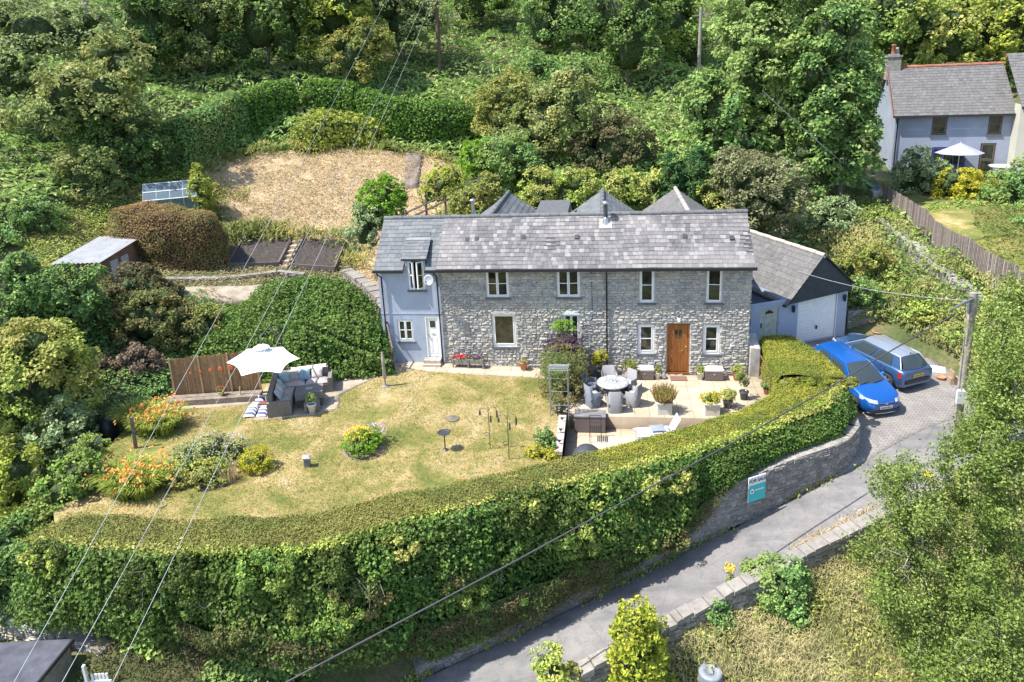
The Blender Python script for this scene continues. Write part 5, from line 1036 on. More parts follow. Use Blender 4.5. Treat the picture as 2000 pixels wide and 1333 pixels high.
 ('shrub','brownish spindle shrub below the shed','shrub',None,'m_brownish','core_dark',0.13,2.0,0.3,(-21.15,0.62,2.22),None,[(-21.04,0.7,3.66,1.15,1.0,0.78),(-20.57,1.05,2.8,1.05,0.98,0.86),(-21.53,0.32,3.05,0.69,0.7,0.73)],{}),
 ('shrub','tall olive spiraea left of the long ivy hedge','shrub',None,'m_olive2','core_dark',0.13,2.2,0.32,(-19.22,-0.81,0.84),None,[(-19.48,-1.0,2.58,1.21,1.23,1.27),(-18.56,-0.34,2.1,1.12,1.1,1.06),(-19.32,-0.88,1.35,1.33,1.27,1.17),(-17.96,0.07,1.46,0.8,0.86,0.96)],{}),
 ('shrub','olive bush joining the spiraea to the ivy hedge','shrub',None,'m_yolive','core_dark',0.13,2.0,0.3,(-17.71,-0.13,0.81),None,[(-17.38,0.09,2.06,0.72,0.72,0.71),(-16.93,0.37,1.34,0.64,0.72,0.84),(-17.68,-0.11,1.04,0.91,0.83,0.72)],{}),
 ('bramble','dead brown bramble heap left of the reed screen','bramble',None,'m_twig','core_brown',0.12,2.0,0.3,(-19.65,-3.05,0.45),None,[(-19.54,-2.95,1.32,1.15,1.06,0.92),(-18.96,-2.5,0.66,0.81,0.75,0.67),(-19.99,-3.33,0.58,0.75,0.69,0.61)],{}),
 ('shrub','low green shrub at the foot of the reed screen','shrub',None,'m_mid2','core_dark',0.11,1.8,0.2,(-18.0,-3.65,-0.13),None,[(-17.92,-3.58,0.52,0.65,0.55,0.39),(-18.29,-3.87,0.43,0.51,0.46,0.38)],{}),
 ('shrub','dark leafy shrubs filling the left end of the lawn beside the day lilies','shrub',None,'m_mid','core_dark',0.11,2.0,0.25,(-16.29,-10.5,-0.13),None,[(-15.93,-10.15,1.16,0.53,0.55,0.59),(-16.28,-10.49,0.66,0.55,0.56,0.58),(-16.63,-10.84,0.1,0.61,0.56,0.48),(-15.96,-9.36,1.47,0.38,0.39,0.4)],{}),
 ('shrub','tall grey-green shrub in the corner below the white house','shrub',None,'m_greyg2','core_dark',0.15,2.0,0.35,(18.69,17.74,3.31),None,[(18.54,17.81,5.02,1.11,1.19,1.3),(19.34,17.47,4.28,1.1,1.13,1.16),(18.23,17.93,4.23,0.78,0.83,0.92)],{}),
 ('shrub','golden green shrub in front of the upper white house','shrub',None,'m_yel','core_dark',0.15,2.0,0.35,(20.68,16.31,2.94),None,[(20.45,16.42,4.2,1.37,1.35,1.32),(19.93,16.65,3.49,1.09,1.01,0.89),(21.17,16.07,3.73,1.07,1.01,0.94)],{}),
 ('shrub','dark leaved shrub with yellow flower sprays at the right edge','shrub',None,'m_mid2','core_dark',0.15,2.0,0.35,(22.17,13.87,3.13),None,[(21.91,14.01,4.68,1.12,1.12,1.12),(21.47,14.24,3.93,0.96,0.91,0.83),(22.43,13.72,5.41,0.99,0.99,0.99)],{}),
 ('shrub','low sprawling hedge plants just behind the picket fence','shrub',None,'m_mid','core_dark',0.13,1.8,0.3,(18.48,12.92,1.97),None,[(17.7,13.27,3.34,0.73,0.68,0.59),(18.42,12.95,2.68,0.84,0.76,0.65),(19.12,12.62,2.04,0.67,0.63,0.58)],{}),
 ('shrub','small tree-like shrub at the right edge of the upper garden','shrub',None,'m_mid2','core_dark',0.13,1.6,0.3,(20.11,9.29,1.82),None,[(20.01,9.35,2.86,0.56,0.67,0.85),(20.01,9.34,3.63,0.4,0.45,0.53)],{}),
 ('bush','feathery bush on the grass bank behind the garage','bush',None,'m_greyg2','core_dark',0.15,1.6,0.35,(11.6,12.31,2.5),None,[(11.53,12.33,3.64,1.01,0.96,0.88),(12.48,12.04,3.97,0.99,0.95,0.87),(10.81,12.54,3.03,0.85,0.8,0.72),(12.06,12.17,2.96,0.84,0.74,0.59)],{}),
 ('bush','green bush on the bank between the garage and the picket fence','bush',None,'m_yolive','core_dark',0.13,1.6,0.3,(12.58,7.78,1.27),None,[(11.67,8.1,1.97,0.76,0.69,0.59),(12.67,7.75,2.84,0.75,0.66,0.52),(13.69,7.36,1.66,0.49,0.44,0.36)],{}),
 ('bush','dark privet behind the right wall of the garage','bush',None,'m_dark2','core_dark',0.12,2.0,0.22,(11.61,5.48,1.01),None,[(11.55,5.5,1.7,0.71,0.66,0.6),(11.97,5.34,1.43,0.47,0.46,0.45)],{}),
 ('vine_bush','yellow-green bush near the road side pole','bush',None,'m_lime2','core_dark',0.12,1.5,0.25,(13.75,4.08,0.54),None,[(13.69,4.11,1.25,0.54,0.49,0.43),(14.24,3.86,0.98,0.49,0.45,0.38)],{}),
 ('bush','broad green bushes edging the upper garden lawn below the golden shrub','bush',None,'m_mid','core_dark',0.14,1.9,0.3,(20.44,13.41,2.69),None,[(19.51,13.87,3.52,1.13,0.92,0.6),(20.58,13.34,3.41,1.11,0.93,0.65),(21.5,12.86,3.36,0.99,0.87,0.69),(18.64,14.27,3.4,0.75,0.71,0.66)],{}),
 ('young_maple','bright lime young maple standing below the road wall','tree',None,'m_limeb','core_dark',0.11,2.1,0.22,(0.69,-12.13,-4.25),0.05,[(0.62,-12.13,-1.32,0.44,0.48,0.55),(0.69,-12.13,-2.43,0.63,0.66,0.69),(0.17,-12.11,-3.14,0.29,0.34,0.42),(1.14,-12.16,-3.01,0.34,0.37,0.42),(0.82,-12.14,-1.77,0.55,0.55,0.55)],{'low': -0.9,'spread': 0.8}),
 ('shrub','ivy mound climbing over the road wall','shrub',None,'m_mid2','core_dark',0.1,2.2,0.22,(4.82,-9.98,-3.17),None,[(4.62,-9.93,-1.69,0.68,0.62,0.54),(4.4,-9.87,-2.52,0.52,0.53,0.54),(5.03,-10.04,-2.24,0.42,0.49,0.6),(4.12,-9.8,-2.17,0.32,0.35,0.39)],{}),
 ('shrub','small leafy shrub hanging on the inner face of the road wall','shrub',None,'m_mid2','core_dark',0.1,1.8,0.2,(2.71,-10.74,-3.65),None,[(2.62,-10.72,-2.81,0.34,0.37,0.41),(2.86,-10.76,-2.08,0.25,0.28,0.32)],{}),
 ('sapling','thin sapling in front of the road wall near the bottom edge','sapling',None,'m_lime2','core_dark',0.1,1.5,0.2,(-1.48,-12.69,-3.84),0.02,[(-1.44,-12.69,-2.21,0.28,0.37,0.49),(-1.13,-12.66,-2.69,0.31,0.33,0.36),(-1.69,-12.71,-2.04,0.15,0.18,0.22)],{'low': -0.9}),
 ('shrub','vine-leaved shrub on the rubble bank at the bottom left','shrub',None,'m_mid','core_dark',0.15,1.8,0.22,(-12.02,-13.09,-2.53),None,[(-12.01,-13.08,-1.7,0.46,0.46,0.46),(-11.67,-12.79,-1.61,0.36,0.34,0.32),(-11.98,-13.05,-2.22,0.38,0.36,0.32)],{}),
 ('shrub','leafy thicket below the hedge at the bottom edge','shrub',None,'m_mid2','core_dark',0.12,2.2,0.28,(-9.03,-12.61,-3.44),None,[(-9.39,-12.85,-2.72,0.82,0.7,0.52),(-8.63,-12.37,-2.96,0.7,0.66,0.59),(-10.02,-13.29,-2.66,0.67,0.57,0.42),(-8.23,-12.14,-3.68,0.71,0.64,0.54),(-9.03,-12.61,-3.44,1.12,0.85,0.44)],{}),
 ('shrub','pale nettle clump at the hedge foot by the road','shrub',None,'m_lime2','core_dark',0.11,1.8,0.25,(-6.79,-9.91,-4.67),None,[(-6.95,-9.98,-3.96,0.56,0.56,0.56),(-6.29,-9.72,-3.95,0.54,0.5,0.43),(-7.47,-10.2,-4.26,0.47,0.48,0.49),(-5.36,-9.41,-3.5,0.57,0.49,0.37),(-6.19,-9.69,-4.65,0.64,0.56,0.44)],{}),
 ('birch','tall silver birch with drooping twigs at the right edge of the photo','tree',None,'m_birch','core_g',0.074,1.15,0.4,(9.44,-11.21,-2.77),0.12,[(9.59,-9.57,5.74,0.5,0.62,0.79),(9.45,-10.64,5.14,0.59,0.71,0.88),(9.54,-9.55,4.37,0.46,0.55,0.67),(9.26,-10.54,3.62,0.74,0.78,0.84),(8.47,-11.01,3.19,0.48,0.52,0.57),(9.29,-11.48,2.7,0.59,0.73,0.93),(8.97,-10.6,1.48,0.7,0.74,0.8),(9.71,-11.03,0.44,0.62,0.77,0.99),(8.7,-11.48,0.31,0.61,0.68,0.78),(10.05,-8.69,6.5,0.47,0.48,0.49)],{'strand': 0.75,'coresc': 0,'low': -0.6,'spread': 0.8,'aspect': 0.6}),
 ('birch','lower silver birch leaning over the road wall left of the tall birch','tree',None,'m_birch','core_g',0.072,1.1,0.38,(7.9,-11.28,-2.84),0.07,[(7.55,-10.56,2.26,0.53,0.52,0.51),(7.12,-10.04,1.92,0.45,0.42,0.39),(7.56,-11.12,1.7,0.68,0.64,0.59),(7.18,-10.61,0.96,0.44,0.45,0.46),(6.69,-10.95,0.29,0.46,0.46,0.46),(8.02,-10.9,0.4,0.61,0.65,0.7),(7.19,-11.38,-0.31,0.58,0.6,0.64),(8.21,-11.44,-0.79,0.6,0.64,0.69),(7.55,-11.78,-1.36,0.55,0.55,0.55),(6.75,-11.3,-0.41,0.33,0.38,0.46)],{'strand': 0.75,'coresc': 0,'low': -0.6,'spread': 0.8,'aspect': 0.6}),
 ('birch','spreading birch sapling filling the bottom right corner','tree',None,'m_birch','core_g',0.072,1.1,0.36,(9.06,-12.62,-2.87),0.05,[(8.88,-12.51,-0.22,0.58,0.6,0.61),(8.33,-12.53,-1.1,0.5,0.49,0.47),(9.06,-12.98,-1.02,0.46,0.49,0.54),(7.81,-12.59,-1.67,0.46,0.42,0.38),(8.5,-12.99,-1.64,0.64,0.55,0.42)],{'strand': 0.75,'coresc': 0,'low': -0.6,'spread': 0.8,'aspect': 0.6}),
 ('tree','loose green tree beyond the lane just right of the leaning pole','tree',None,'m_lime2','core_g',0.11,1.5,0.3,(12.73,-4.34,1.63),0.08,[(12.57,-4.25,4.41,0.55,0.55,0.54),(12.88,-4.42,3.61,0.49,0.56,0.68),(12.22,-4.4,3.6,0.29,0.35,0.45),(12.5,-4.78,2.89,0.55,0.57,0.61)],{}),
 ('shrub','weedy shrub at the foot of the leaning pole beside the lane','shrub',None,'m_lime2','core_g',0.09,1.6,0.22,(11.4,-5.32,-0.07),None,[(11.74,-5.51,0.77,0.39,0.41,0.44),(12.23,-5.09,1.45,0.42,0.48,0.58),(11.37,-5.76,0.37,0.29,0.28,0.27)],{}),
]

m_birchbark = M('birch_bark', (.34, .31, .28), .8, var=.35, scale=7)

# ------------------------------------------------------------------ trees, bushes and shrubs
for (nm, label, cat, grp, mat, core, size, dens, clump, foot, trunk, bl_, kw) in PLANTS:
    kw = dict(kw); a_ = sum(4*math.pi*((b[3]*b[4]+b[3]*b[5]+b[4]*b[5])/3) for b in bl_); n_ = int(a_*dens/(size**2*.30)); nc_ = int(a_/(clump**2*1.5))
    if trunk:
        root = thing(nm, label, cat, foot, group=grp)
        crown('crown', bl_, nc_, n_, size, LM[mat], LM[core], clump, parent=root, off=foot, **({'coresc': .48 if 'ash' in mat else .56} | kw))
        t_ = MB(); top = max(bl_, key=lambda b: b[2]); f_ = Vector(foot); tp = Vector(top[:3])-f_; mid_ = Vector((tp.x*.4, tp.y*.4, tp.z*.45))
        t_.tube([Vector((0, 0, -.4)), Vector((0, 0, .1)), mid_, tp], [trunk*1.3, trunk, trunk*.7, trunk*.25], 7)
        bw = nm == 'birch'
        if bw:
            for b in bl_:
                q = Vector(b[:3])-f_; q0 = mid_.lerp(tp, random.uniform(0, .5))
                for kk in range(3 if trunk > .055 else 1):
                    e_ = q+Vector((random.gauss(0, b[3]*.5), random.gauss(0, b[3]*.4), random.uniform(0, b[5]*.8))); t_.tube([q0, q0.lerp(e_, .5)+Vector((0, 0, .25)), e_, e_+Vector((random.gauss(0, .2), random.gauss(0, .2), -.4))], [.020, .014, .007, .003], 4)
        for b in bl_[:4]:
            q = Vector(b[:3])-f_; t_.tube([mid_*.8, (mid_+q)*.5+Vector((0, 0, .1)), q], [trunk*.5, trunk*.35, trunk*.15], 5)
        o_ = t_.build('trunk', m_birchbark if bw else m_bark); o_.parent = root
    else:
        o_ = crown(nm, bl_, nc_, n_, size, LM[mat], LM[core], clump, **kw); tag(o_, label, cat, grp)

# ================================================================== walls, sheds, beds, upper house
def stonewall(name, label, cat, line, h, th=.4, cope=True, mat=None, z0=None, cols=None, both=True, dep=.05, group=None, cop_h=.1, inner=False):
    """line of (x,y,ztop); stone faces on the right-hand side of travel"""
    root = thing(name, label, cat, (0, 0, 0), group=group); b = MB(); c = MB()
    for i in range(len(line)-1):
        a = Vector(line[i]); d = Vector(line[i+1]); hz = max(a.z, d.z); u = Vector((d.x-a.x, d.y-a.y, 0)); L = u.length; u.normalize(); nrm = u.cross(Vector((0, 0, 1)))
        sl_ = (d.z-a.z)/L; zb = min(a.z, d.z)-h
        stones(b, (a.x, a.y, zb), u, L, hz-zb, (), 1, zf=lambda s, z: zb+z+.03 < a.z+sl_*s, dep=dep)
        p = [a, d, d-nrm*th, a-nrm*th]
        b.add([(p[k].x, p[k].y, zb) for k in range(4)]+[(p[k].x, p[k].y, (a.z, d.z, d.z, a.z)[k]) for k in range(4)], [(0, 1, 5, 4), (1, 2, 6, 5), (2, 3, 7, 6), (3, 0, 4, 7), (4, 5, 6, 7)], 0)
        if both: stones(b, (d.x-nrm.x*th, d.y-nrm.y*th, hz-min(h, .9)), -u, L, min(h, .9), (), 1, zf=lambda s, z: hz-min(h, .9)+z+.03 < d.z-sl_*s, dep=dep)
        if cope:
            s = 0
            while s < L-.02:
                l = min(random.uniform(.25, .6), L-s); e = .004; q0 = a+u*(s+e)+Vector((0, 0, sl_*(s))); q1 = a+u*(s+l-e)+Vector((0, 0, sl_*(s+l))); t_ = cop_h*random.uniform(.75, 1.15); o1 = .06+random.uniform(-.02, .03)
                v = [q0+nrm*o1, q1+nrm*(o1+random.uniform(-.02, .02)), q1-nrm*(th+.05), q0-nrm*(th+.05)]
                c.add([w_+Vector((0, 0, .006)) for w_ in v]+[w_*1+Vector((0, 0, t_+random.uniform(-.012, .012)))-(w_-(q0+q1)/2+nrm*0).normalized()*.02 for w_ in v], [(0, 1, 5, 4), (1, 2, 6, 5), (2, 3, 7, 6), (3, 0, 4, 7), (4, 5, 6, 7)], 0); s += l
    b.build('face', [m_mortar if (cope or mat is None) else m_mortar_d, mat or m_stone], root)
    if cope: c.build('coping', islmat('coping_stone', [(.22, .205, .19), (.25, .23, .21), (.235, .215, .20), (.27, .25, .23)], .9, .6, 14), root)
    return root
m_stone_pale = islmat('pale_rubble', [(.25, .235, .215), (.31, .29, .27), (.36, .34, .315), (.28, .26, .235), (.21, .20, .19)], .9, .6, 14)
stonewall('retaining_wall', 'pale rendered-over rubble wall under the hedge with the for-sale board on it', 'wall', [(-5.3, -11.95, -3.35), (-2.76, -10.80, -2.85), (-.75, -9.75, -2.35), (.85, -8.98, -1.95), (1.9, -8.38, -1.6), (2.35, -8.18, -1.0), (3.1, -7.78, -.5), (3.73, -7.46, -.25), (5.55, -6.52, .05), (7.3, -5.58, .15), (7.95, -5.05, .15), (8.45, -4.3, .15), (8.65, -3.2, .15), (8.65, -.6, .15)], 1.5, .45, cope=False, mat=m_stone_pale, both=False, dep=.03)
E_RW = [(-6.9, -15.2), (-4.0, -13.8), (-1.7, -12.65), (.35, -11.65), (1.9, -10.8), (3.3, -10.1), (4.8, -9.4), (6.7, -8.4), (8.5, -7.5), (10.2, -6.7), (12.3, -5.8)]
ROADSz = {(-6.9, -15.3): -4.2}
wl = [(ROADS[i][0], ROADS[i][1]-.32, ROADS[i][2]+.42) for i in range(1, 11)]
stonewall('road_wall', 'long old stone parapet wall with flat coping along the lower side of the lane', 'wall', wl, 2.4, .30, cope=True, mat=m_stone_old, both=True, cop_h=.12)
# for-sale board
fs = thing('sale_sign', 'white and turquoise for-sale board fixed to the retaining wall', 'sign', (4.52, -7.16, -.50), math.atan2(.5, .87)-.0)
MB().box(-.33, -.05, -.42, .33, -.02, .44).build('board', M('sign_white', (.80, .82, .82), .4, var=.02), fs)
MB().box(-.325, -.056, -.415, .325, -.0505, .16).build('turquoise_panel', M('sign_turquoise', (.03, .50, .52), .4, var=.02), fs)
def text(name, s, size, loc, rot, mat, parent, ext=.002, bold=0.):
    cu = bpy.data.curves.new(name, 'FONT'); cu.body = s; cu.size = size; cu.extrude = ext; cu.align_x = 'CENTER'; cu.align_y = 'CENTER'; cu.offset = bold
    to = bpy.data.objects.new(name+'_c', cu); COL.objects.link(to); dg = bpy.context.evaluated_depsgraph_get(); me = bpy.data.meshes.new_from_object(to.evaluated_get(dg)); bpy.data.objects.remove(to)
    me.materials.clear(); me.materials.append(mat); o = bpy.data.objects.new(name, me); COL.objects.link(o); o.location = loc; o.rotation_euler = rot; o.parent = parent; return o
m_ink = M('sign_ink', (.03, .05, .07), .5, var=0); m_signw = M('sign_letter_white', (.85, .88, .88), .5, var=0)
text('heading_text', 'FOR SALE', .155, (0, -.054, .30), (R(90), 0, 0), m_ink, fs, bold=.003)
b = MB(); xx = -.08
for wd in (.05, .04, .03, .05, .045, .03, .05, .04):
    b.box(xx, -.0608, -.055, xx+wd-.012, -.0605, .0); xx += wd
b.build('agent_line', m_signw, fs)
b = MB(); b.add([(-.27, -.0605, -.12), (-.13, -.0605, -.12), (-.13, -.0605, .0), (-.20, -.0605, .06), (-.27, -.0605, .0)], [(0, 1, 2, 3, 4)]); b.build('emblem', m_signw, fs)
b = MB(); b.lathe([(.0, 0), (.035, .001)], (0, 0, 0), 10); q = b.build('emblem_dot', m_ink, fs); q.location = (-.2, -.063, -.05); q.rotation_euler = (R(90), 0, 0)

# left garden: ivy hedge bank, copper hedge, laurel hedge
foot = [(-16.4, -1.9, .45), (-14.3, -2.45, .45), (-12.1, -2.3, .45), (-10.3, -1.75, .45), (-8.85, -1.0, .42)]
top = [(-17.2, .7, 2.3), (-15.1, 2.0, 3.1), (-13.0, 2.4, 3.2), (-11.3, 1.3, 2.75), (-9.75, .1, 1.75)]
mid = [((a[0]+b[0])/2+.1, a[1]*.6+b[1]*.4-.75, a[2]*.35+b[2]*.65) for a, b in zip(foot, top)]
back = [(a[0]-.2, a[1]+1.3, a[2]-1.6) for a in top]; tb = [(a[0]-.1, a[1]+.7, a[2]+.05) for a in top]
def close(r_, s=.6):
    a = (r_[0][0]-s, r_[0][1]+.2, r_[0][2]-.3); z = (r_[-1][0]+s*.4, r_[-1][1]+.15, r_[-1][2]-.3); return [a]+r_+[z]
o_ = hedgemesh('ivy_hedge', [close(q) for q in (foot, mid, top, tb, back)], 520, .13, LM['m_ivy'], LM['core_dark'], None, rough=.50, ns=.65, lift=.18, up=.45, flip=-1, spread=.8, inset=.16, seed=2)
tag(o_, 'huge rounded ivy bank filling the slope between the white parasol and the rendered house end', 'hedge')
bodyhedge('copper_hedge', 'rounded copper-brown beech hedge in front of the greenhouse', [(-24.6, 6.1, 3.5), (-23.6, 5.7, 3.4), (-22.4, 5.5, 3.2), (-21.2, 5.8, 3.1), (-20.5, 6.5, 3.2)], 1.15, [2.8, 2.9, 2.95, 2.85, 2.6], 'm_beech', .085, 520, rough=.30, core='core_brown', bulge=.05, top=.92)
bodyhedge('laurel_hedge', 'tall clipped laurel hedge at the top of the dry bank, long right-hand run', [(-8.6, 26.0), (-10.6, 25.3), (-13.0, 24.2), (-15.4, 23.6), (-17.6, 24.4)], .95, 2.9, 'm_laurel', .20, 110, rough=.16, lift=.12)
bodyhedge('laurel_hedge', 'shorter clipped laurel hedge block behind the bamboo clump', [(-18.6, 25.6), (-20.6, 25.6), (-22.3, 25.0)], .85, 2.7, 'm_laurel', .20, 110, rough=.16, lift=.12)
bodyhedge('laurel_hedge', 'laurel hedge block at the upper left corner of the dry bank', [(-23.4, 24.2), (-24.4, 22.4), (-25.0, 20.0)], .85, 2.7, 'm_laurel', .20, 110, rough=.16, lift=.12)
bodyhedge('privet_hedge', 'bluish privet hedge descending the left edge of the dry bank', [(-25.6, 19.6), (-25.4, 17.4), (-25.6, 15.2), (-26.2, 13.4)], .95, [2.9, 2.8, 2.9, 2.7], 'm_mid2', .16, 150, rough=.2)
bodyhedge('bamboo', 'yellow-green bamboo clump at the head of the dry bank', [(-20.9, 19.9), (-19.3, 20.9), (-17.7, 21.8), (-16.2, 22.2)], .8, [1.5, 2.1, 1.9, 1.4], 'm_lime', .26, 70, rough=.3, core='core_g', cat='bamboo', up=.1, ns=.7, lift=.3)

# dug beds with board edging, and the steps between them
m_soil = M('dark_soil', (.058, .048, .042), .95, var=.45, scale=9, bmp=.9); m_board = M('grey_board', (.16, .13, .115), .85, var=.25, scale=6)
def bed(name, label, pts):
    root = thing(name, label, 'raised bed', pts[0]); P4 = [Vector(p)+Vector((0, 0, .20)) for p in pts]; o3 = Vector(pts[0]); b = MB()
    n = 12; V = []
    for i in range(n+1):
        for j in range(n+1):
            u, v = i/n, j/n; q = P4[0]*(1-u)*(1-v)+P4[1]*u*(1-v)+P4[2]*u*v+P4[3]*(1-u)*v-o3; V.append(q+Vector((0, 0, random.uniform(-.02, .04))))
    b.add(V, [(i*(n+1)+j, (i+1)*(n+1)+j, (i+1)*(n+1)+j+1, i*(n+1)+j+1) for i in range(n) for j in range(n)][::1]); b.build('soil', m_soil, root)
    for k in range(4):
        a, c = P4[k]-o3, P4[(k+1) % 4]-o3; d = (c-a).normalized(); s = d.cross(Vector((0, 0, 1))).normalized()*.035; e = MB(); zt = Vector((0, 0, .07)); zb = Vector((0, 0, -.45))
        q = [a-s, c-s, c+s, a+s]; e.add([w_+zb for w_ in q]+[w_+zt for w_ in q], [(0, 1, 5, 4), (1, 2, 6, 5), (2, 3, 7, 6), (3, 0, 4, 7), (4, 5, 6, 7)]); e.build('edging_board', m_board, root)
bed('vegetable_bed', 'bare dark soil bed with board edging, left of the garden steps', [(-20.1, 9.06, 3.80), (-17.63, 9.67, 3.50), (-17.19, 6.76, 2.80), (-19.56, 5.91, 3.00)])
bed('vegetable_bed', 'bare dark soil bed with board edging, right of the garden steps', [(-17.0, 9.69, 3.40), (-14.67, 9.98, 3.10), (-14.26, 7.12, 2.42), (-16.57, 6.91, 2.66)])
st = thing('garden_steps', 'five timber-edged steps climbing between the two dug beds', 'steps', (-17.1, 8.2, 3))
b = MB()
for k in range(6): b.box(-.27-.05*k+.13, -1.5+k*.5, -.4, .27-.05*k+.1, -1.0+k*.5, -.16+k*.15)
b.build('treads', M('pale_treads', (.42, .34, .26), .9, var=.2), st)
for s_ in (-.31, .30):
    b = MB(); b.tube([(s_+.14, -1.5, -.05), (s_-.22, 1.5, .85)], .045, 4, smooth=False); b.build('side_rail', m_board, st)
b = MB().cbox((-.0, 1.55, .95), (.12, .12, .35)); b.build('post', m_board, st)
stonewall('terrace_wall', 'dry stone terrace wall below the left soil bed and copper hedge', 'wall', [(-21.3, 3.2, 3.25), (-19.6, 3.9, 3.05), (-18.3, 4.7, 2.9), (-16.9, 5.9, 2.8), (-15.6, 6.2, 2.55)], 1.3, .4, cope=False, mat=m_stone_old, both=False)
stonewall('retaining_wall', 'rough stone retaining wall stepping down beside the rendered house end', 'wall', [(-13.6, 6.5, 2.6), (-12.4, 5.2, 2.5), (-11.4, 3.9, 2.45), (-10.5, 2.7, 2.3), (-9.9, 1.3, 1.9), (-9.65, .2, 1.5)], 1.5, .45, cope=True, mat=m_stone_old, both=False)
struct(patch('slope_path', [(-22.0, 2.0), (-20.5, 2.6), (-18.7, 3.3), (-17.3, 4.0), (-16.4, 5.2), (-15.6, 5.0), (-16.2, 3.2), (-18.6, 1.8), (-21.2, .9)], lambda x, y: T(x, y)+.14, m_pave3, .4, skirt=.3))
# garden stair with timber rail at the left end of the house
gs = thing('garden_stair', 'stone stair with a grey timber handrail climbing past the left end of the house', 'stair', (-9.3, -.6, .5))
b = MB()
for k in range(7): b.box(-.55+random.uniform(-.03, .03)-k*.10, -.28+k*.27, -.3, .45-k*.10, .05+k*.27, .08+k*.19)
b.build('stone_treads', islmat('stair_stone', [(.36, .33, .29), (.42, .38, .33), (.30, .28, .25)], .9, .5, 15), gs)
b = MB(); b.tube([(.50, -.35, .95), (.05, .55, 1.75)], .035, 6); b.tube([(.50, -.35, -.1), (.5, -.35, 1.0)], .04, 6); b.tube([(.05, .55, .4), (.05, .55, 1.8)], .04, 6); b.tube([(.50, -.35, .5), (.05, .55, 1.25)], .03, 6); b.build('handrail', m_board, gs)

# greenhouse
gh = thing('greenhouse', 'aluminium greenhouse with glazed roof standing behind the copper hedge', 'greenhouse', (-25.6, 8.6, 5.0), math.atan2(1.26, 2.36))
m_alu = M('aluminium', (.62, .64, .66), .4, .6); 
def ghglass():
    m, t, p, o = nmat('greenhouse_glass'); p.inputs['Base Color'].default_value = (.20, .27, .33, 1); p.inputs['Roughness'].default_value = .06
    tr = t.nodes.new('ShaderNodeBsdfTransparent'); tr.inputs[0].default_value = (.8, .86, .88, 1); mx = t.nodes.new('ShaderNodeMixShader'); mx.inputs[0].default_value = .5
    t.links.new(tr.outputs[0], mx.inputs[1]); t.links.new(p.outputs[0], mx.inputs[2]); t.links.new(mx.outputs[0], o.inputs[0]); return m
m_ghg = ghglass(); Lg, Wg = 2.75, 1.9; he, hr = 1.15, 1.95; b = MB(); g = MB()
for i in range(5):
    x = Lg*i/4
    for y0, y1, z0, z1 in ((0, Wg/2, he, hr), (Wg, Wg/2, he, hr)): b.tube([(x, y0, z0), (x, y1, z1)], .022, 4, smooth=False)
    for y in (0, Wg): b.tube([(x, y, -.2), (x, y, he)], .02, 4, smooth=False)
for y, z in ((0, he), (Wg, he), (Wg/2, hr), (0, 0.02), (Wg, .02), (Wg/4, (he+hr)/2)): b.tube([(0, y, z), (Lg, y, z)], .03, 4, smooth=False)
for x in (0, Lg):
    b.tube([(x, Wg*.33, 0), (x, Wg*.33, 1.75)], .025, 4); b.tube([(x, Wg*.67, 0), (x, Wg*.67, 1.75)], .025, 4); b.tube([(x, 0, he), (x, Wg, he)], .025, 4)
b.build('frame', m_alu, gh)
g.add([(0, 0, he), (Lg, 0, he), (Lg, Wg/2, hr), (0, Wg/2, hr)], [(0, 1, 2, 3)]); g.add([(0, Wg, he), (Lg, Wg, he), (Lg, Wg/2, hr), (0, Wg/2, hr)], [(3, 2, 1, 0)]); g.build('roof_glass', m_ghg, gh)
g = MB(); g.add([(0, 0, 0), (Lg, 0, 0), (Lg, 0, he), (0, 0, he)], [(0, 1, 2, 3)]); g.add([(0, Wg, 0), (Lg, Wg, 0), (Lg, Wg, he), (0, Wg, he)], [(3, 2, 1, 0)])
for x in (0, Lg): g.add([(x, 0, 0), (x, Wg, 0), (x, Wg, he), (x, Wg/2, hr), (x, 0, he)], [(0, 1, 2, 3, 4)])
g.build('wall_glass', m_ghg, gh)
# shed
sh = thing('shed', 'brown brick shed with pale corrugated tin roof at the left edge of the garden', 'shed', (-24.9, 1.2, 3.3), math.atan2(.14, 1.7))
m_shb = brick_mat('shed_brick', (.20, .10, .065), (.26, .14, .09), (.16, .12, .10), .3, .09, .5, msize=.008)
b = MB(); zf_, zb_ = 1.36, 1.72; Ls, Ws = 1.75, 3.3
b.add([(0, 0, -.6), (Ls, 0, -.6), (Ls, 0, zf_), (0, 0, zf_)], [(0, 1, 2, 3)]); b.add([(Ls, 0, -.6), (Ls, Ws, -.6), (Ls, Ws, zb_), (Ls, 0, zf_)], [(0, 1, 2, 3)]); b.add([(0, 0, -.6), (0, Ws, -.6), (0, Ws, zb_), (0, 0, zf_)], [(3, 2, 1, 0)]); b.add([(0, Ws, -.6), (Ls, Ws, -.6), (Ls, Ws, zb_), (0, Ws, zb_)], [(3, 2, 1, 0)])
b.build('wall', m_shb, sh)
b = MB(); n = 44; x0, x1 = -.35, Ls+.25; V = []
for i in range(n+1):
    x = x0+(x1-x0)*i/n; dz = .025*math.sin(i*math.pi/2); V += [(x, -.3, zf_+.02+dz), (x, Ws+.2, zb_+.05+dz)]
b.add(V, [(2*i, 2*i+2, 2*i+3, 2*i+1) for i in range(n)], 0, True); b.build('tin_roof', M('pale_tin', (.38, .39, .42), .5, .25, var=.12, scale=2), sh)
for y0, y1, m_ in ((.75, 1.35, M('shed_door', (.42, .44, .44), .7)), (1.6, 2.2, M('shed_panel', (.40, .42, .43), .7))):
    MB().box(Ls+.01, y0, -.3, Ls+.05, y1, 1.15).build('door_panel', m_, sh)
b = MB(); b.ball((Ls+.12, 1.48, .72), .14, 8, 6); b.build('red_float', M('red_plastic', (.55, .03, .03), .4), sh)
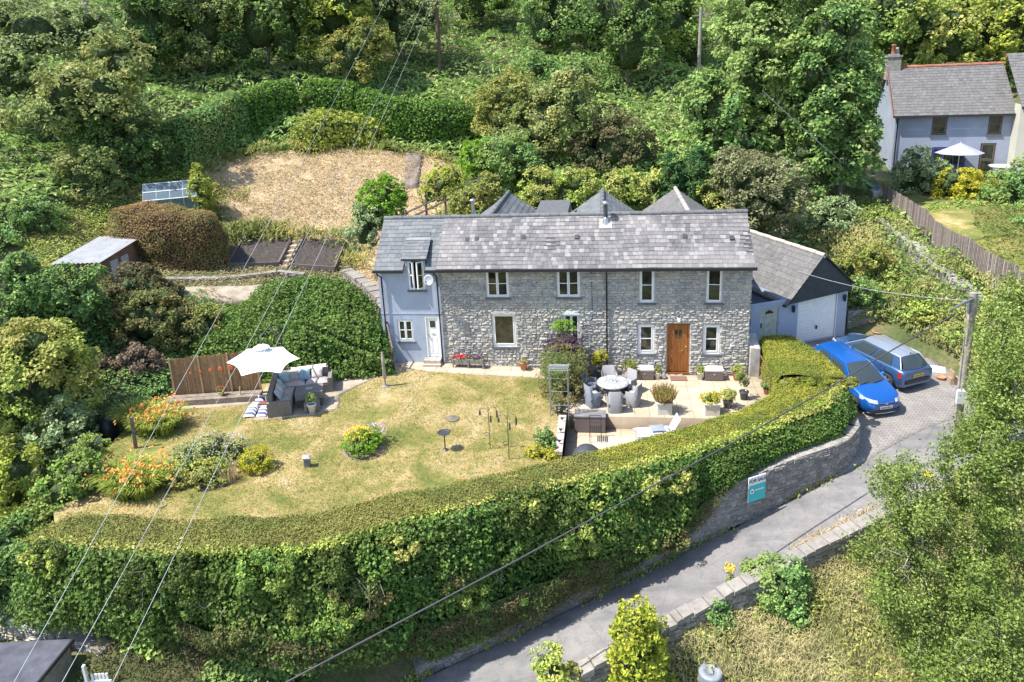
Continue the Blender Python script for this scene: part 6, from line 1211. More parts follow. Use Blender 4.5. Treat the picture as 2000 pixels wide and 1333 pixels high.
MB().box(.35, -.03, .35, 1.0, -.005, .95).build('window', m_glass, sh)
# timber rail fence on the dry bank
rf = thing('rail_fence', 'low weathered two-rail timber fence on the bank behind the left roof', 'fence', (-9.71, 5.57, 5.0))
fa, fb = Vector((0, 0, .8)), Vector((2.6, 6.2, 1.45))
for k in range(5):
    q = fa.lerp(fb, k/4); MB().box(q.x-.05, q.y-.05, q.z-1.6, q.x+.05, q.y+.05, q.z+.18).build('post', m_board, rf)
for dz in (0, -.33):
    b = MB(); b.tube([fa+Vector((0, 0, dz)), fb+Vector((0, 0, dz))], .055, 4, smooth=False); b.build('rail', m_board, rf)
# mossy path strip on the bank
struct(patch('bank_path', [(-13.9, 21.4), (-12.8, 21.3), (-12.0, 16.5), (-12.9, 16.3)], lambda x, y: T(x, y)+.40, M('worn_path', (.20, .165, .14), .95, var=.3, scale=5, bmp=.5), .5, skirt=.3))

# ------------------------------------------------------------------ upper house
up_ = thing('upper_house', 'pale rendered house with grey slate roof and brick ridge at the upper right', 'house', (19.05, 22.5, 4.1), math.atan2(-1.0, 5.86))
m_cream = M('cream_render_shaded', (.27, .305, .385), .85, var=.10, scale=.8, bmp=.1); m_cream2 = M('cream_render', (.50, .48, .42), .85, var=.05, scale=1.)  # bluish tone of the main walls is their shade, mixed into the render colour
b = MB(); HH = 4.05; hs = [(1.95, 2.75, 2.75, 4.0-.08), (4.85, 2.75, 5.55, 4.0), (4.6, .1, 5.4, 2.25), (2.1, .9, 3.9, 2.05)]
wall_plane(b, (0, 0, -.6), (1, 0, 0), 6.05, HH+.6, [(h[0], h[1]+.6, h[2], min(h[3], HH-.1)+.6) for h in hs])
b.add([(0, 0, -.6), (0, 6.4, -.6), (0, 6.4, HH), (0, 3.2, HH+2.6), (0, 0, HH)], [(4, 3, 2, 1, 0)]); b.build('wall', m_cream, up_)
b = MB(); wall_plane(b, (6.05, -1.0, -.6), (1, 0, 0), 5, 5.1, []); b.add([(6.05, -1.0, -.6), (6.05, .02, -.6), (6.05, .02, 4.5), (6.05, -1.0, 4.5)], [(3, 2, 1, 0)]); b.build('side_wing_wall', m_cream2, up_)
for h in hs[:2]: window(up_, h[0], h[1], h[2], min(h[3], HH-.1), leaves=1, bars=1, mf=M('brown_frame', (.12, .09, .075), .6), fr=.06)
window(up_, *hs[2], leaves=1, bars=0, mf=M('brown_frame', (.12, .09, .075), .6), fr=.08); window(up_, *hs[3], leaves=3, bars=0, mf=M('blue_frame', (.05, .06, .30), .5), fr=.08)
up_.scale = (1.09, 1.05, 1.09); up_.location = (18.75, 22.3, 4.0)
b = MB(); u3 = Vector((0, 3.45, 2.75)).normalized(); slates(b, (-.15, -.25, HH-.12), (1, 0, 0), u3, 6.3, math.hypot(3.45, 2.75), .22, .3, .24); b.add([(-.15, 3.2, HH+2.62), (6.2, 3.2, HH+2.62), (6.2, 6.6, HH-.1), (-.15, 6.6, HH-.1)], [(0, 1, 2, 3)]); b.build('roof', [m_slate_g, m_under], up_)
b = MB(); slates(b, (6.0, -1.25, HH+.32), (1, 0, 0), u3, 5.2, 4.6, .22, .3, .24); b.build('side_wing_roof', [m_slate_g, m_under], up_)
m_terr = islmat('terracotta', [(.30, .12, .08), (.34, .15, .10), (.25, .11, .08)], .8, .3, 20)
b = MB(); ridge(b, (-.1, 3.2, HH+2.6), (6.2, 3.2, HH+2.6), .12, .4); b.build('ridge_tiles', m_terr, up_); b = MB(); ridge(b, (6.0, 2.4, HH+3.05), (11.2, 2.4, HH+3.05), .12, .4); b.build('ridge_tiles', m_terr, up_)
b = MB(); b.box(-.2, 2.9, HH+1.9, .55, 3.75, HH+3.25); b.box(-.26, 2.84, HH+3.25, .61, 3.81, HH+3.36); b.prism([(-.1, 3.0), (.45, 3.0), (.45, 3.65), (-.1, 3.65)], HH+3.36, HH+3.45); ch = b.build('chimney', M('chimney_render', (.26, .245, .225), .9, var=.2), up_)
b = MB(); b.lathe([(.13, 0), (.12, .5), (.14, .52), (.14, .6), (.1, .6)], (.12, 3.2, HH+3.42), 12); q = b.build('chimney_pot', m_terr, up_); b = MB(); b.lathe([(.15, 0), (.11, .3), (.1, .42), (.07, .42)], (.36, 3.5, HH+3.42), 12); b.build('chimney_pot', m_stone_pale, up_)
b = MB(); b.box(-.2, -.38, HH-.22, 6.1, -.26, HH-.12); b.tube([(.12, -.3, HH-.2), (.12, -.08, HH-.4), (.12, -.08, 0)], .04, 6); b.box(6.0, -1.4, HH+.2, 11, -1.28, HH+.3); b.build('gutter', m_black, up_)
b = MB(); b.tube([(-.18, -.3, HH-.12), (-.18, 3.2, HH+2.68)], .05, 4, smooth=False); b.build('verge', M('verge_brown', (.16, .07, .05), .7), up_)
pr = thing('parasol', 'pale lilac parasol open in front of the upper white house', 'parasol', (22.0, 20.4, 4.3))
b = MB(); n = 8; c0 = (0, 0, 2.35); V = [c0]+[(1.35*math.cos(2*math.pi*(k+.5)/n), 1.35*math.sin(2*math.pi*(k+.5)/n), 1.72) for k in range(n)]
b.add(V, [(0, 1+k, 1+(k+1) % n) for k in range(n)]); b.build('canopy', islmat('lilac_cloth', [(.30, .32, .48), (.34, .36, .53), (.27, .29, .44)], .8, 0), pr)
MB().tube([(0, 0, 0), (0, 0, 2.4)], .025, 6).build('pole', m_white, pr)
tb_ = thing('round_table', 'round pale stone table at the right end of the upper house terrace', 'table', (24.4, 20.0, 4.5)); b = MB(); b.lathe([(.0, .72), (.75, .72), (.78, .68), (.75, .64), (.1, .62)], (0, 0, 0), 20); b.build('table_top', M('pale_stone_top', (.45, .44, .45), .8), tb_); MB().lathe([(.2, 0), (.12, .3), (.14, .62)], (0, 0, 0), 12).build('pedestal', M('pale_stone_top', (.45, .44, .45), .8), tb_)
# picket fence and its rubble wall
pf = thing('picket_fence', 'long weathered close-board fence of narrow pales below the upper garden', 'fence', (0, 0, 0))
FL = [(15.75, 15.4), (15.72, 12.5), (15.72, 9.5), (15.85, 7.4), (16.0, 5.65), (16.25, 4.4), (16.6, 3.1), (17.0, 1.8)]
m_pale = islmat('weathered_pales', [(.17, .135, .125), (.22, .18, .165), (.27, .225, .20), (.14, .11, .105), (.30, .26, .235)], .9, .3, 20)
b = MB(); ps = MB(); acc = 0
for i in range(len(FL)-1):
    a = Vector((*FL[i], 0)); d = Vector((*FL[i+1], 0)); L = (d-a).length; u = (d-a)/L; n = int(L/.085)
    for k in range(n):
        q = a+u*(k+.5)*L/n; z = float(T(q.x, q.y))+.1; hh = 1.25+random.uniform(-.05, .05); ang = math.atan2(u.y, u.x)
        b.cbox((q.x, q.y, z+hh/2), (.062, .02, hh), rz=ang+random.uniform(-.06, .06), ry=random.uniform(-.02, .02))
b.build('pales', m_pale, pf)
for i in range(len(FL)):
    z = float(T(*FL[i])); MB().box(FL[i][0]+.03, FL[i][1]-.05, z-.3, FL[i][0]+.13, FL[i][1]+.05, z+1.3).build('post', m_board, pf)
for dz in (.35, 1.0):
    b = MB(); b.tube([(p[0]+.04, p[1], float(T(*p))+dz) for p in FL], .035, 4, smooth=False); b.build('rail', m_board, pf)
stonewall('garden_wall', 'pale rough rubble wall running below the picket fence', 'wall', [(14.6, 12.4, 3.65), (14.75, 10.2, 3.4), (14.85, 8.0, 3.05), (15.0, 6.2, 2.75), (15.3, 4.6, 2.4), (15.9, 3.0, 1.95)][::1], 1.2, .7, cope=False, mat=m_stone_pale, both=False)
tag(MB().box(15.25, 15.2, 3.0, 15.75, 15.75, 4.55).box(15.2, 15.15, 4.55, 15.8, 15.8, 4.66).build('gate_pier', m_mortar, bevel=.02), 'square stone pier at the upper end of the picket fence', 'pier')
tag(MB().lathe([(.10, 0), (.14, .22), (.15, .24), (.12, .24)], (15.5, 15.45, 4.67), 12).build('blue_pot', M('blue_glaze', (.10, .18, .42), .3)), 'small blue flower pot standing on the stone pier', 'pot')
stonewall('bank_wall', 'grey mortared wall closing the drive to the right of the garage', 'wall', [(10.95, 5.05, .95), (12.1, 5.15, 1.05), (12.9, 5.3, 1.2)], 1.4, .4, cope=False, mat=m_stone_pale, both=False)
# rockery steps
ROCKL = ['rock nearest the foot of the bank wall right of the garage', 'small rock just behind the first rockery stone at the bank wall', 'flat rock at drive level close to the silver-blue car bonnet', 'wide rock in the middle of the rockery behind the silver-blue car', 'highest small rock beside the end of the bank wall', 'wide rock on the lower right part of the rockery', 'rock above the drive edge at the right of the rockery', 'small low rock touching the paving behind the silver-blue car', 'large rock on the grass at the far right of the rockery', 'smallest rock tucked against the bank wall end', 'largest outlying rock near the leaning pole', 'low rock at the drive edge nearest the leaning pole']
for k, (px_, py_, pz_, s_) in enumerate([(13.1, 5.3, .55, .34), (13.45, 5.0, .75, .3), (13.0, 4.7, .35, .3), (13.5, 4.3, .5, .36), (13.3, 5.7, 1.0, .3), (13.9, 3.7, .4, .4), (14.3, 3.1, .3, .36), (13.2, 3.9, .2, .32), (14.7, 3.4, .5, .4), (12.9, 5.9, .95, .26), (15.2, 2.8, .4, .42), (13.7, 3.0, 0., .3)]):
    bm = bmesh.new(); bmesh.ops.create_icosphere(bm, subdivisions=2, radius=1)
    for v in bm.verts: v.co = Vector((v.co.x*s_*1.3, v.co.y*s_, v.co.z*s_*.6))*(1+random.uniform(-.16, .16))
    me = bpy.data.meshes.new('rock'); bm.to_mesh(me); bm.free(); me.materials.append(m_stone_pale); o = bpy.data.objects.new('rock', me); COL.objects.link(o); o.location = (px_, py_, pz_); o.rotation_euler = (0, 0, random.random()*3)
    tag(o, ROCKL[k], 'rock', 'rockery stones on the bank')
# dark fence panel post group behind garage
dg = thing('screen_panel', 'dark slatted screen panel between two posts behind the garage', 'screen', (10.3, 15.2, 2.3), .2)
MB().box(0, -.02, 0, .95, .02, 1.5).build('panel', M('dark_slats', (.05, .06, .075), .8, var=.3, scale=20), dg)
for x in (-.08, .98): MB().box(x-.07, -.06, -.5, x+.05, .06, 2.0 if x < 0 else 1.7).build('post', M('post_wood', (.25, .19, .15), .9), dg)

# ------------------------------------------------------------------ bottom left: roof and yard below the hedge
lr = thing('outbuilding', 'flat dark felt-roofed outbuilding cut by the bottom left corner', 'building', (-15, -14.5, -1.6))
b = MB(); pl = [(-2.6, -2.2), (1.2, -1.6), (1.0, .95), (-2.8, .4)]; b.prism(pl, 0, [.0, .0, .05, .05]); b.build('roof', M('roof_felt', (.075, .08, .105), .9, var=.25, scale=3, bmp=.2), lr)
b = MB(); b.prism([(p[0]*.94, p[1]*.94) for p in pl], -2.2, -.01); b.build('wall', m_stone_old, lr)
b = MB(); b.tube([(pl[1][0]+.04, pl[1][1], .0), (pl[2][0]+.04, pl[2][1], .02)], .05, 6); b.build('gutter', m_black, lr)
MB().box(-1.35, -.9, .05, -1.1, -.82, .12).box(-1.16, -.9, .05, -1.1, -.6, .16).build('roof_vent', m_black, lr)
stonewall('yard_wall', 'shaded grey stone wall at the bottom left below the hedge', 'wall', [(-19.0, -12.7, -1.35), (-16.6, -13.0, -1.5), (-14.6, -13.25, -1.75), (-13.3, -13.5, -2.0)], 1.6, .4, cope=False, mat=m_stone, both=False)
cs = thing('slatted_bench', 'white slatted plastic bench standing on its end at the bottom left', 'bench', (-13.0, -14.25, -2.75), .15)
b = MB()
for k in range(5): b.box(k*.09, 0, .0, k*.09+.06, .03, .85)
b.box(-.05, -.02, .1, .5, 0, .17); b.box(-.05, -.02, .6, .5, 0, .67); b.build('slats', m_white, cs)
MB().box(-.14, -.05, -.2, -.08, .03, 1.15).build('upright', m_white, cs)
# bottom right bins
bn = thing('water_butt', 'dark grey-blue plastic water butt with round lid at the bottom edge', 'water butt', (2.55, -11.95, -3.75))
MB().lathe([(.24, 0), (.30, .3), (.32, .6), (.30, .86), (.27, .9)], (0, 0, 0), 20).build('barrel', M('butt_plastic', (.14, .17, .21), .5), bn)
b = MB(); b.lathe([(.30, .90), (.30, .94), (.26, .97), (.14, .97), (.13, .94), (.0, .94)], (0, 0, 0), 20); b.cbox((0, 0, .985), (.1, .26, .03)); b.build('lid', M('butt_lid', (.24, .27, .31), .5), bn)

# ================================================================== things in the garden
def plantmesh(name, blobs, n, size, mat, core='core_g', clump=.08, parent=None, **k):
    return crown(name, blobs, max(12, n//14), n, size, LM[mat], LM[core], clump, parent=parent, **k)
m_tc = M('terracotta_pot', (.50, .22, .12), .8, var=.12); m_gp = M('grey_pot', (.20, .20, .20), .7, var=.15); m_cp = M('cream_pot', (.62, .60, .54), .7, var=.08)
def potprof(r, h): return [(.001, 0), (r*.68, 0), (r*.95, h*.85), (r*1.06, h*.86), (r*1.06, h), (r*.92, h), (r*.9, h*.86), (.001, h*.85)]
def potted(name, label, loc, r, h, mpot, plant, n, size, mat, cat='potted plant', flower=None, fn=30, group=None, low=-.3, clump=.07):
    t = thing(name, label, cat, loc, random.random()*6, group); MB().lathe(potprof(r, h), (0, 0, 0), 16).build('pot', mpot, t)
    plantmesh('foliage', plant, n, size, mat, parent=t, low=low, clump=clump)
    if flower: flowers('flowers', plant, fn, flower, t, .035)
    return t
def flowers(name, blobs, n, mat, parent, size=.04, low=.0, petals=4):
    B_ = np.array(blobs); P = []
    for b in B_:
        d = sph(n*3); d = d[d[:, 2] > low][:max(2, n//len(B_))]; P.append(b[:3]+d*b[3:]*1.06)
    P = np.concatenate(P); P = np.repeat(P, petals, 0)+rng.normal(0, size*.35, (len(P)*petals, 3)); V, F = cards(P, unit(rng.normal(0, .6, (len(P), 3))+[0, -.3, .8]), size, .8, .4)
    return npmesh(name, V, F, LM[mat], parent)
# trough with red and violet flowers against the left half of the front wall
tr = thing('flower_trough', 'grey wooden trough on legs with red and violet flowers against the stone wall', 'planter', (-5.78, -.32, .33))
b = MB(); b.box(-.66, -.13, .22, .66, .13, .42); b.box(-.62, -.10, .42, .62, .10, .425)
for x in (-.66, -.02, .60): b.box(x, -.15, 0, x+.06, -.13, .45); b.box(x, .13, 0, x+.06, .15, .45)
b.build('trough', M('grey_timber', (.23, .215, .20), .85, var=.2), tr)
plantmesh('foliage', [(-.35, 0, .46, .3, .1, .07), (.32, 0, .46, .3, .1, .07)], 700, .045, 'm_mid', parent=tr); flowers('red_flowers', [(-.35, 0, .48, .30, .1, .08)], 70, 'm_flower_r', tr, .06); flowers('violet_flowers', [(.32, 0, .48, .30, .1, .08)], 70, 'm_flower_v', tr, .06)
potted('flower_pot', 'terracotta pot with a low plant on the path below the big window', (-3.47, -.30, .29), .17, .34, m_tc, [(0, 0, .36, .13, .13, .06)], 260, .04, 'm_mid')
potted('flower_pot', 'small grey pot with orange flowers on the path left of the tall arch hedge', (-2.36, -.32, .21), .14, .26, m_gp, [(0, 0, .38, .13, .13, .12)], 300, .05, 'm_mid2', flower='m_flower_o', fn=34)
tw = thing('planter', 'wide low terracotta bowl planter behind the arch hedge', 'planter', (-.98, -.38, .0)); MB().lathe([(.001, 0), (.20, 0), (.25, .2), (.27, .21), (.27, .25), (.23, .25), (.22, .2), (.001, .2)], (0, 0, 0), 16, sx=1.25).build('bowl', m_tc, tw); plantmesh('foliage', [(0, 0, .25, .24, .18, .04)], 160, .035, 'm_mid', parent=tw)
potted('patio_tree', 'yellow-green acer in a dark pot by the wall behind the dining table', (-.32, -.35, 0), .17, .36, m_gp, [(0, 0, .82, .30, .28, .30), (.1, 0, .62, .2, .2, .18)], 1500, .06, 'm_yel')
potted('patio_shrub', 'orange-tinged shrub in a terracotta pot behind the right dining chairs', (.85, -.42, 0), .16, .26, m_tc, [(0, 0, .55, .26, .24, .26), (-.25, 0, .40, .18, .16, .16)], 1300, .055, 'm_yolive', flower='m_flower_o', fn=12)
for k, (x, lab) in enumerate(((1.98, 'cream pot with a clipped green dome plant left of the oak front door'), (3.68, 'cream pot with a clipped green dome plant right of the oak front door'))):
    potted('door_pot', lab, (x, -.42, 0), .13, .30, m_cp, [(0, 0, .40, .17, .17, .14)], 800, .035, 'm_lime', clump=.04)
# rattan storage boxes
m_rat = M('brown_rattan', (.155, .125, .115), .8, var=.25, scale=40, bmp=.4); m_cush = M('pale_cushion', (.62, .58, .56), .9, var=.05)
def cushion(mb, c, d, rz=0., rx=0., ry=0., mi=0):
    M_ = Matrix.Translation(c) @ Matrix.Rotation(rz, 4, 'Z') @ Matrix.Rotation(ry, 4, 'Y') @ Matrix.Rotation(rx, 4, 'X'); n = 6; V = []; F = []
    for sgn in (1, -1):
        o = len(V)
        for i in range(n+1):
            for j in range(n+1):
                u, v = i/n*2-1, j/n*2-1; e = (1-u**4)*(1-v**4); pinch = 1-.06*(1-abs(u))*(abs(v) > .99)-.06*(1-abs(v))*(abs(u) > .99); V.append(M_ @ Vector((u*d[0]/2*pinch, v*d[1]/2*pinch, sgn*d[2]/2*e**.55)))
        for i in range(n):
            for j in range(n):
                a = o+i*(n+1)+j; q = (a, a+n+1, a+n+2, a+1); F.append(q if sgn > 0 else q[::-1])
    mb.add(V, F, mi, True)
for x, lab in ((1.47, 'brown storage bench with pale cushion under the right-hand ground floor window left of the door'), (4.20, 'brown storage bench with pale cushion right of the oak front door')):
    t = thing('storage_bench', lab, 'bench', (x, -.38, 0)); MB().box(-.36, -.2, .02, .36, .2, .40).build('box', m_rat, t, bevel=.01); b = MB(); b.box(-.37, -.21, .40, .37, .21, .43); cushion(b, (0, 0, .46), (.76, .44, .13)); b.build('seat_cushion', m_cush, t)
    q = MB().box(-.03, -.215, .26, .03, -.20, .30); q.build('catch', M('chrome', (.7, .7, .7), .25, 1.), t)
tag(MB().box(2.5, -.62, .0, 3.15, -.22, .035).build('doormat', M('brown_mat', (.20, .11, .075), .95, var=.2, scale=30)), 'brown doormat on the patio below the oak front door', 'doormat')
t = thing('garden_ornament', 'small white stone animal ornament between the pot and the oak door', 'ornament', (2.25, -.40, 0), .3)
b = MB(); b.ball((0, 0, .11), .09, 10, 7, rz=.12); b.ball((-.05, -.06, .26), .055, 8, 6); b.cbox((-.07, -.12, .25), (.03, .05, .03)); b.cbox((-.08, -.04, .32), (.02, .01, .05)); b.cbox((-.02, -.05, .32), (.02, .01, .05)); b.build('body', M('white_stone', (.62, .62, .62), .8), t)
# dining set
TB = Vector((.18, -2.33, 0)); tbl = thing('dining_table', 'round grey rattan dining table laid with plates on the upper patio', 'table', TB)
m_gr = M('grey_rattan', (.24, .24, .25), .75, var=.18, scale=45, bmp=.4); m_gr2 = M('grey_rattan_shaded', (.17, .19, .225), .75, var=.18, scale=45, bmp=.4); m_tt = M('grey_table_top', (.32, .325, .34), .35, var=.12, scale=12)  # second rattan is the same grey, darkened and blued for chairs in shade
MB().lathe([(.001, .74), (.58, .74), (.61, .73), (.61, .69), (.58, .68), (.001, .68)], (0, 0, 0), 32).build('table_top', m_tt, tbl); MB().lathe([(.30, .0), (.26, .3), (.24, .68)], (0, 0, 0), 16).build('base', m_gr, tbl)
for k in range(6):
    a = R(90+60*k+8); c = TB+Vector((.42*math.cos(a), .42*math.sin(a), .742))
    t = thing('place_setting', 'white plate on a pale mat, %s on the round dining table' % ('nearest the house', 'upper left', 'lower left', 'nearest the camera', 'lower right', 'upper right')[k], 'plate', c, a, 'place settings on the dining table')
    MB().cbox((0, 0, .004), (.20, .28, .006)).build('mat', M('white_mat', (.66, .67, .66), .8), t); MB().lathe([(.001, .010), (.07, .010), (.10, .02), (.104, .022)], (0, 0, 0), 16).build('plate', m_white, t)
for (dx, dy, lab) in ((-.06, .05, 'clear stemmed glass left of centre on the dining table'), (.08, .0, 'clear stemmed glass right of centre on the dining table')):
    tag(MB().lathe([(.03, 0), (.008, .01), (.008, .07), (.035, .10), (.03, .16)], TB+Vector((dx, dy, .742)), 10).build('wine_glass', M('glassware', (.7, .75, .78), .1)), lab, 'glass')
def chair(name, label, loc, rz, mat, first=None):
    t = thing(name, label, 'chair', loc, rz, 'rattan chairs around the dining table'); w_, d_ = .27, .27
    b = MB(); b.box(-w_, -d_, .30, w_, d_, .42); b.build('seat', mat, t, bevel=.02)
    b = MB(); n = 18; V = []   # curved back/arm shell
    for i in range(n+1):
        a = R(-15+210*i/n); e_ = .55; rx_, ry_ = .30, .30; hgt = .62+.26*min(1, max(0, (62-abs(math.degrees(a)-90))/26))
        x, y = rx_*math.copysign(abs(math.cos(a))**e_, math.cos(a)), -ry_*math.copysign(abs(math.sin(a))**e_, math.sin(a))
        V += [(x*.88, y*.88, 0), (x*1.04, y*1.06, hgt), (x*.95, y*.96, hgt+.01), (x*.80, y*.80, .02)]
    for i in range(n):
        for k in range(3): b.f.append([i*4+k, (i+1)*4+k, (i+1)*4+k+1, i*4+k+1]); b.m.append(0); b.sm.append(True)
    b.v = V; b.build('shell_back', mat, t)
    for x in (-1, 1): MB().tube([(x*.19, .19, .02), (x*.21, .21, .32)], [.02, .025], 6).build('leg', mat, t)
    b = MB(); cushion(b, (0, .02, .45), (.46, .46, .09)); b.build('seat_cushion', M('grey_cushion', (.36, .37, .40), .9), t)
    return t
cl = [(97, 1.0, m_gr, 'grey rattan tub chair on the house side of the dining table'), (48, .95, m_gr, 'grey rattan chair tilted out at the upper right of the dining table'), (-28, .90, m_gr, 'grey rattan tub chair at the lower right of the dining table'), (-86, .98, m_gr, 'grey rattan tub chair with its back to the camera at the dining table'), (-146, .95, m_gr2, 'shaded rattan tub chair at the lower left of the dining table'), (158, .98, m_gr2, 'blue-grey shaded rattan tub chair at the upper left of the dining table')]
for a, r_, m_, lab in cl:
    a = R(a); chair('dining_chair', lab, TB+Vector((r_*.92*math.cos(a), r_*.92*math.sin(a), 0)), a+R(90), m_)
# square planters on the patio edge
for (x, y, lab, mt, sc) in ((2.02, -3.25, 'cream square planter bursting with feathery yellow grass at the patio edge', 'm_grass', 1.), (3.70, -3.25, 'cream square planter with low yellow-green herbs beside the hedge', 'm_yel', .8)):
    t = thing('square_planter', lab, 'planter', (x, y, 0), .05); b = MB(); b.prism([(-.26, -.26), (.26, -.26), (.26, .26), (-.26, .26)], 0, .42); b.box(-.30, -.30, .42, .30, .30, .47); b.build('box', M('cream_planter', (.58, .55, .47), .8, var=.08), t)
    if sc == 1.:
        n = 2600; a = rng.random(n)*6.283; r_ = rng.random(n)**.6; P = np.c_[np.cos(a)*r_*.30, np.sin(a)*r_*.30, .47+0*a]; h = rng.uniform(.25, .75, n)*(1-.3*r_); al = np.c_[np.cos(a)*r_*.55, np.sin(a)*r_*.55, np.ones(n)]; P2 = P+unit(al)*h[:, None]*rng.random((n, 1))
        V, F = cards(P2, rng.normal(0, 1, (n, 3))*[1, 1, .1], .22, .10, .1, along=al*3); npmesh('grass', V, F, leafmat('feather_grass', [(.25, .22, .06), (.38, .30, .09), (.50, .38, .18), (.30, .30, .07)], bigc=(.45, .25, .14), big=3.), t); plantmesh('foliage', [(0, 0, .62, .27, .27, .20)], 900, .05, 'm_yolive', parent=t)
    else: plantmesh('foliage', [(-.05, 0, .58, .30, .28, .18), (.1, .1, .62, .2, .2, .15)], 1700, .05, mt, parent=t)
potted('potted_shrub', 'dark pot with green leafy herb right of the herb planter by the hedge', (4.35, -2.80, 0), .18, .28, m_gp, [(0, 0, .48, .28, .24, .22)], 1200, .055, 'm_lime2')
potted('potted_tree', 'spindly small tree in a dark glazed pot near the patio steps', (5.05, -2.12, 0), .17, .33, M('dark_glaze', (.07, .075, .09), .25), [(-.06, .1, .95, .22, .2, .22), (.05, 0, .65, .14, .12, .18)], 420, .055, 'm_yolive', low=-.9)
potted('flower_pot', 'orange pot with trailing green plant at the right corner of the house', (5.08, -.42, 0), .15, .28, m_tc, [(0, 0, .42, .20, .18, .18), (.2, -.1, .3, .15, .15, .1)], 900, .05, 'm_mid', flower='m_flower_o', fn=10)
potted('flower_pot', 'terracotta pot of pink geraniums beside the handrail at the patio edge', (6.0, -1.65, 0), .16, .24, m_tc, [(0, 0, .38, .22, .2, .16)], 800, .05, 'm_mid2', flower='m_flower_r', fn=16)
potted('flower_box', 'bright red and pink geraniums tucked against the square hedge', (6.35, -1.75, .1), .18, .30, m_gp, [(0, 0, .52, .26, .2, .14), (.25, -.05, .55, .16, .14, .1)], 700, .05, 'm_mid2', flower='m_flower_r', fn=110)
hr_ = thing('handrail', 'brown timber handrail beside the square hedge at the right of the patio', 'handrail', (6.0, -1.0, 0))
b = MB(); b.tube([(0, -1.1, .0), (0, -1.1, 1.05)], .03, 6); b.tube([(.02, .9, 0), (.02, .9, .95)], .03, 6); b.tube([(0, -1.1, 1.0), (.02, .9, .93)], .028, 6); b.tube([(0, -1.1, .5), (.02, .9, .45)], .02, 6); b.build('rails', M('rust_timber', (.17, .09, .06), .8, var=.2), hr_)
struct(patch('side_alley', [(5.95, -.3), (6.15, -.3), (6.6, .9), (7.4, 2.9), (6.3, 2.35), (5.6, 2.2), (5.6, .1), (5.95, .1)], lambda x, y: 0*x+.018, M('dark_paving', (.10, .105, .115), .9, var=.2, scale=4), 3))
# arch hedge with clematis, arbour
ah = thing('arch_hedge', 'tall bushy evergreen column with purple clematis top between lawn and patio', 'hedge', (0, 0, 0))
def column(rows_z, cx, cy, mat, n, size, core, name, parent, clump=.14, sh=(1, 1)):
    return crown(name, [(cx+a, cy+b_, z, rx_, ry_, rz_) for (a, b_, z, rx_, ry_, rz_) in rows_z], n//16, n, size, LM[mat], LM[core], clump, parent=parent, low=-.95, spread=.7)
column([(-.02, .0, .55, .84, 1.4, .85), (.0, .1, 1.25, .80, 1.25, .72)], -1.72, -1.75, 'm_olive2', 17000, .065, 'core_g', 'evergreen_body', ah)
column([(.05, .75, 1.90, .68, .58, .40), (-.1, .45, 1.75, .6, .5, .35)], -1.72, -1.75, 'm_purple', 4200, .06, 'core_brown', 'clematis', ah, .1)
column([(-.05, 1.15, 2.28, .42, .36, .28)], -1.72, -1.75, 'm_bright', 1500, .06, 'core_g', 'climber', ah, .1)
ar = thing('arbour', 'grey metal garden arch with slatted top in front of the tall hedge column', 'arch', (-1.75, -3.8, .0))
b = MB(); m_ar = M('arch_metal', (.30, .32, .34), .5, .4)
for x in (-.33, .33):
    for y in (-.18, .18): b.tube([(x, y, -.45), (x, y, 1.95)], .016, 5)
    for z in np.arange(0, 1.95, .28): b.tube([(x, -.18, z), (x, .18, z)], .010, 4)
for k in range(6): b.tube([(-.36, -.24+k*.1, 1.95+.03*math.sin(k/5*math.pi)), (.36, -.24+k*.1, 1.95+.03*math.sin(k/5*math.pi))], .016, 5)
for z in (.55, 1.1, 1.6): b.tube([(-.33, -.18, z), (.33, -.18, z)], .008, 4)
b.build('frame', m_ar, ar)
plantmesh('rose_shrub', [(.0, .1, .3, .25, .2, .4)], 700, .05, 'm_brownish', parent=ar); flowers('roses', [(.05, 0, .15, .25, .2, .35)], 26, 'm_flower_p', ar, .05)
lw = thing('edging_wall', 'low pale stone wall edging the lower patio on the lawn side', 'wall', (0, 0, 0)); b = MB(); y = -6.6
while y < -4.2: l = random.uniform(.3, .5); b.box(-1.76, y, -.6, -1.50, y+l-.015, .22+random.uniform(-.01, .01)); y += l
b.build('blocks', M('pale_block', (.46, .42, .37), .9, var=.2), lw)
for k, (y, lab) in enumerate(((-4.55, 'small dark iron bird figure on the far end of the low patio wall'), (-5.35, 'small dark iron bird figure in the middle of the low patio wall'), (-6.1, 'small dark iron bird figure on the near end of the low patio wall'))):
    t = MB(); t.tube([(-1.62, y, .21), (-1.62, y, .3)], .008, 4); t.ball((-1.62, y, .34), .05, 8, 6, rz=.04); t.ball((-1.66, y-.03, .39), .025, 6, 5); t.cbox((-1.55, y+.02, .36), (.09, .02, .015)); tag(t.build('bird_figure', m_black), lab, 'ornament')
plb = plantmesh('border_shrub', [(-2.15, -5.9, .35, .28, .3, .32), (-2.05, -6.3, .2, .3, .3, .22)], 1500, .07, 'm_dark2', low=-.4); tag(plb, 'dark glossy shrub at the lawn end of the low patio wall', 'shrub')
plb = plantmesh('border_shrub', [(-2.3, -6.75, .22, .34, .28, .26), (-1.95, -6.9, .22, .3, .25, .24)], 1500, .06, 'm_yel', low=-.4); tag(plb, 'yellow and red-leaved shrub in front of the dark glossy shrub', 'shrub')
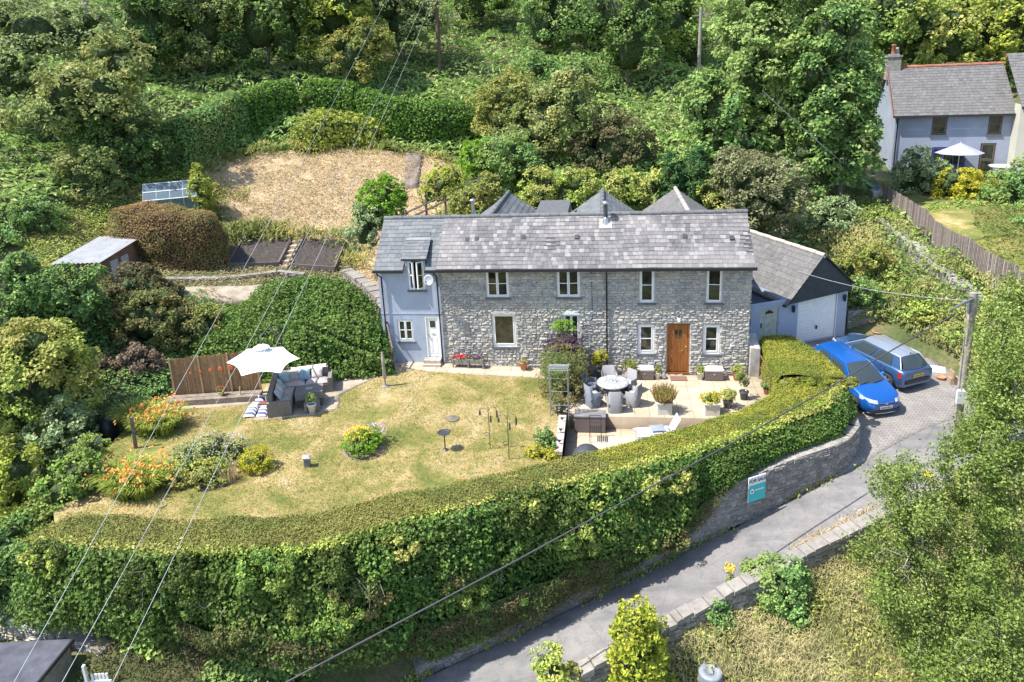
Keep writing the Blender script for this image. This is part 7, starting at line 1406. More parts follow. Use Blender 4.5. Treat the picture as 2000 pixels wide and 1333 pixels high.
# lower patio
bx = thing('storage_box', 'large grey-brown rattan cushion box standing on the lower patio against the step', 'box', (-.65, -3.75, -.485)); MB().box(-.55, -.3, .02, .55, .22, .60).build('box', m_rat, bx, bevel=.01); MB().box(-.565, -.315, .60, .565, .235, .66).build('lid', M('grey_lid', (.17, .165, .175), .7, var=.2), bx, bevel=.01)
sc = thing('metal_chair', 'thin black metal bistro frame standing in front of the cushion box', 'chair', (-.45, -4.55, -.485))
dm = thing('fire_bowl', 'dark domed barbecue cover half hidden behind the hedge', 'barbecue', (-.72, -6.0, -.62)); MB().lathe([(.50, 0), (.52, .25), (.46, .5), (.3, .66), (.001, .72)], (0, 0, 0), 24).build('cover', M('dark_cover', (.045, .05, .06), .7), dm)
b = MB()
for x in (-.2, .2):
    for y in (-.2, .2): b.tube([(x, y, 0), (x, y, .86 if y > 0 else .45)], .012, 5)
b.tube([(-.2, .2, .86), (.2, .2, .86)], .012, 5); b.tube([(-.2, .2, .6), (.2, .2, .6)], .010, 5); b.build('frame', m_black, sc)
b = MB()
for k in range(6): b.box(-.2+k*.068, -.2, .44, -.2+k*.068+.045, .2, .455)
b.build('seat', m_black, sc)
ln = thing('deck_lounger', 'pale blue-white garden lounge chair on the lower patio behind the hedge', 'lounger', (1.75, -4.45, -.485), .18)
b = MB(); m_ln = M('pale_blue_white', (.62, .68, .78), .6)
for x in (-.75, .45):
    for y in (-.27, .27): b.box(x-.025, y-.025, 0, x+.025, y+.025, .34)
b.box(-.85, -.30, .32, .55, -.26, .36); b.box(-.85, .26, .32, .55, .30, .36); b.build('frame', m_ln, ln)
b = MB(); cushion(b, (-.2, 0, .40), (1.15, .52, .10)); b.build('seat_pad', m_ln, ln); b = MB(); cushion(b, (.56, 0, .62), (.62, .52, .10), ry=R(-62)); b.build('back_pad', m_ln, ln)
b = MB(); cushion(b, (-.05, .0, .49), (.5, .46, .04)); b.build('grey_towel', M('slate_towel', (.22, .25, .30), .9), ln)

# lawn things
bb = thing('bird_bath', 'dark metal bird bath on a thin stem standing on the lawn', 'bird bath', (-5.34, -6.84, .33)); m_bb = M('dark_bronze', (.09, .085, .09), .45, .6)
MB().lathe([(.12, 0), (.03, .03), (.022, .1), (.02, .5), (.03, .56)], (0, 0, 0), 12).build('stem', m_bb, bb); MB().lathe([(.001, .55), (.12, .57), (.21, .63), (.22, .645), (.20, .645), (.12, .60), (.001, .585)], (0, 0, 0), 24).build('dish', m_bb, bb)
MB().lathe([(.001, .612), (.155, .613)], (0, 0, 0), 24).build('water', M('still_water', (.05, .06, .07), .05), bb)
bt = thing('bird_table', 'short grey box-like bird feeder standing on the lawn', 'bird table', (-9.47, -8.31, .42), .2)
MB().box(-.09, -.07, 0, .09, .07, .36).build('column', M('grey_box', (.17, .17, .165), .8, var=.2), bt); b = MB(); b.box(-.13, -.11, .36, .13, .11, .39); b.add([(-.13, -.11, .39), (.13, -.11, .39), (.13, .11, .39), (-.13, .11, .39), (-.08, -.06, .43), (.08, -.06, .43), (.08, .06, .43), (-.08, .06, .43)], [(0, 1, 5, 4), (1, 2, 6, 5), (2, 3, 7, 6), (3, 0, 4, 7), (4, 5, 6, 7)]); b.build('cap', M('lead_cap', (.34, .34, .33), .7), bt)
for (x, y, h, lab) in ((-3.87, -6.62, 1.55, 'taller bird feeder pole with hanging feeders on the lawn'), (-3.17, -7.16, 1.60, 'second bird feeder pole close to the long hedge')):
    t = thing('feeder_pole', lab, 'bird feeder', (x, y, .26)); b = MB(); b.tube([(0, 0, -.1), (0, 0, h)], .012, 5)
    for s_, z in ((1, h-.02), (-1, h-.06)): b.tube([(0, 0, z-.12), (s_*.10, 0, z+.02), (s_*.24, 0, z), (s_*.28, 0, z-.1)], .008, 4)
    b.build('pole', m_bb, t)
    for k, (dx, dz, r_, hh) in enumerate(((.28, -.38, .03, .22), (-.28, -.30, .035, .12), (.07, -.55, .03, .2))): MB().lathe([(r_, 0), (r_, hh), (.005, hh+.05)], (dx, 0, h+dz), 8).tube([(dx, 0, h+dz+hh), (dx, 0, h-.1)], .004, 3).build('feeder', m_bb, t)
    b = MB(); b.lathe([(.09, .55), (.1, .57), (.08, .555)], (-.1, 0, 0), 12); b.build('tray', m_bb, t)
cp = thing('closed_parasol', 'folded slim parasol post standing at the top left of the lawn', 'parasol', (-8.74, -2.42, .43)); MB().lathe([(.03, 0), (.03, .3), (.075, .35), (.06, 1.2), (.035, 1.45), (.02, 1.5)], (0, 0, 0), 12).build('folded_canopy', M('beige_canvas', (.36, .33, .28), .9, var=.15), cp); MB().lathe([(.16, 0), (.16, .04), (.03, .05)], (0, 0, 0), 14).build('base', m_gp, cp)
tag(MB().lathe([(.001, .012), (.24, .012), (.25, .0)], (-5.55, -4.75, .36), 18).build('drain_cover', M('worn_metal', (.20, .17, .14), .9, var=.3)), 'round brown drain cover sunk in the middle of the lawn', 'drain cover')
# flower beds on the lawn
def blades(name, c, n, L, spread, mat, parent, w_=.07, arch=.9):
    a = rng.random(n)*6.283; r0 = rng.random(n)**.5*spread; P0 = np.c_[np.cos(a)*r0, np.sin(a)*r0, 0*a]+np.array(c); o = unit(np.c_[np.cos(a)+rng.normal(0, .4, n), np.sin(a)+rng.normal(0, .4, n), 0*a]); ln_ = L*rng.uniform(.6, 1.2, n); V = []; F = []
    sd = np.c_[-o[:, 1], o[:, 0], 0*a]; K = 4
    for k in range(K+1):
        t = k/K; hz = np.sin(t*1.9)*.62; out_ = t**1.5*arch*.6; q = P0+np.c_[o[:, 0]*out_*ln_, o[:, 1]*out_*ln_, hz*ln_]; ww = w_*.5*(1-t*.85)*ln_[:, None]*.6; V += [q-sd*ww, q+sd*ww]
    V = np.stack(V, 1); idx = np.arange(n)[:, None]*(2*(K+1)); F = np.concatenate([np.c_[idx+2*k, idx+2*k+1, idx+2*k+3, idx+2*k+2] for k in range(K)]); return npmesh(name, V.reshape(-1, 3), F, LM[mat] if mat in LM else mat, parent)
m_lily = leafmat('lily_leaf', [(.20, .27, .04), (.30, .36, .06), (.42, .44, .11)], bigc=(.24, .31, .045), transl=.25)
for (x, y, s_, nf, lab) in ((-16.1, -6.2, 1.0, 70, 'upper clump of orange day lilies beside the small path'), (-14.35, -9.9, .95, 70, 'lower clump of orange day lilies above the long hedge')):
    z0 = float(LZ(x, y)); t = thing('day_lilies', lab, 'flower bed', (x, y, z0)); 
    for q in range(5): blades('leaves', (rng.normal(0, .5)*s_, rng.normal(0, .35)*s_, 0), 420, 1.05, .35, m_lily, t) if q == 0 else None
    C_ = [(-.55, .1), (.5, .25), (0, -.35), (.55, -.3), (-.3, .5), (0, 0)]
    for (cx_, cy_) in C_: blades('leaf_clump', (cx_*s_, cy_*s_, 0), 300, .95, .3, m_lily, t)
    n = nf; P = np.c_[rng.normal(.15, .55, n), rng.normal(.0, .45, n), rng.uniform(.62, .95, n)]; P = np.repeat(P, 5, 0)+rng.normal(0, .045, (n*5, 3)); V, F = cards(P, unit(rng.normal(0, .6, (n*5, 3))+[0, -.4, .6]), .11, .5, .5); npmesh('flowers', V, F, LM['m_flower_o'], t)
    plantmesh('undergrowth', [(0, 0, .1, .9*s_, .7*s_, .35)], 1600, .08, 'm_mid', parent=t)
x = MB().cbox((-15.9, -7.55, 1.0), (.09, .09, 1.3), rz=.3, ry=.05); tag(x.build('stump_post', m_board), 'weathered wooden post leaning between the two lily clumps', 'post')
t = thing('perennial_bed', 'mixed bed of tall daisies and dry stems on the left of the lawn', 'flower bed', (-12.4, -8.9, .45))
plantmesh('daisies', [(-.2, .5, .5, .55, .5, .55), (.5, .7, .45, .45, .4, .5), (-.7, -.1, .4, .5, .5, .5)], 5200, .07, 'm_greyg', parent=t, clump=.14); plantmesh('low_green', [(.1, -.4, .3, .6, .45, .4), (-.7, -.7, .35, .35, .3, .45)], 3000, .07, 'm_lime2', parent=t, clump=.12)
flowers('white_flowers', [(-.2, .5, .55, .6, .5, .6), (.5, .7, .5, .45, .4, .5)], 130, 'm_flower_p', t, .035); flowers('yellow_flowers', [(-.8, -.7, .45, .3, .3, .4), (.0, -.4, .4, .4, .3, .3)], 46, 'm_flower_y', t, .05)
blades('dry_stems', (.75, -.35, 0), 160, .9, .28, 'm_straw', t, .03, .3); b = MB(); b.lathe([(.001, .03), (1.15, .02), (1.25, .0)], (-.05, 0, 0), 20, sy=.85); b.build('soil', m_soil, t)
yb = plantmesh('golden_spurge', [(-11.05, -8.55, .78, .50, .42, .42)], 3400, .05, 'm_yel', low=-.8, clump=.09); tag(yb, 'rounded golden spurge at the right end of the perennial bed', 'shrub')
t = thing('marigold_bed', 'round island of orange marigolds and pink sedum in the middle of the lawn', 'flower bed', (-8.05, -7.15, .43))
plantmesh('green_leaves', [(0, -.15, .3, .52, .5, .35), (.1, .3, .3, .45, .35, .32)], 5200, .055, 'm_bright', parent=t, clump=.09); flowers('orange_flowers', [(-.12, .05, .42, .48, .42, .32)], 80, 'm_flower_y', t, .055, low=.25); flowers('orange_heads', [(-.12, .0, .42, .46, .42, .32)], 30, 'm_flower_o', t, .055, low=.25); flowers('pink_heads', [(.3, .5, .42, .42, .3, .2)], 90, 'm_flower_p', t, .05, low=.1); b = MB(); b.lathe([(.001, .03), (.68, .02), (.76, .0)], (0, 0, 0), 20, sy=.95); b.build('soil', M('dry_soil', (.24, .18, .13), .95, var=.3, scale=8), t)

# ------------------------------------------------------------------ seating corner with the white parasol
m_reed = islmat('reed_cane', [(.28, .165, .085), (.37, .23, .12), (.32, .195, .10), (.44, .29, .16), (.25, .145, .075)], .8, .2, 20)
rs = thing('reed_screen', 'brown reed cane screen standing behind the low timber deck', 'screen', (-16.71, -4.0, .45), math.atan2(.72, 3.3)); b = MB(); n = 190; Lr = 3.32
for k in range(n): x = Lr*k/n; b.box(x, -.012+random.uniform(-.006, .006), 0, x+Lr/n*.9, .012, 1.72+random.uniform(-.03, .03)+.12*k/n)
b.build('canes', m_reed, rs)
for x in (.03, 1.1, 2.2, Lr-.03): MB().box(x-.03, -.05, -.1, x+.03, -.014, 1.78+.05*x/1.6).build('batten', M('pale_batten', (.46, .31, .17), .8), rs)
for k in range(5):
    q = rs; b = MB(); b.lathe([(.0, .0), (.08, .012), (.10, .04), (.09, .045), (.0, .03)], (0, 0, 0), 18); o_ = b.build('copper_disc', M('copper_paint', (.80, .20, .09), .45, .3), rs); o_.location = (.75+k*.38, -.03, 1.12+.03*k); o_.rotation_euler = (R(90), 0, 0); o_.scale = ((.55+.12*k,)*2)+(.6,)
dk = thing('timber_deck', 'long low weathered timber sleeper bench in front of the reed screen', 'bench', (-16.8, -4.35, .45), math.atan2(.62, 3.3)); b = MB()
for k in range(2): b.box(0, -.28+k*.29, .16, 3.55, .0+k*.29-.02, .26)
b.box(.0, -.285, 0, 3.55, -.2, .158); b.box(0, .1, 0, 3.55, .18, .158); b.build('sleepers', M('old_sleeper', (.23, .19, .16), .9, var=.25, scale=5, bmp=.3), dk)
potted('flower_pot', 'small yellow pot of red and white flowers on the sleeper bench', (-14.75, -4.0, .71), .11, .18, M('ochre_pot', (.50, .33, .08), .6), [(0, 0, .26, .13, .12, .12)], 260, .045, 'm_mid', flower='m_flower_r', fn=26)
tag(MB().tube([(-14.05, -3.9, .70), (-14.05, -3.9, .74)], .07, 8).tube([(-14.05, -3.9, .74), (-14.05, -3.85, 1.02)], .03, 6).build('wooden_ornament', M('driftwood', (.40, .31, .22), .9)), 'small pale driftwood ornament at the right end of the sleeper bench', 'ornament')
um = thing('cantilever_parasol', 'open white six-sided cantilever parasol over the rattan sofa corner', 'parasol', (-12.62, -4.40, .45)); V = [(0, 0, 2.42)]; vv = [(-13.93, -4.66), (-12.75, -5.78), (-11.43, -5.49), (-11.28, -4.22), (-12.44, -3.11), (-13.79, -3.35)]
b = MB(); K = 6; c0 = Vector((-12.62, -4.40, 2.95))
P6 = [Vector((x*1.0, y*1.0, 2.38)) for x, y in vv]
for i in range(6):
    a, c = P6[i], P6[(i+1) % 6]; n = 5; V = []
    for r_ in range(n+1):
        for s_ in range(n+1):
            t1 = r_/n; e = a.lerp(c, s_/n); mid_ = math.sin(math.pi*s_/n); e = e.lerp(c0, .10*mid_*t1); p = c0.lerp(e, t1); p.z += -.10*math.sin(math.pi*t1)*.6+.03*mid_*t1*0; V.append(p-Vector((-12.62, -4.40, .45)))
    b.add(V, [(r_*(n+1)+s_, (r_+1)*(n+1)+s_, (r_+1)*(n+1)+s_+1, r_*(n+1)+s_+1) for r_ in range(n) for s_ in range(n)], 0, True)
b.build('canopy', M('white_canvas', (.84, .84, .82), .85, var=.02), um)
b = MB(); b.lathe([(.3, -.06), (.16, .02), (.02, .06)], (0, 0, 2.5), 16); b.build('vent_cap', M('white_canvas', (.84, .84, .82), .85, var=.02), um)
b = MB(); b.tube([(-.0, 1.55, .0), (0, 1.55, 2.7), (0, .9, 2.95), (0, .05, 2.85), (0, 0, 2.5)], .035, 8); b.tube([(0, 1.55, 1.5), (0, .9, 2.9)], .02, 6); b.build('mast', M('dark_mast', (.06, .055, .055), .5), um); MB().box(-.4, 1.15, 0, .4, 1.95, .07).build('base', m_gp, um)
for i in range(6):
    b = MB(); e = P6[i]-Vector((-12.62, -4.40, .45)); b.tube([(0, 0, 2.42), e-Vector((0, 0, .03))], .010, 4); b.build('rib', M('dark_mast', (.06, .055, .055), .5), um)
# corner sofa
sf = thing('corner_sofa', 'grey-brown rattan L-shaped corner sofa under the white parasol', 'sofa', (-11.75, -3.55, .47), math.atan2(.55, 1.6)); m_rt2 = M('taupe_rattan', (.20, .175, .16), .8, var=.25, scale=40, bmp=.4)
b = MB(); b.box(-.85, .1, .02, 1.05, .75, .38); b.box(-.85, -1.35, .02, -.2, .1, .38); b.build('seat_frame', m_rt2, sf, bevel=.01); b = MB(); b.box(-1.0, .75, .02, 1.05, .95, .82); b.build('backrest', m_rt2, sf, bevel=.02); b = MB(); b.box(-1.05, -1.35, .02, -.85, .95, .81); b.build('side_backrest', m_rt2, sf, bevel=.02); b = MB(); b.box(1.05, .1, .02, 1.2, .95, .62); b.build('armrest', m_rt2, sf, bevel=.01); b = MB(); b.box(-1.05, -1.5, .02, -.2, -1.352, .60); b.build('end_panel', m_rt2, sf, bevel=.01)
b = MB(); cushion(b, (-.3, .42, .44), (.95, .62, .16)); cushion(b, (.6, .42, .44), (.85, .62, .16)); b.build('seat_pad', M('taupe_pad', (.42, .36, .34), .9), sf); b = MB(); cushion(b, (-.52, -.35, .44), (.62, .85, .16)); cushion(b, (-.52, -1.0, .44), (.62, .5, .16)); b.build('side_seat_pad', M('taupe_pad', (.42, .36, .34), .9), sf)
th = MB(); cushion(th, (.3, .86, .86), (1.4, .34, .07)); th.build('pale_throw', M('cream_throw', (.66, .58, .52), .95), sf)
cu_ = [(-.62, .52, (.30, .42, .44), 'dusty teal scatter cushion in the corner of the sofa'), (-.25, .60, (.38, .33, .31), 'taupe scatter cushion on the back seat of the sofa'), (.15, .60, (.26, .38, .44), 'blue scatter cushion in the middle of the sofa back'), (.62, .62, (.58, .48, .45), 'pale pink scatter cushion at the right end of the sofa'), (-.68, -.05, (.34, .45, .46), 'sea-green scatter cushion against the side backrest'), (-.68, -.5, (.60, .56, .52), 'cream scatter cushion against the side backrest'), (-.68, -.92, (.45, .47, .50), 'grey scatter cushion at the near end of the side seat')]
for k, (x, y, c_, lab) in enumerate(cu_):
    ang = math.atan2(.55, 1.6); p = Vector((-11.75, -3.55, .47))+Matrix.Rotation(ang, 3, 'Z') @ Vector((x, y, .68)); b = MB(); side = x < -.65
    cushion(b, (0, 0, 0), (.44, .44, .15), rz=0, rx=R(0) if side else R(62), ry=R(62) if side else 0); o_ = b.build('scatter_cushion', M('cushion_%d' % k, c_, .95, var=.10, scale=8)); o_.location = p; o_.rotation_euler = (0, 0, ang+random.uniform(-.2, .2)); tag(o_, lab, 'cushion', 'scatter cushions on the corner sofa')
ct = thing('fire_table', 'low square taupe rattan table with central burner box inside the sofa corner', 'table', (-11.15, -4.05, .47), math.atan2(.55, 1.6)); b = MB(); b.box(-.5, -.36, .34, .5, .36, .62); b.build('table_top', m_rt2, ct, bevel=.01); b = MB(); b.box(-.46, -.32, 0, .46, .32, .34); b.build('body', M('taupe_dark', (.10, .095, .09), .8), ct); MB().box(-.12, -.08, .62, .12, .08, .64).build('burner', M('burner_grey', (.40, .38, .36), .6), ct)
so_ = thing('rattan_stool', 'small taupe rattan stool with dark opening beside the white plant pot', 'stool', (-10.85, -4.6, .47), .3); MB().box(-.26, -.24, .0, .26, .24, .36).build('body', m_rt2, so_, bevel=.01); MB().box(-.16, -.246, .06, .16, -.241, .28).build('opening', m_black, so_)
potted('potted_conifer', 'small green shrub in a tall white pot in front of the sofa', (-10.75, -4.85, .48), .16, .40, M('white_glaze', (.70, .72, .74), .4), [(0, 0, .58, .15, .15, .20)], 700, .045, 'm_mid', low=-.5)
# striped cushions and bags on the paving
m_str = None
def stripe_mat():
    m, t, p, o = nmat('striped_cloth'); tc = t.nodes.new('ShaderNodeTexCoord'); wv = t.nodes.new('ShaderNodeTexWave'); wv.bands_direction = 'Y'; wv.inputs['Scale'].default_value = 2.2; wv.inputs['Distortion'].default_value = .3; t.links.new(tc.outputs['Object'], wv.inputs[0])
    t.links.new(ramp(t, wv.outputs['Fac'], [(.42, (.72, .72, .74)), (.5, (.10, .13, .28))]), p.inputs['Base Color']); p.inputs['Roughness'].default_value = .9; return m
m_str = stripe_mat()
for k, (x, y, z, w_, lab) in enumerate(((-13.05, -5.0, .60, .42, 'white cushion with navy stripes, left one lying on the terrace paving'), (-12.62, -4.92, .58, .38, 'white cushion with navy stripes, right one beside the sofa end'))):
    b = MB(); cushion(b, (0, 0, 0), (w_, .62, .22), rx=R(12)); o_ = b.build('striped_cushion', m_str); o_.location = (x, y, z); o_.rotation_euler = (0, 0, .15); tag(o_, lab, 'cushion')
b = MB(); cushion(b, (0, 0, 0), (.4, .36, .26), rx=R(30)); cushion(b, (.05, .1, .1), (.3, .3, .16), rx=R(60)); o_ = b.build('blue_bag', m_str); o_.location = (-13.0, -4.45, .66); tag(o_, 'crumpled navy and white beach bag behind the striped cushions', 'bag')
t = thing('side_table', 'low reddish-brown timber side table behind the striped cushions', 'table', (-12.75, -4.55, .47)); MB().box(-.2, -.15, .24, .2, .15, .27).build('table_top', M('red_wood', (.22, .08, .06), .6), t)
for x in (-.17, .17):
    for y in (-.12, .12): MB().box(x-.015, y-.015, 0, x+.015, y+.015, .24).build('leg', M('red_wood', (.22, .08, .06), .6), t)
bz = thing('compost_drum', 'dark composter with a pale lid in the shade left of the upper lilies', 'composter', (-18.1, -6.1, .0)); MB().lathe([(.35, 0), (.38, .4), (.28, .75), (.001, .8)], (0, 0, 0), 14).build('body', m_black, bz); tag(MB().ball((-18.0, -6.75, .25), .16, 10, 7).build('white_float', m_white), 'round white float lying in the shade beside the composter', 'float')

# ================================================================== cars
def paint(name, c, metal=.35):
    m, t, p, o = nmat(name); p.inputs['Base Color'].default_value = rgb(c); p.inputs['Metallic'].default_value = metal; p.inputs['Roughness'].default_value = .32; p.inputs['Coat Weight'].default_value = .8; p.inputs['Coat Roughness'].default_value = .05; return m
def cglass():
    m, t, p, o = nmat('car_glass'); p.inputs['Base Color'].default_value = (.035, .05, .055, 1); p.inputs['Roughness'].default_value = .05; p.inputs['Specular IOR Level'].default_value = .8; return m
m_cg = cglass(); m_tyre = M('tyre', (.03, .03, .03), .85); m_rim = M('alloy_rim', (.55, .56, .58), .3, .7); m_trim = M('black_trim', (.02, .02, .022), .5); m_chr = M('chrome', (.7, .7, .7), .25, 1.)
def gridsurf(mb, fn, nu, nv, mi=0, flip=False):
    o = len(mb.v)
    for i in range(nu+1):
        for j in range(nv+1): mb.v.append(tuple(fn(i/nu, j/nv)))
    for i in range(nu):
        for j in range(nv):
            a = o+i*(nv+1)+j; q = [a, a+nv+1, a+nv+2, a+1]; mb.f.append(q[::-1] if flip else q); mb.m.append(mi); mb.sm.append(True)
def car(name, label, loc, rz, P_, mp, mroof, rear_light=True, pitch=0.):
    t = thing(name, label, 'car', loc, rz); t.rotation_euler = (0, pitch, rz)
    L, W, H = P_['L'], P_['W']/2, P_['H']; st_ = P_['st']
    xs_ = [s[0] for s in st_]; nst = 44; X = np.linspace(xs_[0], xs_[-1], nst)
    def ip(k, x): return float(np.interp(x, xs_, [s[k] for s in st_]))
    def sm(k, x): return sum(ip(k, min(max(x+d, xs_[0]), xs_[-1])) for d in (-.12, -.06, 0, .06, .12))/5
    ax = P_['ax']; rw = .31
    b = MB(); rings = []
    for i, x in enumerate(X):
        w_, tp, bt = sm(1, x), sm(2, x), sm(3, x); w_ *= W
        lift_ = 0
        ring = [(w_*.90, bt), (w_*.985, bt+.10), (w_*1.0, bt+(tp-bt)*.45), (w_*.99, bt+(tp-bt)*.68), (w_*.965, tp-.10), (w_*.93, tp-.03), (w_*.84, tp), (w_*.5, tp+.025), (0, tp+.035)]
        # wheel arches
        for a in ax:
            d = abs(x-a)
            if d < .37: 
                zz = math.sqrt(max(0, .37**2-d*d))+.31-.02; ring = [(y, max(z, min(zz, .66))) if k < 4 else (y, z) for k, (y, z) in enumerate(ring)]
        full = [(x, -y, z) for y, z in ring]+[(x, y, z) for y, z in ring[-2::-1]]; rings.append(full)
    m_ = len(rings[0]); 
    for rg in rings: b.v += rg
    for i in range(nst-1):
        for k in range(m_-1): b.f.append([i*m_+k, i*m_+k+1, (i+1)*m_+k+1, (i+1)*m_+k]); b.m.append(0); b.sm.append(True)
    for r_, fl in ((0, 1), (nst-1, 0)):
        q = [r_*m_+k for k in range(m_)]; b.f.append(q if not fl else q[::-1]); b.m.append(0); b.sm.append(False)
    b.build('body', mp, t)
    G_ = P_['gh']  # belt: xf0,xr0, roof: xf1,xr1 ; widths
    xf0, xr0, xf1, xr1, wb, wr, zb, zr = G_
    A0 = Vector((xf0, wb*.90, zb)); A1 = Vector((xf1, wr*.92, zr-.06)); C0 = Vector((xr0, wb*.88, zb+.06)); C1 = Vector((xr1, wr*.90, zr-.05)); zb2 = zb+.0
    def mir(v, s): return Vector((v.x, v.y*s, v.z))
    # roof
    b = MB()
    def froof(u, v):
        x = xf1+(xr1-xf1)*u; s = v*2-1; w_ = (wr*.92)*(1-.04*u); z = zr-.06*abs(s)**2.5+.035*math.sin(math.pi*min(1, u*1.0))-.01*u; return (x+(.05*(1-s*s))*(1 if u < .5 else -1)*(abs(u-.5)*2), w_*s, z)
    gridsurf(b, froof, 12, 10, flip=True); b.build('roof', mroof, t)
    b = MB()
    def fws(u, v):
        s = v*2-1; p0 = Vector((xf0+.16*(1-s*s), wb*.86*s, zb-.01)); p1 = Vector((xf1+.05*(1-s*s), wr*.88*s, zr-.06*abs(s)**2.5+.0)); q = p0.lerp(p1, u); q.x += .03*math.sin(math.pi*u); q.z += .03*math.sin(math.pi*u); return q
    gridsurf(b, fws, 6, 10); b.build('windscreen', m_cg, t)
    b = MB()
    def frw(u, v):
        s = v*2-1; p0 = Vector((xr0-.12*(1-s*s)-.06, wb*.80*s, zb+.05)); p1 = Vector((xr1-.05*(1-s*s), wr*.84*s, zr-.06*abs(s)**2.5-.01)); q = p0.lerp(p1, u); q.x -= .03*math.sin(math.pi*u); return q
    gridsurf(b, frw, 6, 10, flip=True); b.build('rear_window', m_cg, t)
    bx_ = (xf0+xr0)/2-.15
    for sd in (-1, 1):
        # side glass as two panes
        for (u0, u1) in ((.07, .47), (.51, .84)):
            b = MB()
            def fs_(u, v, sd=sd, u0=u0, u1=u1):
                uu = u0+(u1-u0)*u; x0 = xf0+(xr0-xf0)*uu; x1 = xf1+(xr1-xf1)*uu; p0 = Vector((x0, wb*(.955-.03*uu), zb-.015+.06*uu)); p1 = Vector((x1, wr*.955, zr-.085)); q = p0.lerp(p1, v); q.y += .02*math.sin(math.pi*v); return (q.x, q.y*sd, q.z)
            gridsurf(b, fs_, 4, 4, flip=(sd > 0)); b.build('side_window', m_cg, t)
        b = MB()   # pillars and cant rail
        def fcore(u, v, sd=sd):
            x0 = xf0+(xr0-.0-xf0)*u; x1 = xf1+(xr1-xf1)*u; p0 = Vector((x0, wb*(.945-.03*u), zb-.04)); p1 = Vector((x1, wr*.935, zr-.055)); q = p0.lerp(p1, v); q.y += .012*math.sin(math.pi*v); return (q.x, q.y*sd, q.z)
        gridsurf(b, fcore, 10, 5, flip=(sd > 0)); b.build('side_frame', m_trim if False else mp, t)
        b = MB(); b.tube([(xf0+.03, wb*.90*sd, zb-.02), (xf1, wr*.91*sd, zr-.065), (xr1, wr*.90*sd, zr-.065), (xr0-.02, wb*.86*sd, zb+.03)], .035, 6); b.build('pillar', mroof if P_.get('pill') else mp, t)
        q = Vector((xf0-.42, (W*.93+.12)*sd, zb+.03)); b = MB(); b.ball(q, .085, 8, 6, rz=.07); b.build('door_mirror', mp, t)
        b = MB(); b.box(xr0+.75, W*.955*sd-.015, zb-.14, xr0+.93, W*.955*sd+.02, zb-.11); b.build('door_handle', m_chr, t)
        for a in (P_['dl']): MB().box(a-.006, W*.985*sd-.006, .38, a+.006, W*.985*sd+.008, zb-.08).build('door_seam', m_trim, t)
        # lamps
        xfL = P_['L']/2; b = MB()
        def fhl(u, v, sd=sd):
            return (xfL-.16-.38*u, sd*(W*(.60+.34*u)), P_['hl']+.10*v+.07*u-.02)
        def fh2(u, v, sd=sd):
            y = W*(.42+.52*u); x = xfL-.03-.48*u**2.2+.02-.07*v; return (x+.01, y*sd*1.0, P_['hl']+.13*v+.06*u)
        gridsurf(b, fh2, 6, 3, flip=(sd < 0)); b.build('headlight', M('headlamp', (.62, .66, .68), .12, .3), t)
        b = MB()
        def ftl(u, v, sd=sd):
            y = W*(.70+.31*u); x = -xfL+.045-.05*0+.16*u**2+.05*v; return (x-.035, y*sd, P_['tl']+.24*v)
        gridsurf(b, ftl, 5, 3, flip=(sd > 0)); b.build('tail_light', M('tail_lamp', (.45, .015, .02), .2), t)
        for a in ax:
            b = MB(); prof = [(.20, -.10), (.29, -.10), (.31, -.08), (.31, .06), (.29, .09), (.205, .095)]
            b.lathe(prof, (0, 0, 0), 24); wo = b.build('wheel', m_tyre, t); wo.location = (a, (W-.10)*sd, .31); wo.rotation_euler = (R(-90)*sd, 0, 0)
            r2 = MB(); r2.lathe([(.21, .085), (.20, .07), (.19, .03)], (0, 0, 0), 24); r2.lathe([(.001, .055), (.19, .03)], (0, 0, 0), 24, 1)
            for k in range(5):
                an = 2*math.pi*k/5
                for da in (-.17, .17): r2.box(.03, -.016, .05, .20, .016, .085, 0, Matrix.Rotation(an+da, 4, 'Z'))
            r2.lathe([(.001, .095), (.05, .09), (.055, .06)], (0, 0, 0), 12); ro_ = r2.build('rim', [m_rim, m_trim]); ro_.parent = wo
            b = MB(); b.lathe([(.001, 0), (.36, 0)], (0, 0, 0), 20); k_ = b.build('wheel_arch', m_trim, t); k_.location = (a, (W-.22)*sd, .33); k_.rotation_euler = (R(-90)*sd, 0, 0)
    return t
m_bp = paint('electric_blue_paint', (.008, .10, .40), .3); m_sb = paint('denim_blue_paint', (.05, .12, .27), .5); m_sr = paint('silver_roof_paint', (.30, .34, .40), .4)
PA = dict(L=4.28, W=1.76, H=1.47, st=[(-2.14, .78, .92, .34), (-2.06, .90, .98, .25), (-1.8, .965, 1.0, .20), (-1.2, 1.0, .98, .18), (0, 1.0, .94, .17), (.9, 1.0, .93, .18), (1.25, .99, .88, .18), (1.75, .93, .78, .20), (1.98, .82, .68, .22), (2.10, .66, .60, .28), (2.14, .5, .52, .34)], ax=(1.33, -1.27), gh=(1.02, -1.72, .22, -1.55, .84, .57, .93, 1.44), dl=(.82, -.25, -1.12), hl=.60, tl=.72)
c1 = car('parked_car', 'bright blue hatchback parked on the drive, facing the lane beside the square hedge', (9.42, -.30, -.40), R(-72), PA, m_bp, m_bp, pitch=R(4.5))
PF = dict(L=3.99, W=1.73, H=1.46, st=[(-1.99, .86, .88, .32), (-1.93, .95, .95, .25), (-1.6, .985, .98, .20), (-1.0, 1.0, .97, .18), (0, 1.0, .95, .17), (.8, .99, .94, .18), (1.15, .98, .92, .18), (1.6, .93, .84, .20), (1.85, .84, .74, .22), (1.96, .70, .62, .28), (1.99, .55, .52, .34)], ax=(1.18, -1.29), gh=(.98, -1.76, .30, -1.50, .83, .57, .93, 1.43), dl=(.75, -.30, -1.15), hl=.66, tl=.66, pill=True)
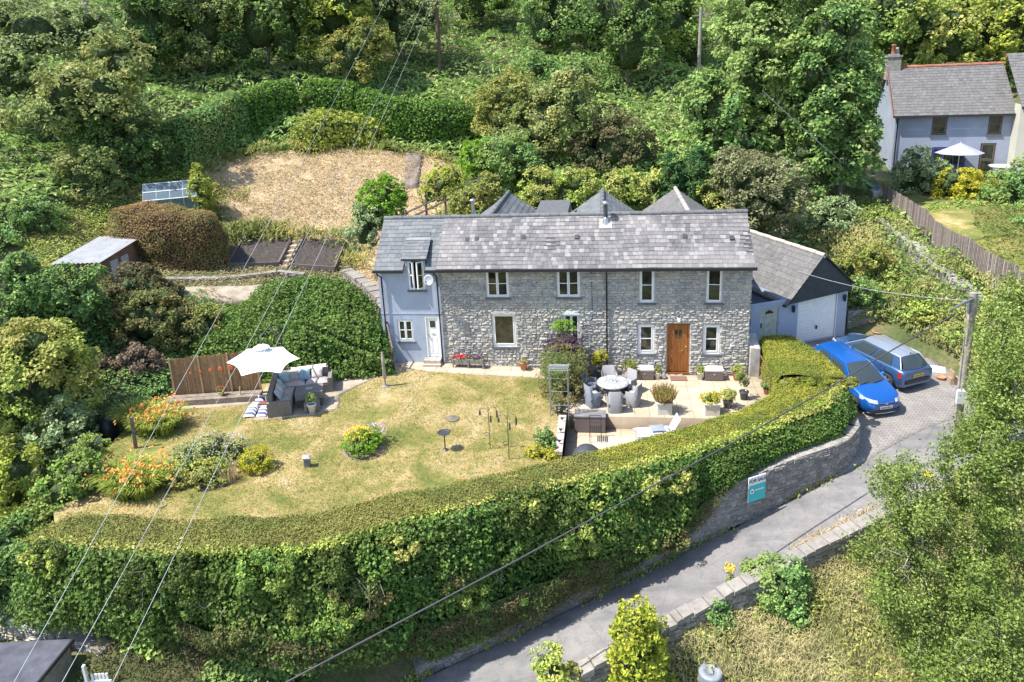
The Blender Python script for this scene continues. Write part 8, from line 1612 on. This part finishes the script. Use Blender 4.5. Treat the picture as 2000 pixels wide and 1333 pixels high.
c1.scale = (.95,)*3
c2 = car('parked_car', 'silver-blue hatchback with pale silver roof parked nose-in beside the rockery bank', (10.95, 1.42, -.30), R(118), PF, m_sb, m_sr, pitch=R(-4))
c2.scale = (.97,)*3
for c, z, rear, mcol, w_ in ((c1, .42, False, M('plate_white', (.75, .75, .72), .4), .26), (c2, .72, True, M('plate_yellow', (.75, .52, .03), .4), .26)):
    L = (PA if c is c1 else PF)['L']; s = -1 if rear else 1
    b = MB(); b.box(s*(L/2+.0)-.012+s*.012, -w_, z-.055, s*(L/2)+.012+s*.012, w_, z+.055); pl_ = b.build('number_plate', mcol, c)
    b = MB()
    for k in range(7): b.box(s*(L/2+.0)+s*.025-.002, -w_+.05+k*.065, z-.03, s*(L/2)+s*.025+.002, -w_+.09+k*.065, z+.03)
    q = b.build('plate_characters', m_ink); q.parent = pl_
b = MB(); b.box(2.09, -.62, .20, 2.155, .62, .34); b.box(2.10, -.45, .575, 2.15, .45, .60); b.build('grille', m_trim, c1); b = MB(); b.tube([(1.98, -.7, .21), (2.14, -.4, .19), (2.16, 0, .185), (2.14, .4, .19), (1.98, .7, .21)], .018, 6); b.tube([(2.05, -.52, .64), (2.15, 0, .585), (2.05, .52, .64)], .012, 6); b.build('chrome_strip', m_chr, c1)
b = MB(); b.lathe([(.001, 0), (.05, .0), (.05, .012)], (0, 0, 0), 14); e = b.build('badge', m_chr, c1); e.location = (2.145, 0, .60); e.rotation_euler = (0, R(75), 0)
for c, P_ in ((c1, PA), (c2, PF)):
    g_ = P_['gh']; b = MB(); b.tube([(g_[0]+.16, -.5, g_[6]+.01), (g_[0]+.08, -.05, g_[6]+.05)], .012, 4); b.tube([(g_[0]+.16, .1, g_[6]+.01), (g_[0]+.06, .55, g_[6]+.04)], .012, 4); b.build('wiper', m_trim, c)
b = MB(); b.box(-2.02, -.62, .40, -1.975, .62, .56); b.build('rear_bumper_insert', m_trim, c2)
b = MB(); b.tube([(-1.55, 0, 1.44), (-1.66, 0, 1.58)], .008, 4); b.ball((-1.5, 0, 1.47), .03, 6, 4); b.build('aerial', m_trim, c2)

# ================================================================== poles, wires, birches
m_pole = M('creosote_pole', (.135, .085, .065), .9, var=.25, scale=4); m_pole2 = M('weathered_pole', (.30, .265, .23), .9, var=.25, scale=4); m_wire = M('cable_black', (.05, .05, .055), .6); m_wireg = M('cable_grey', (.42, .45, .48), .5)
t = thing('telegraph_pole', 'tall brown telegraph pole behind the laurel hedge, cut by the top edge', 'pole', (-14.38, 35.4, 11.6)); MB().tube([(0, 0, 0), (.15, 0, 10.5)], [.19, .15], 10).build('shaft', m_pole, t)
t = thing('telegraph_pole', 'pale grey telegraph pole on the slope beside the big ash', 'pole', (7.65, 34.6, 8.8)); MB().tube([(0, 0, 0), (.1, 0, 7.7)], [.17, .13], 10).build('shaft', m_pole2, t); MB().box(-.6, -.05, 7.0, .7, .05, 7.1).build('cross_arm', m_pole2, t)
t = thing('telegraph_pole', 'leaning weathered pole carrying cables beside the lane near the cars', 'pole', (11.53, -4.24, -1.0)); MB().tube([(0, 0, 0), (.02, .08, 5.85)], [.15, .115], 10).build('shaft', m_pole2, t)
b = MB(); b.tube([(.02, .0, 5.7), (-.35, -.15, 5.60), (-.8, -.32, 5.42)], [.03, .045, .02], 6); b.tube([(.1, 0, 5.62), (.5, -.05, 5.55), (.95, -.12, 5.40)], [.03, .03, .015], 6); b.box(-.12, -.02, 5.2, .14, .12, 5.75); b.build('cable_fittings', M('cable_joint', (.12, .13, .16), .5), t); MB().box(-.24, -.28, 2.15, .0, -.1, 2.6).build('meter_box', M('grey_cabinet', (.55, .56, .58), .5), t)
for k in range(3): pass
# bare saplings and trunks on the hill
for (x, y, h, r_, lx, lab) in ((-44.6, 32.5, 9., .32, -.9, 'thick bare leaning trunk at the top left of the slope'), (-3.2, 41.0, 9.5, .10, .1, 'pale slender sapling trunk, tallest of those on the middle slope'), (-1.8, 42.5, 9.0, .07, .15, 'pale slender sapling right of the tallest one'), (3.4, 47.0, 8.5, .13, -.1, 'pale bare trunk at the top edge in the middle of the hill'), (9.2, 22.0, 7.0, .10, .1, 'grey slim trunk showing in front of the big ash')):
    z = float(T(x, y)); t = thing('bare_tree', lab, 'tree', (x, y, z)); b = MB(); b.tube([(0, 0, -.3), (lx*.4, 0, h*.5), (lx, 0, h)], [r_, r_*.7, r_*.35], 6); b.build('trunk', m_branch, t); b = MB()
    for k in range(9):
        zz = h*random.uniform(.35, .95); s = random.choice((-1, 1)); b.tube([(lx*zz/h, 0, zz), (lx*zz/h+s*random.uniform(.3, .9), random.uniform(-.3, .3), zz+random.uniform(.2, .8))], [r_*.3, r_*.1], 4)
    b.build('branches', m_branch, t)
def wire(name, label, a, c, sag, r_, m_, cat='cable', seg=24):
    a, c = Vector(a), Vector(c); pts = [a.lerp(c, k/seg)-Vector((0, 0, sag*4*(k/seg)*(1-k/seg))) for k in range(seg+1)]; b = MB(); b.tube(pts, r_, 5); return tag(b.build(name, m_), label, cat, None)
WIRES = 1
wire('overhead_wire', 'leftmost of the three long pale wires crossing the garden from the top', (-18.16, 36.34, 19.93), (-9.69, -20.66, 2.16), .35, .0065, m_wireg)
wire('overhead_wire', 'middle one of the three long pale wires crossing the garden', (-15.02, 37.16, 19.88), (-9.40, -20.22, 1.71), .7, .0065, m_wireg)
wire('overhead_wire', 'rightmost of the three long pale wires crossing the garden', (-14.33, 37.27, 19.92), (-8.90, -19.69, 1.20), .6, .0065, m_wireg)
BLACK = [(11.0, -4.35, 4.25), (10.71, -4.5, 4.12), (8.92, -5.31, 3.43), (6.17, -7.18, 2.74), (3.55, -8.95, 2.14), (0.4, -11.07, 1.51), (-2.31, -12.91, 0.96), (-4.67, -14.5, 0.53), (-6.74, -15.9, 0.15), (-8.81, -17.3, -0.23)]
b = MB(); b.tube(BLACK, .022, 6); tag(b.build('overhead_cable', m_wire), 'thick dark cable running from the leaning pole down over the long hedge', 'cable')
wire('service_wire', 'white service wire dropping from the big ash to the pier by the picket fence', (7.78, 10.18, 10.74), (15.4, 15.4, 4.75), .15, .018, m_wireg)
wire('service_wire', 'thin pale wire from the leaning pole to the dark gable of the garage', (11.5, -4.2, 4.6), (8.3, 4.1, 3.2), .25, .008, m_wireg)
wire('service_wire', 'dark wire leaving the leaning pole to the right', (12.4, -4.35, 4.4), (22, -4.5, 4.2), .3, .012, m_wire)
# clutter at the foot of the pole
t = thing('tarpaulin', 'crumpled turquoise tarpaulin behind the leaning pole', 'tarpaulin', (14.3, -.5, -.35)); b = MB(); n = 10; V = [(-.45+.9*i/n, -.6+1.2*j/n, .12+.10*math.sin(i*1.3)*math.cos(j*1.1)+random.uniform(-.03, .03)) for i in range(n+1) for j in range(n+1)]; b.add(V, [(i*(n+1)+j, (i+1)*(n+1)+j, (i+1)*(n+1)+j+1, i*(n+1)+j+1) for i in range(n) for j in range(n)]); b.build('sheet', M('turquoise_sheet', (.20, .52, .50), .5, var=.25), t)
tag(MB().box(13.3, .15, -.6, 13.65, .45, -.1).box(13.35, .09, -.1, 13.4, .45, .2).build('wooden_crate', M('crate_wood', (.36, .25, .17), .9)), 'small wooden crate near the foot of the leaning pole', 'crate')
tag(MB().lathe(potprof(.17, .3), (13.15, .6, -.5), 14).build('clay_pot', m_tc), 'reddish clay pot beside the wooden crate', 'pot')
b = MB(); cushion(b, (13.2, 1.35, -.25), (.85, .5, .2), rz=-.3, rx=.2); tag(b.build('white_tray', m_white), 'white plastic tray tipped over by the drive edge', 'tray')
tag(MB().lathe(potprof(.22, .25), (12.05, 4.35, .0), 14).build('clay_pot', m_tc), 'wide terracotta pot at the wall behind the silver-blue car', 'pot')
# ragwort
for (x, y, z, h, lab) in ((3.35, -9.75, -2.15, .75, 'yellow-topped ragwort growing beside the road wall'), (9.9, -6.2, -.95, .5, 'yellow weed flower at the lane edge below the birch')):
    t = thing('ragwort', lab, 'wild flower', (x, y, z)); b = MB()
    for k in range(4): b.tube([(0, 0, 0), (random.uniform(-.05, .05), random.uniform(-.05, .05), h)], .008, 4)
    b.build('stems', LM['m_mid'], t); plantmesh('leaves', [(0, 0, h*.45, .08, .08, h*.35)], 120, .06, 'm_mid', parent=t); flowers('flowers', [(0, 0, h, .13, .13, .06)], 50, 'm_flower_y', t, .05, low=-.5)
for o in list(bpy.data.objects):
    if '_o' in o: del o['_o']
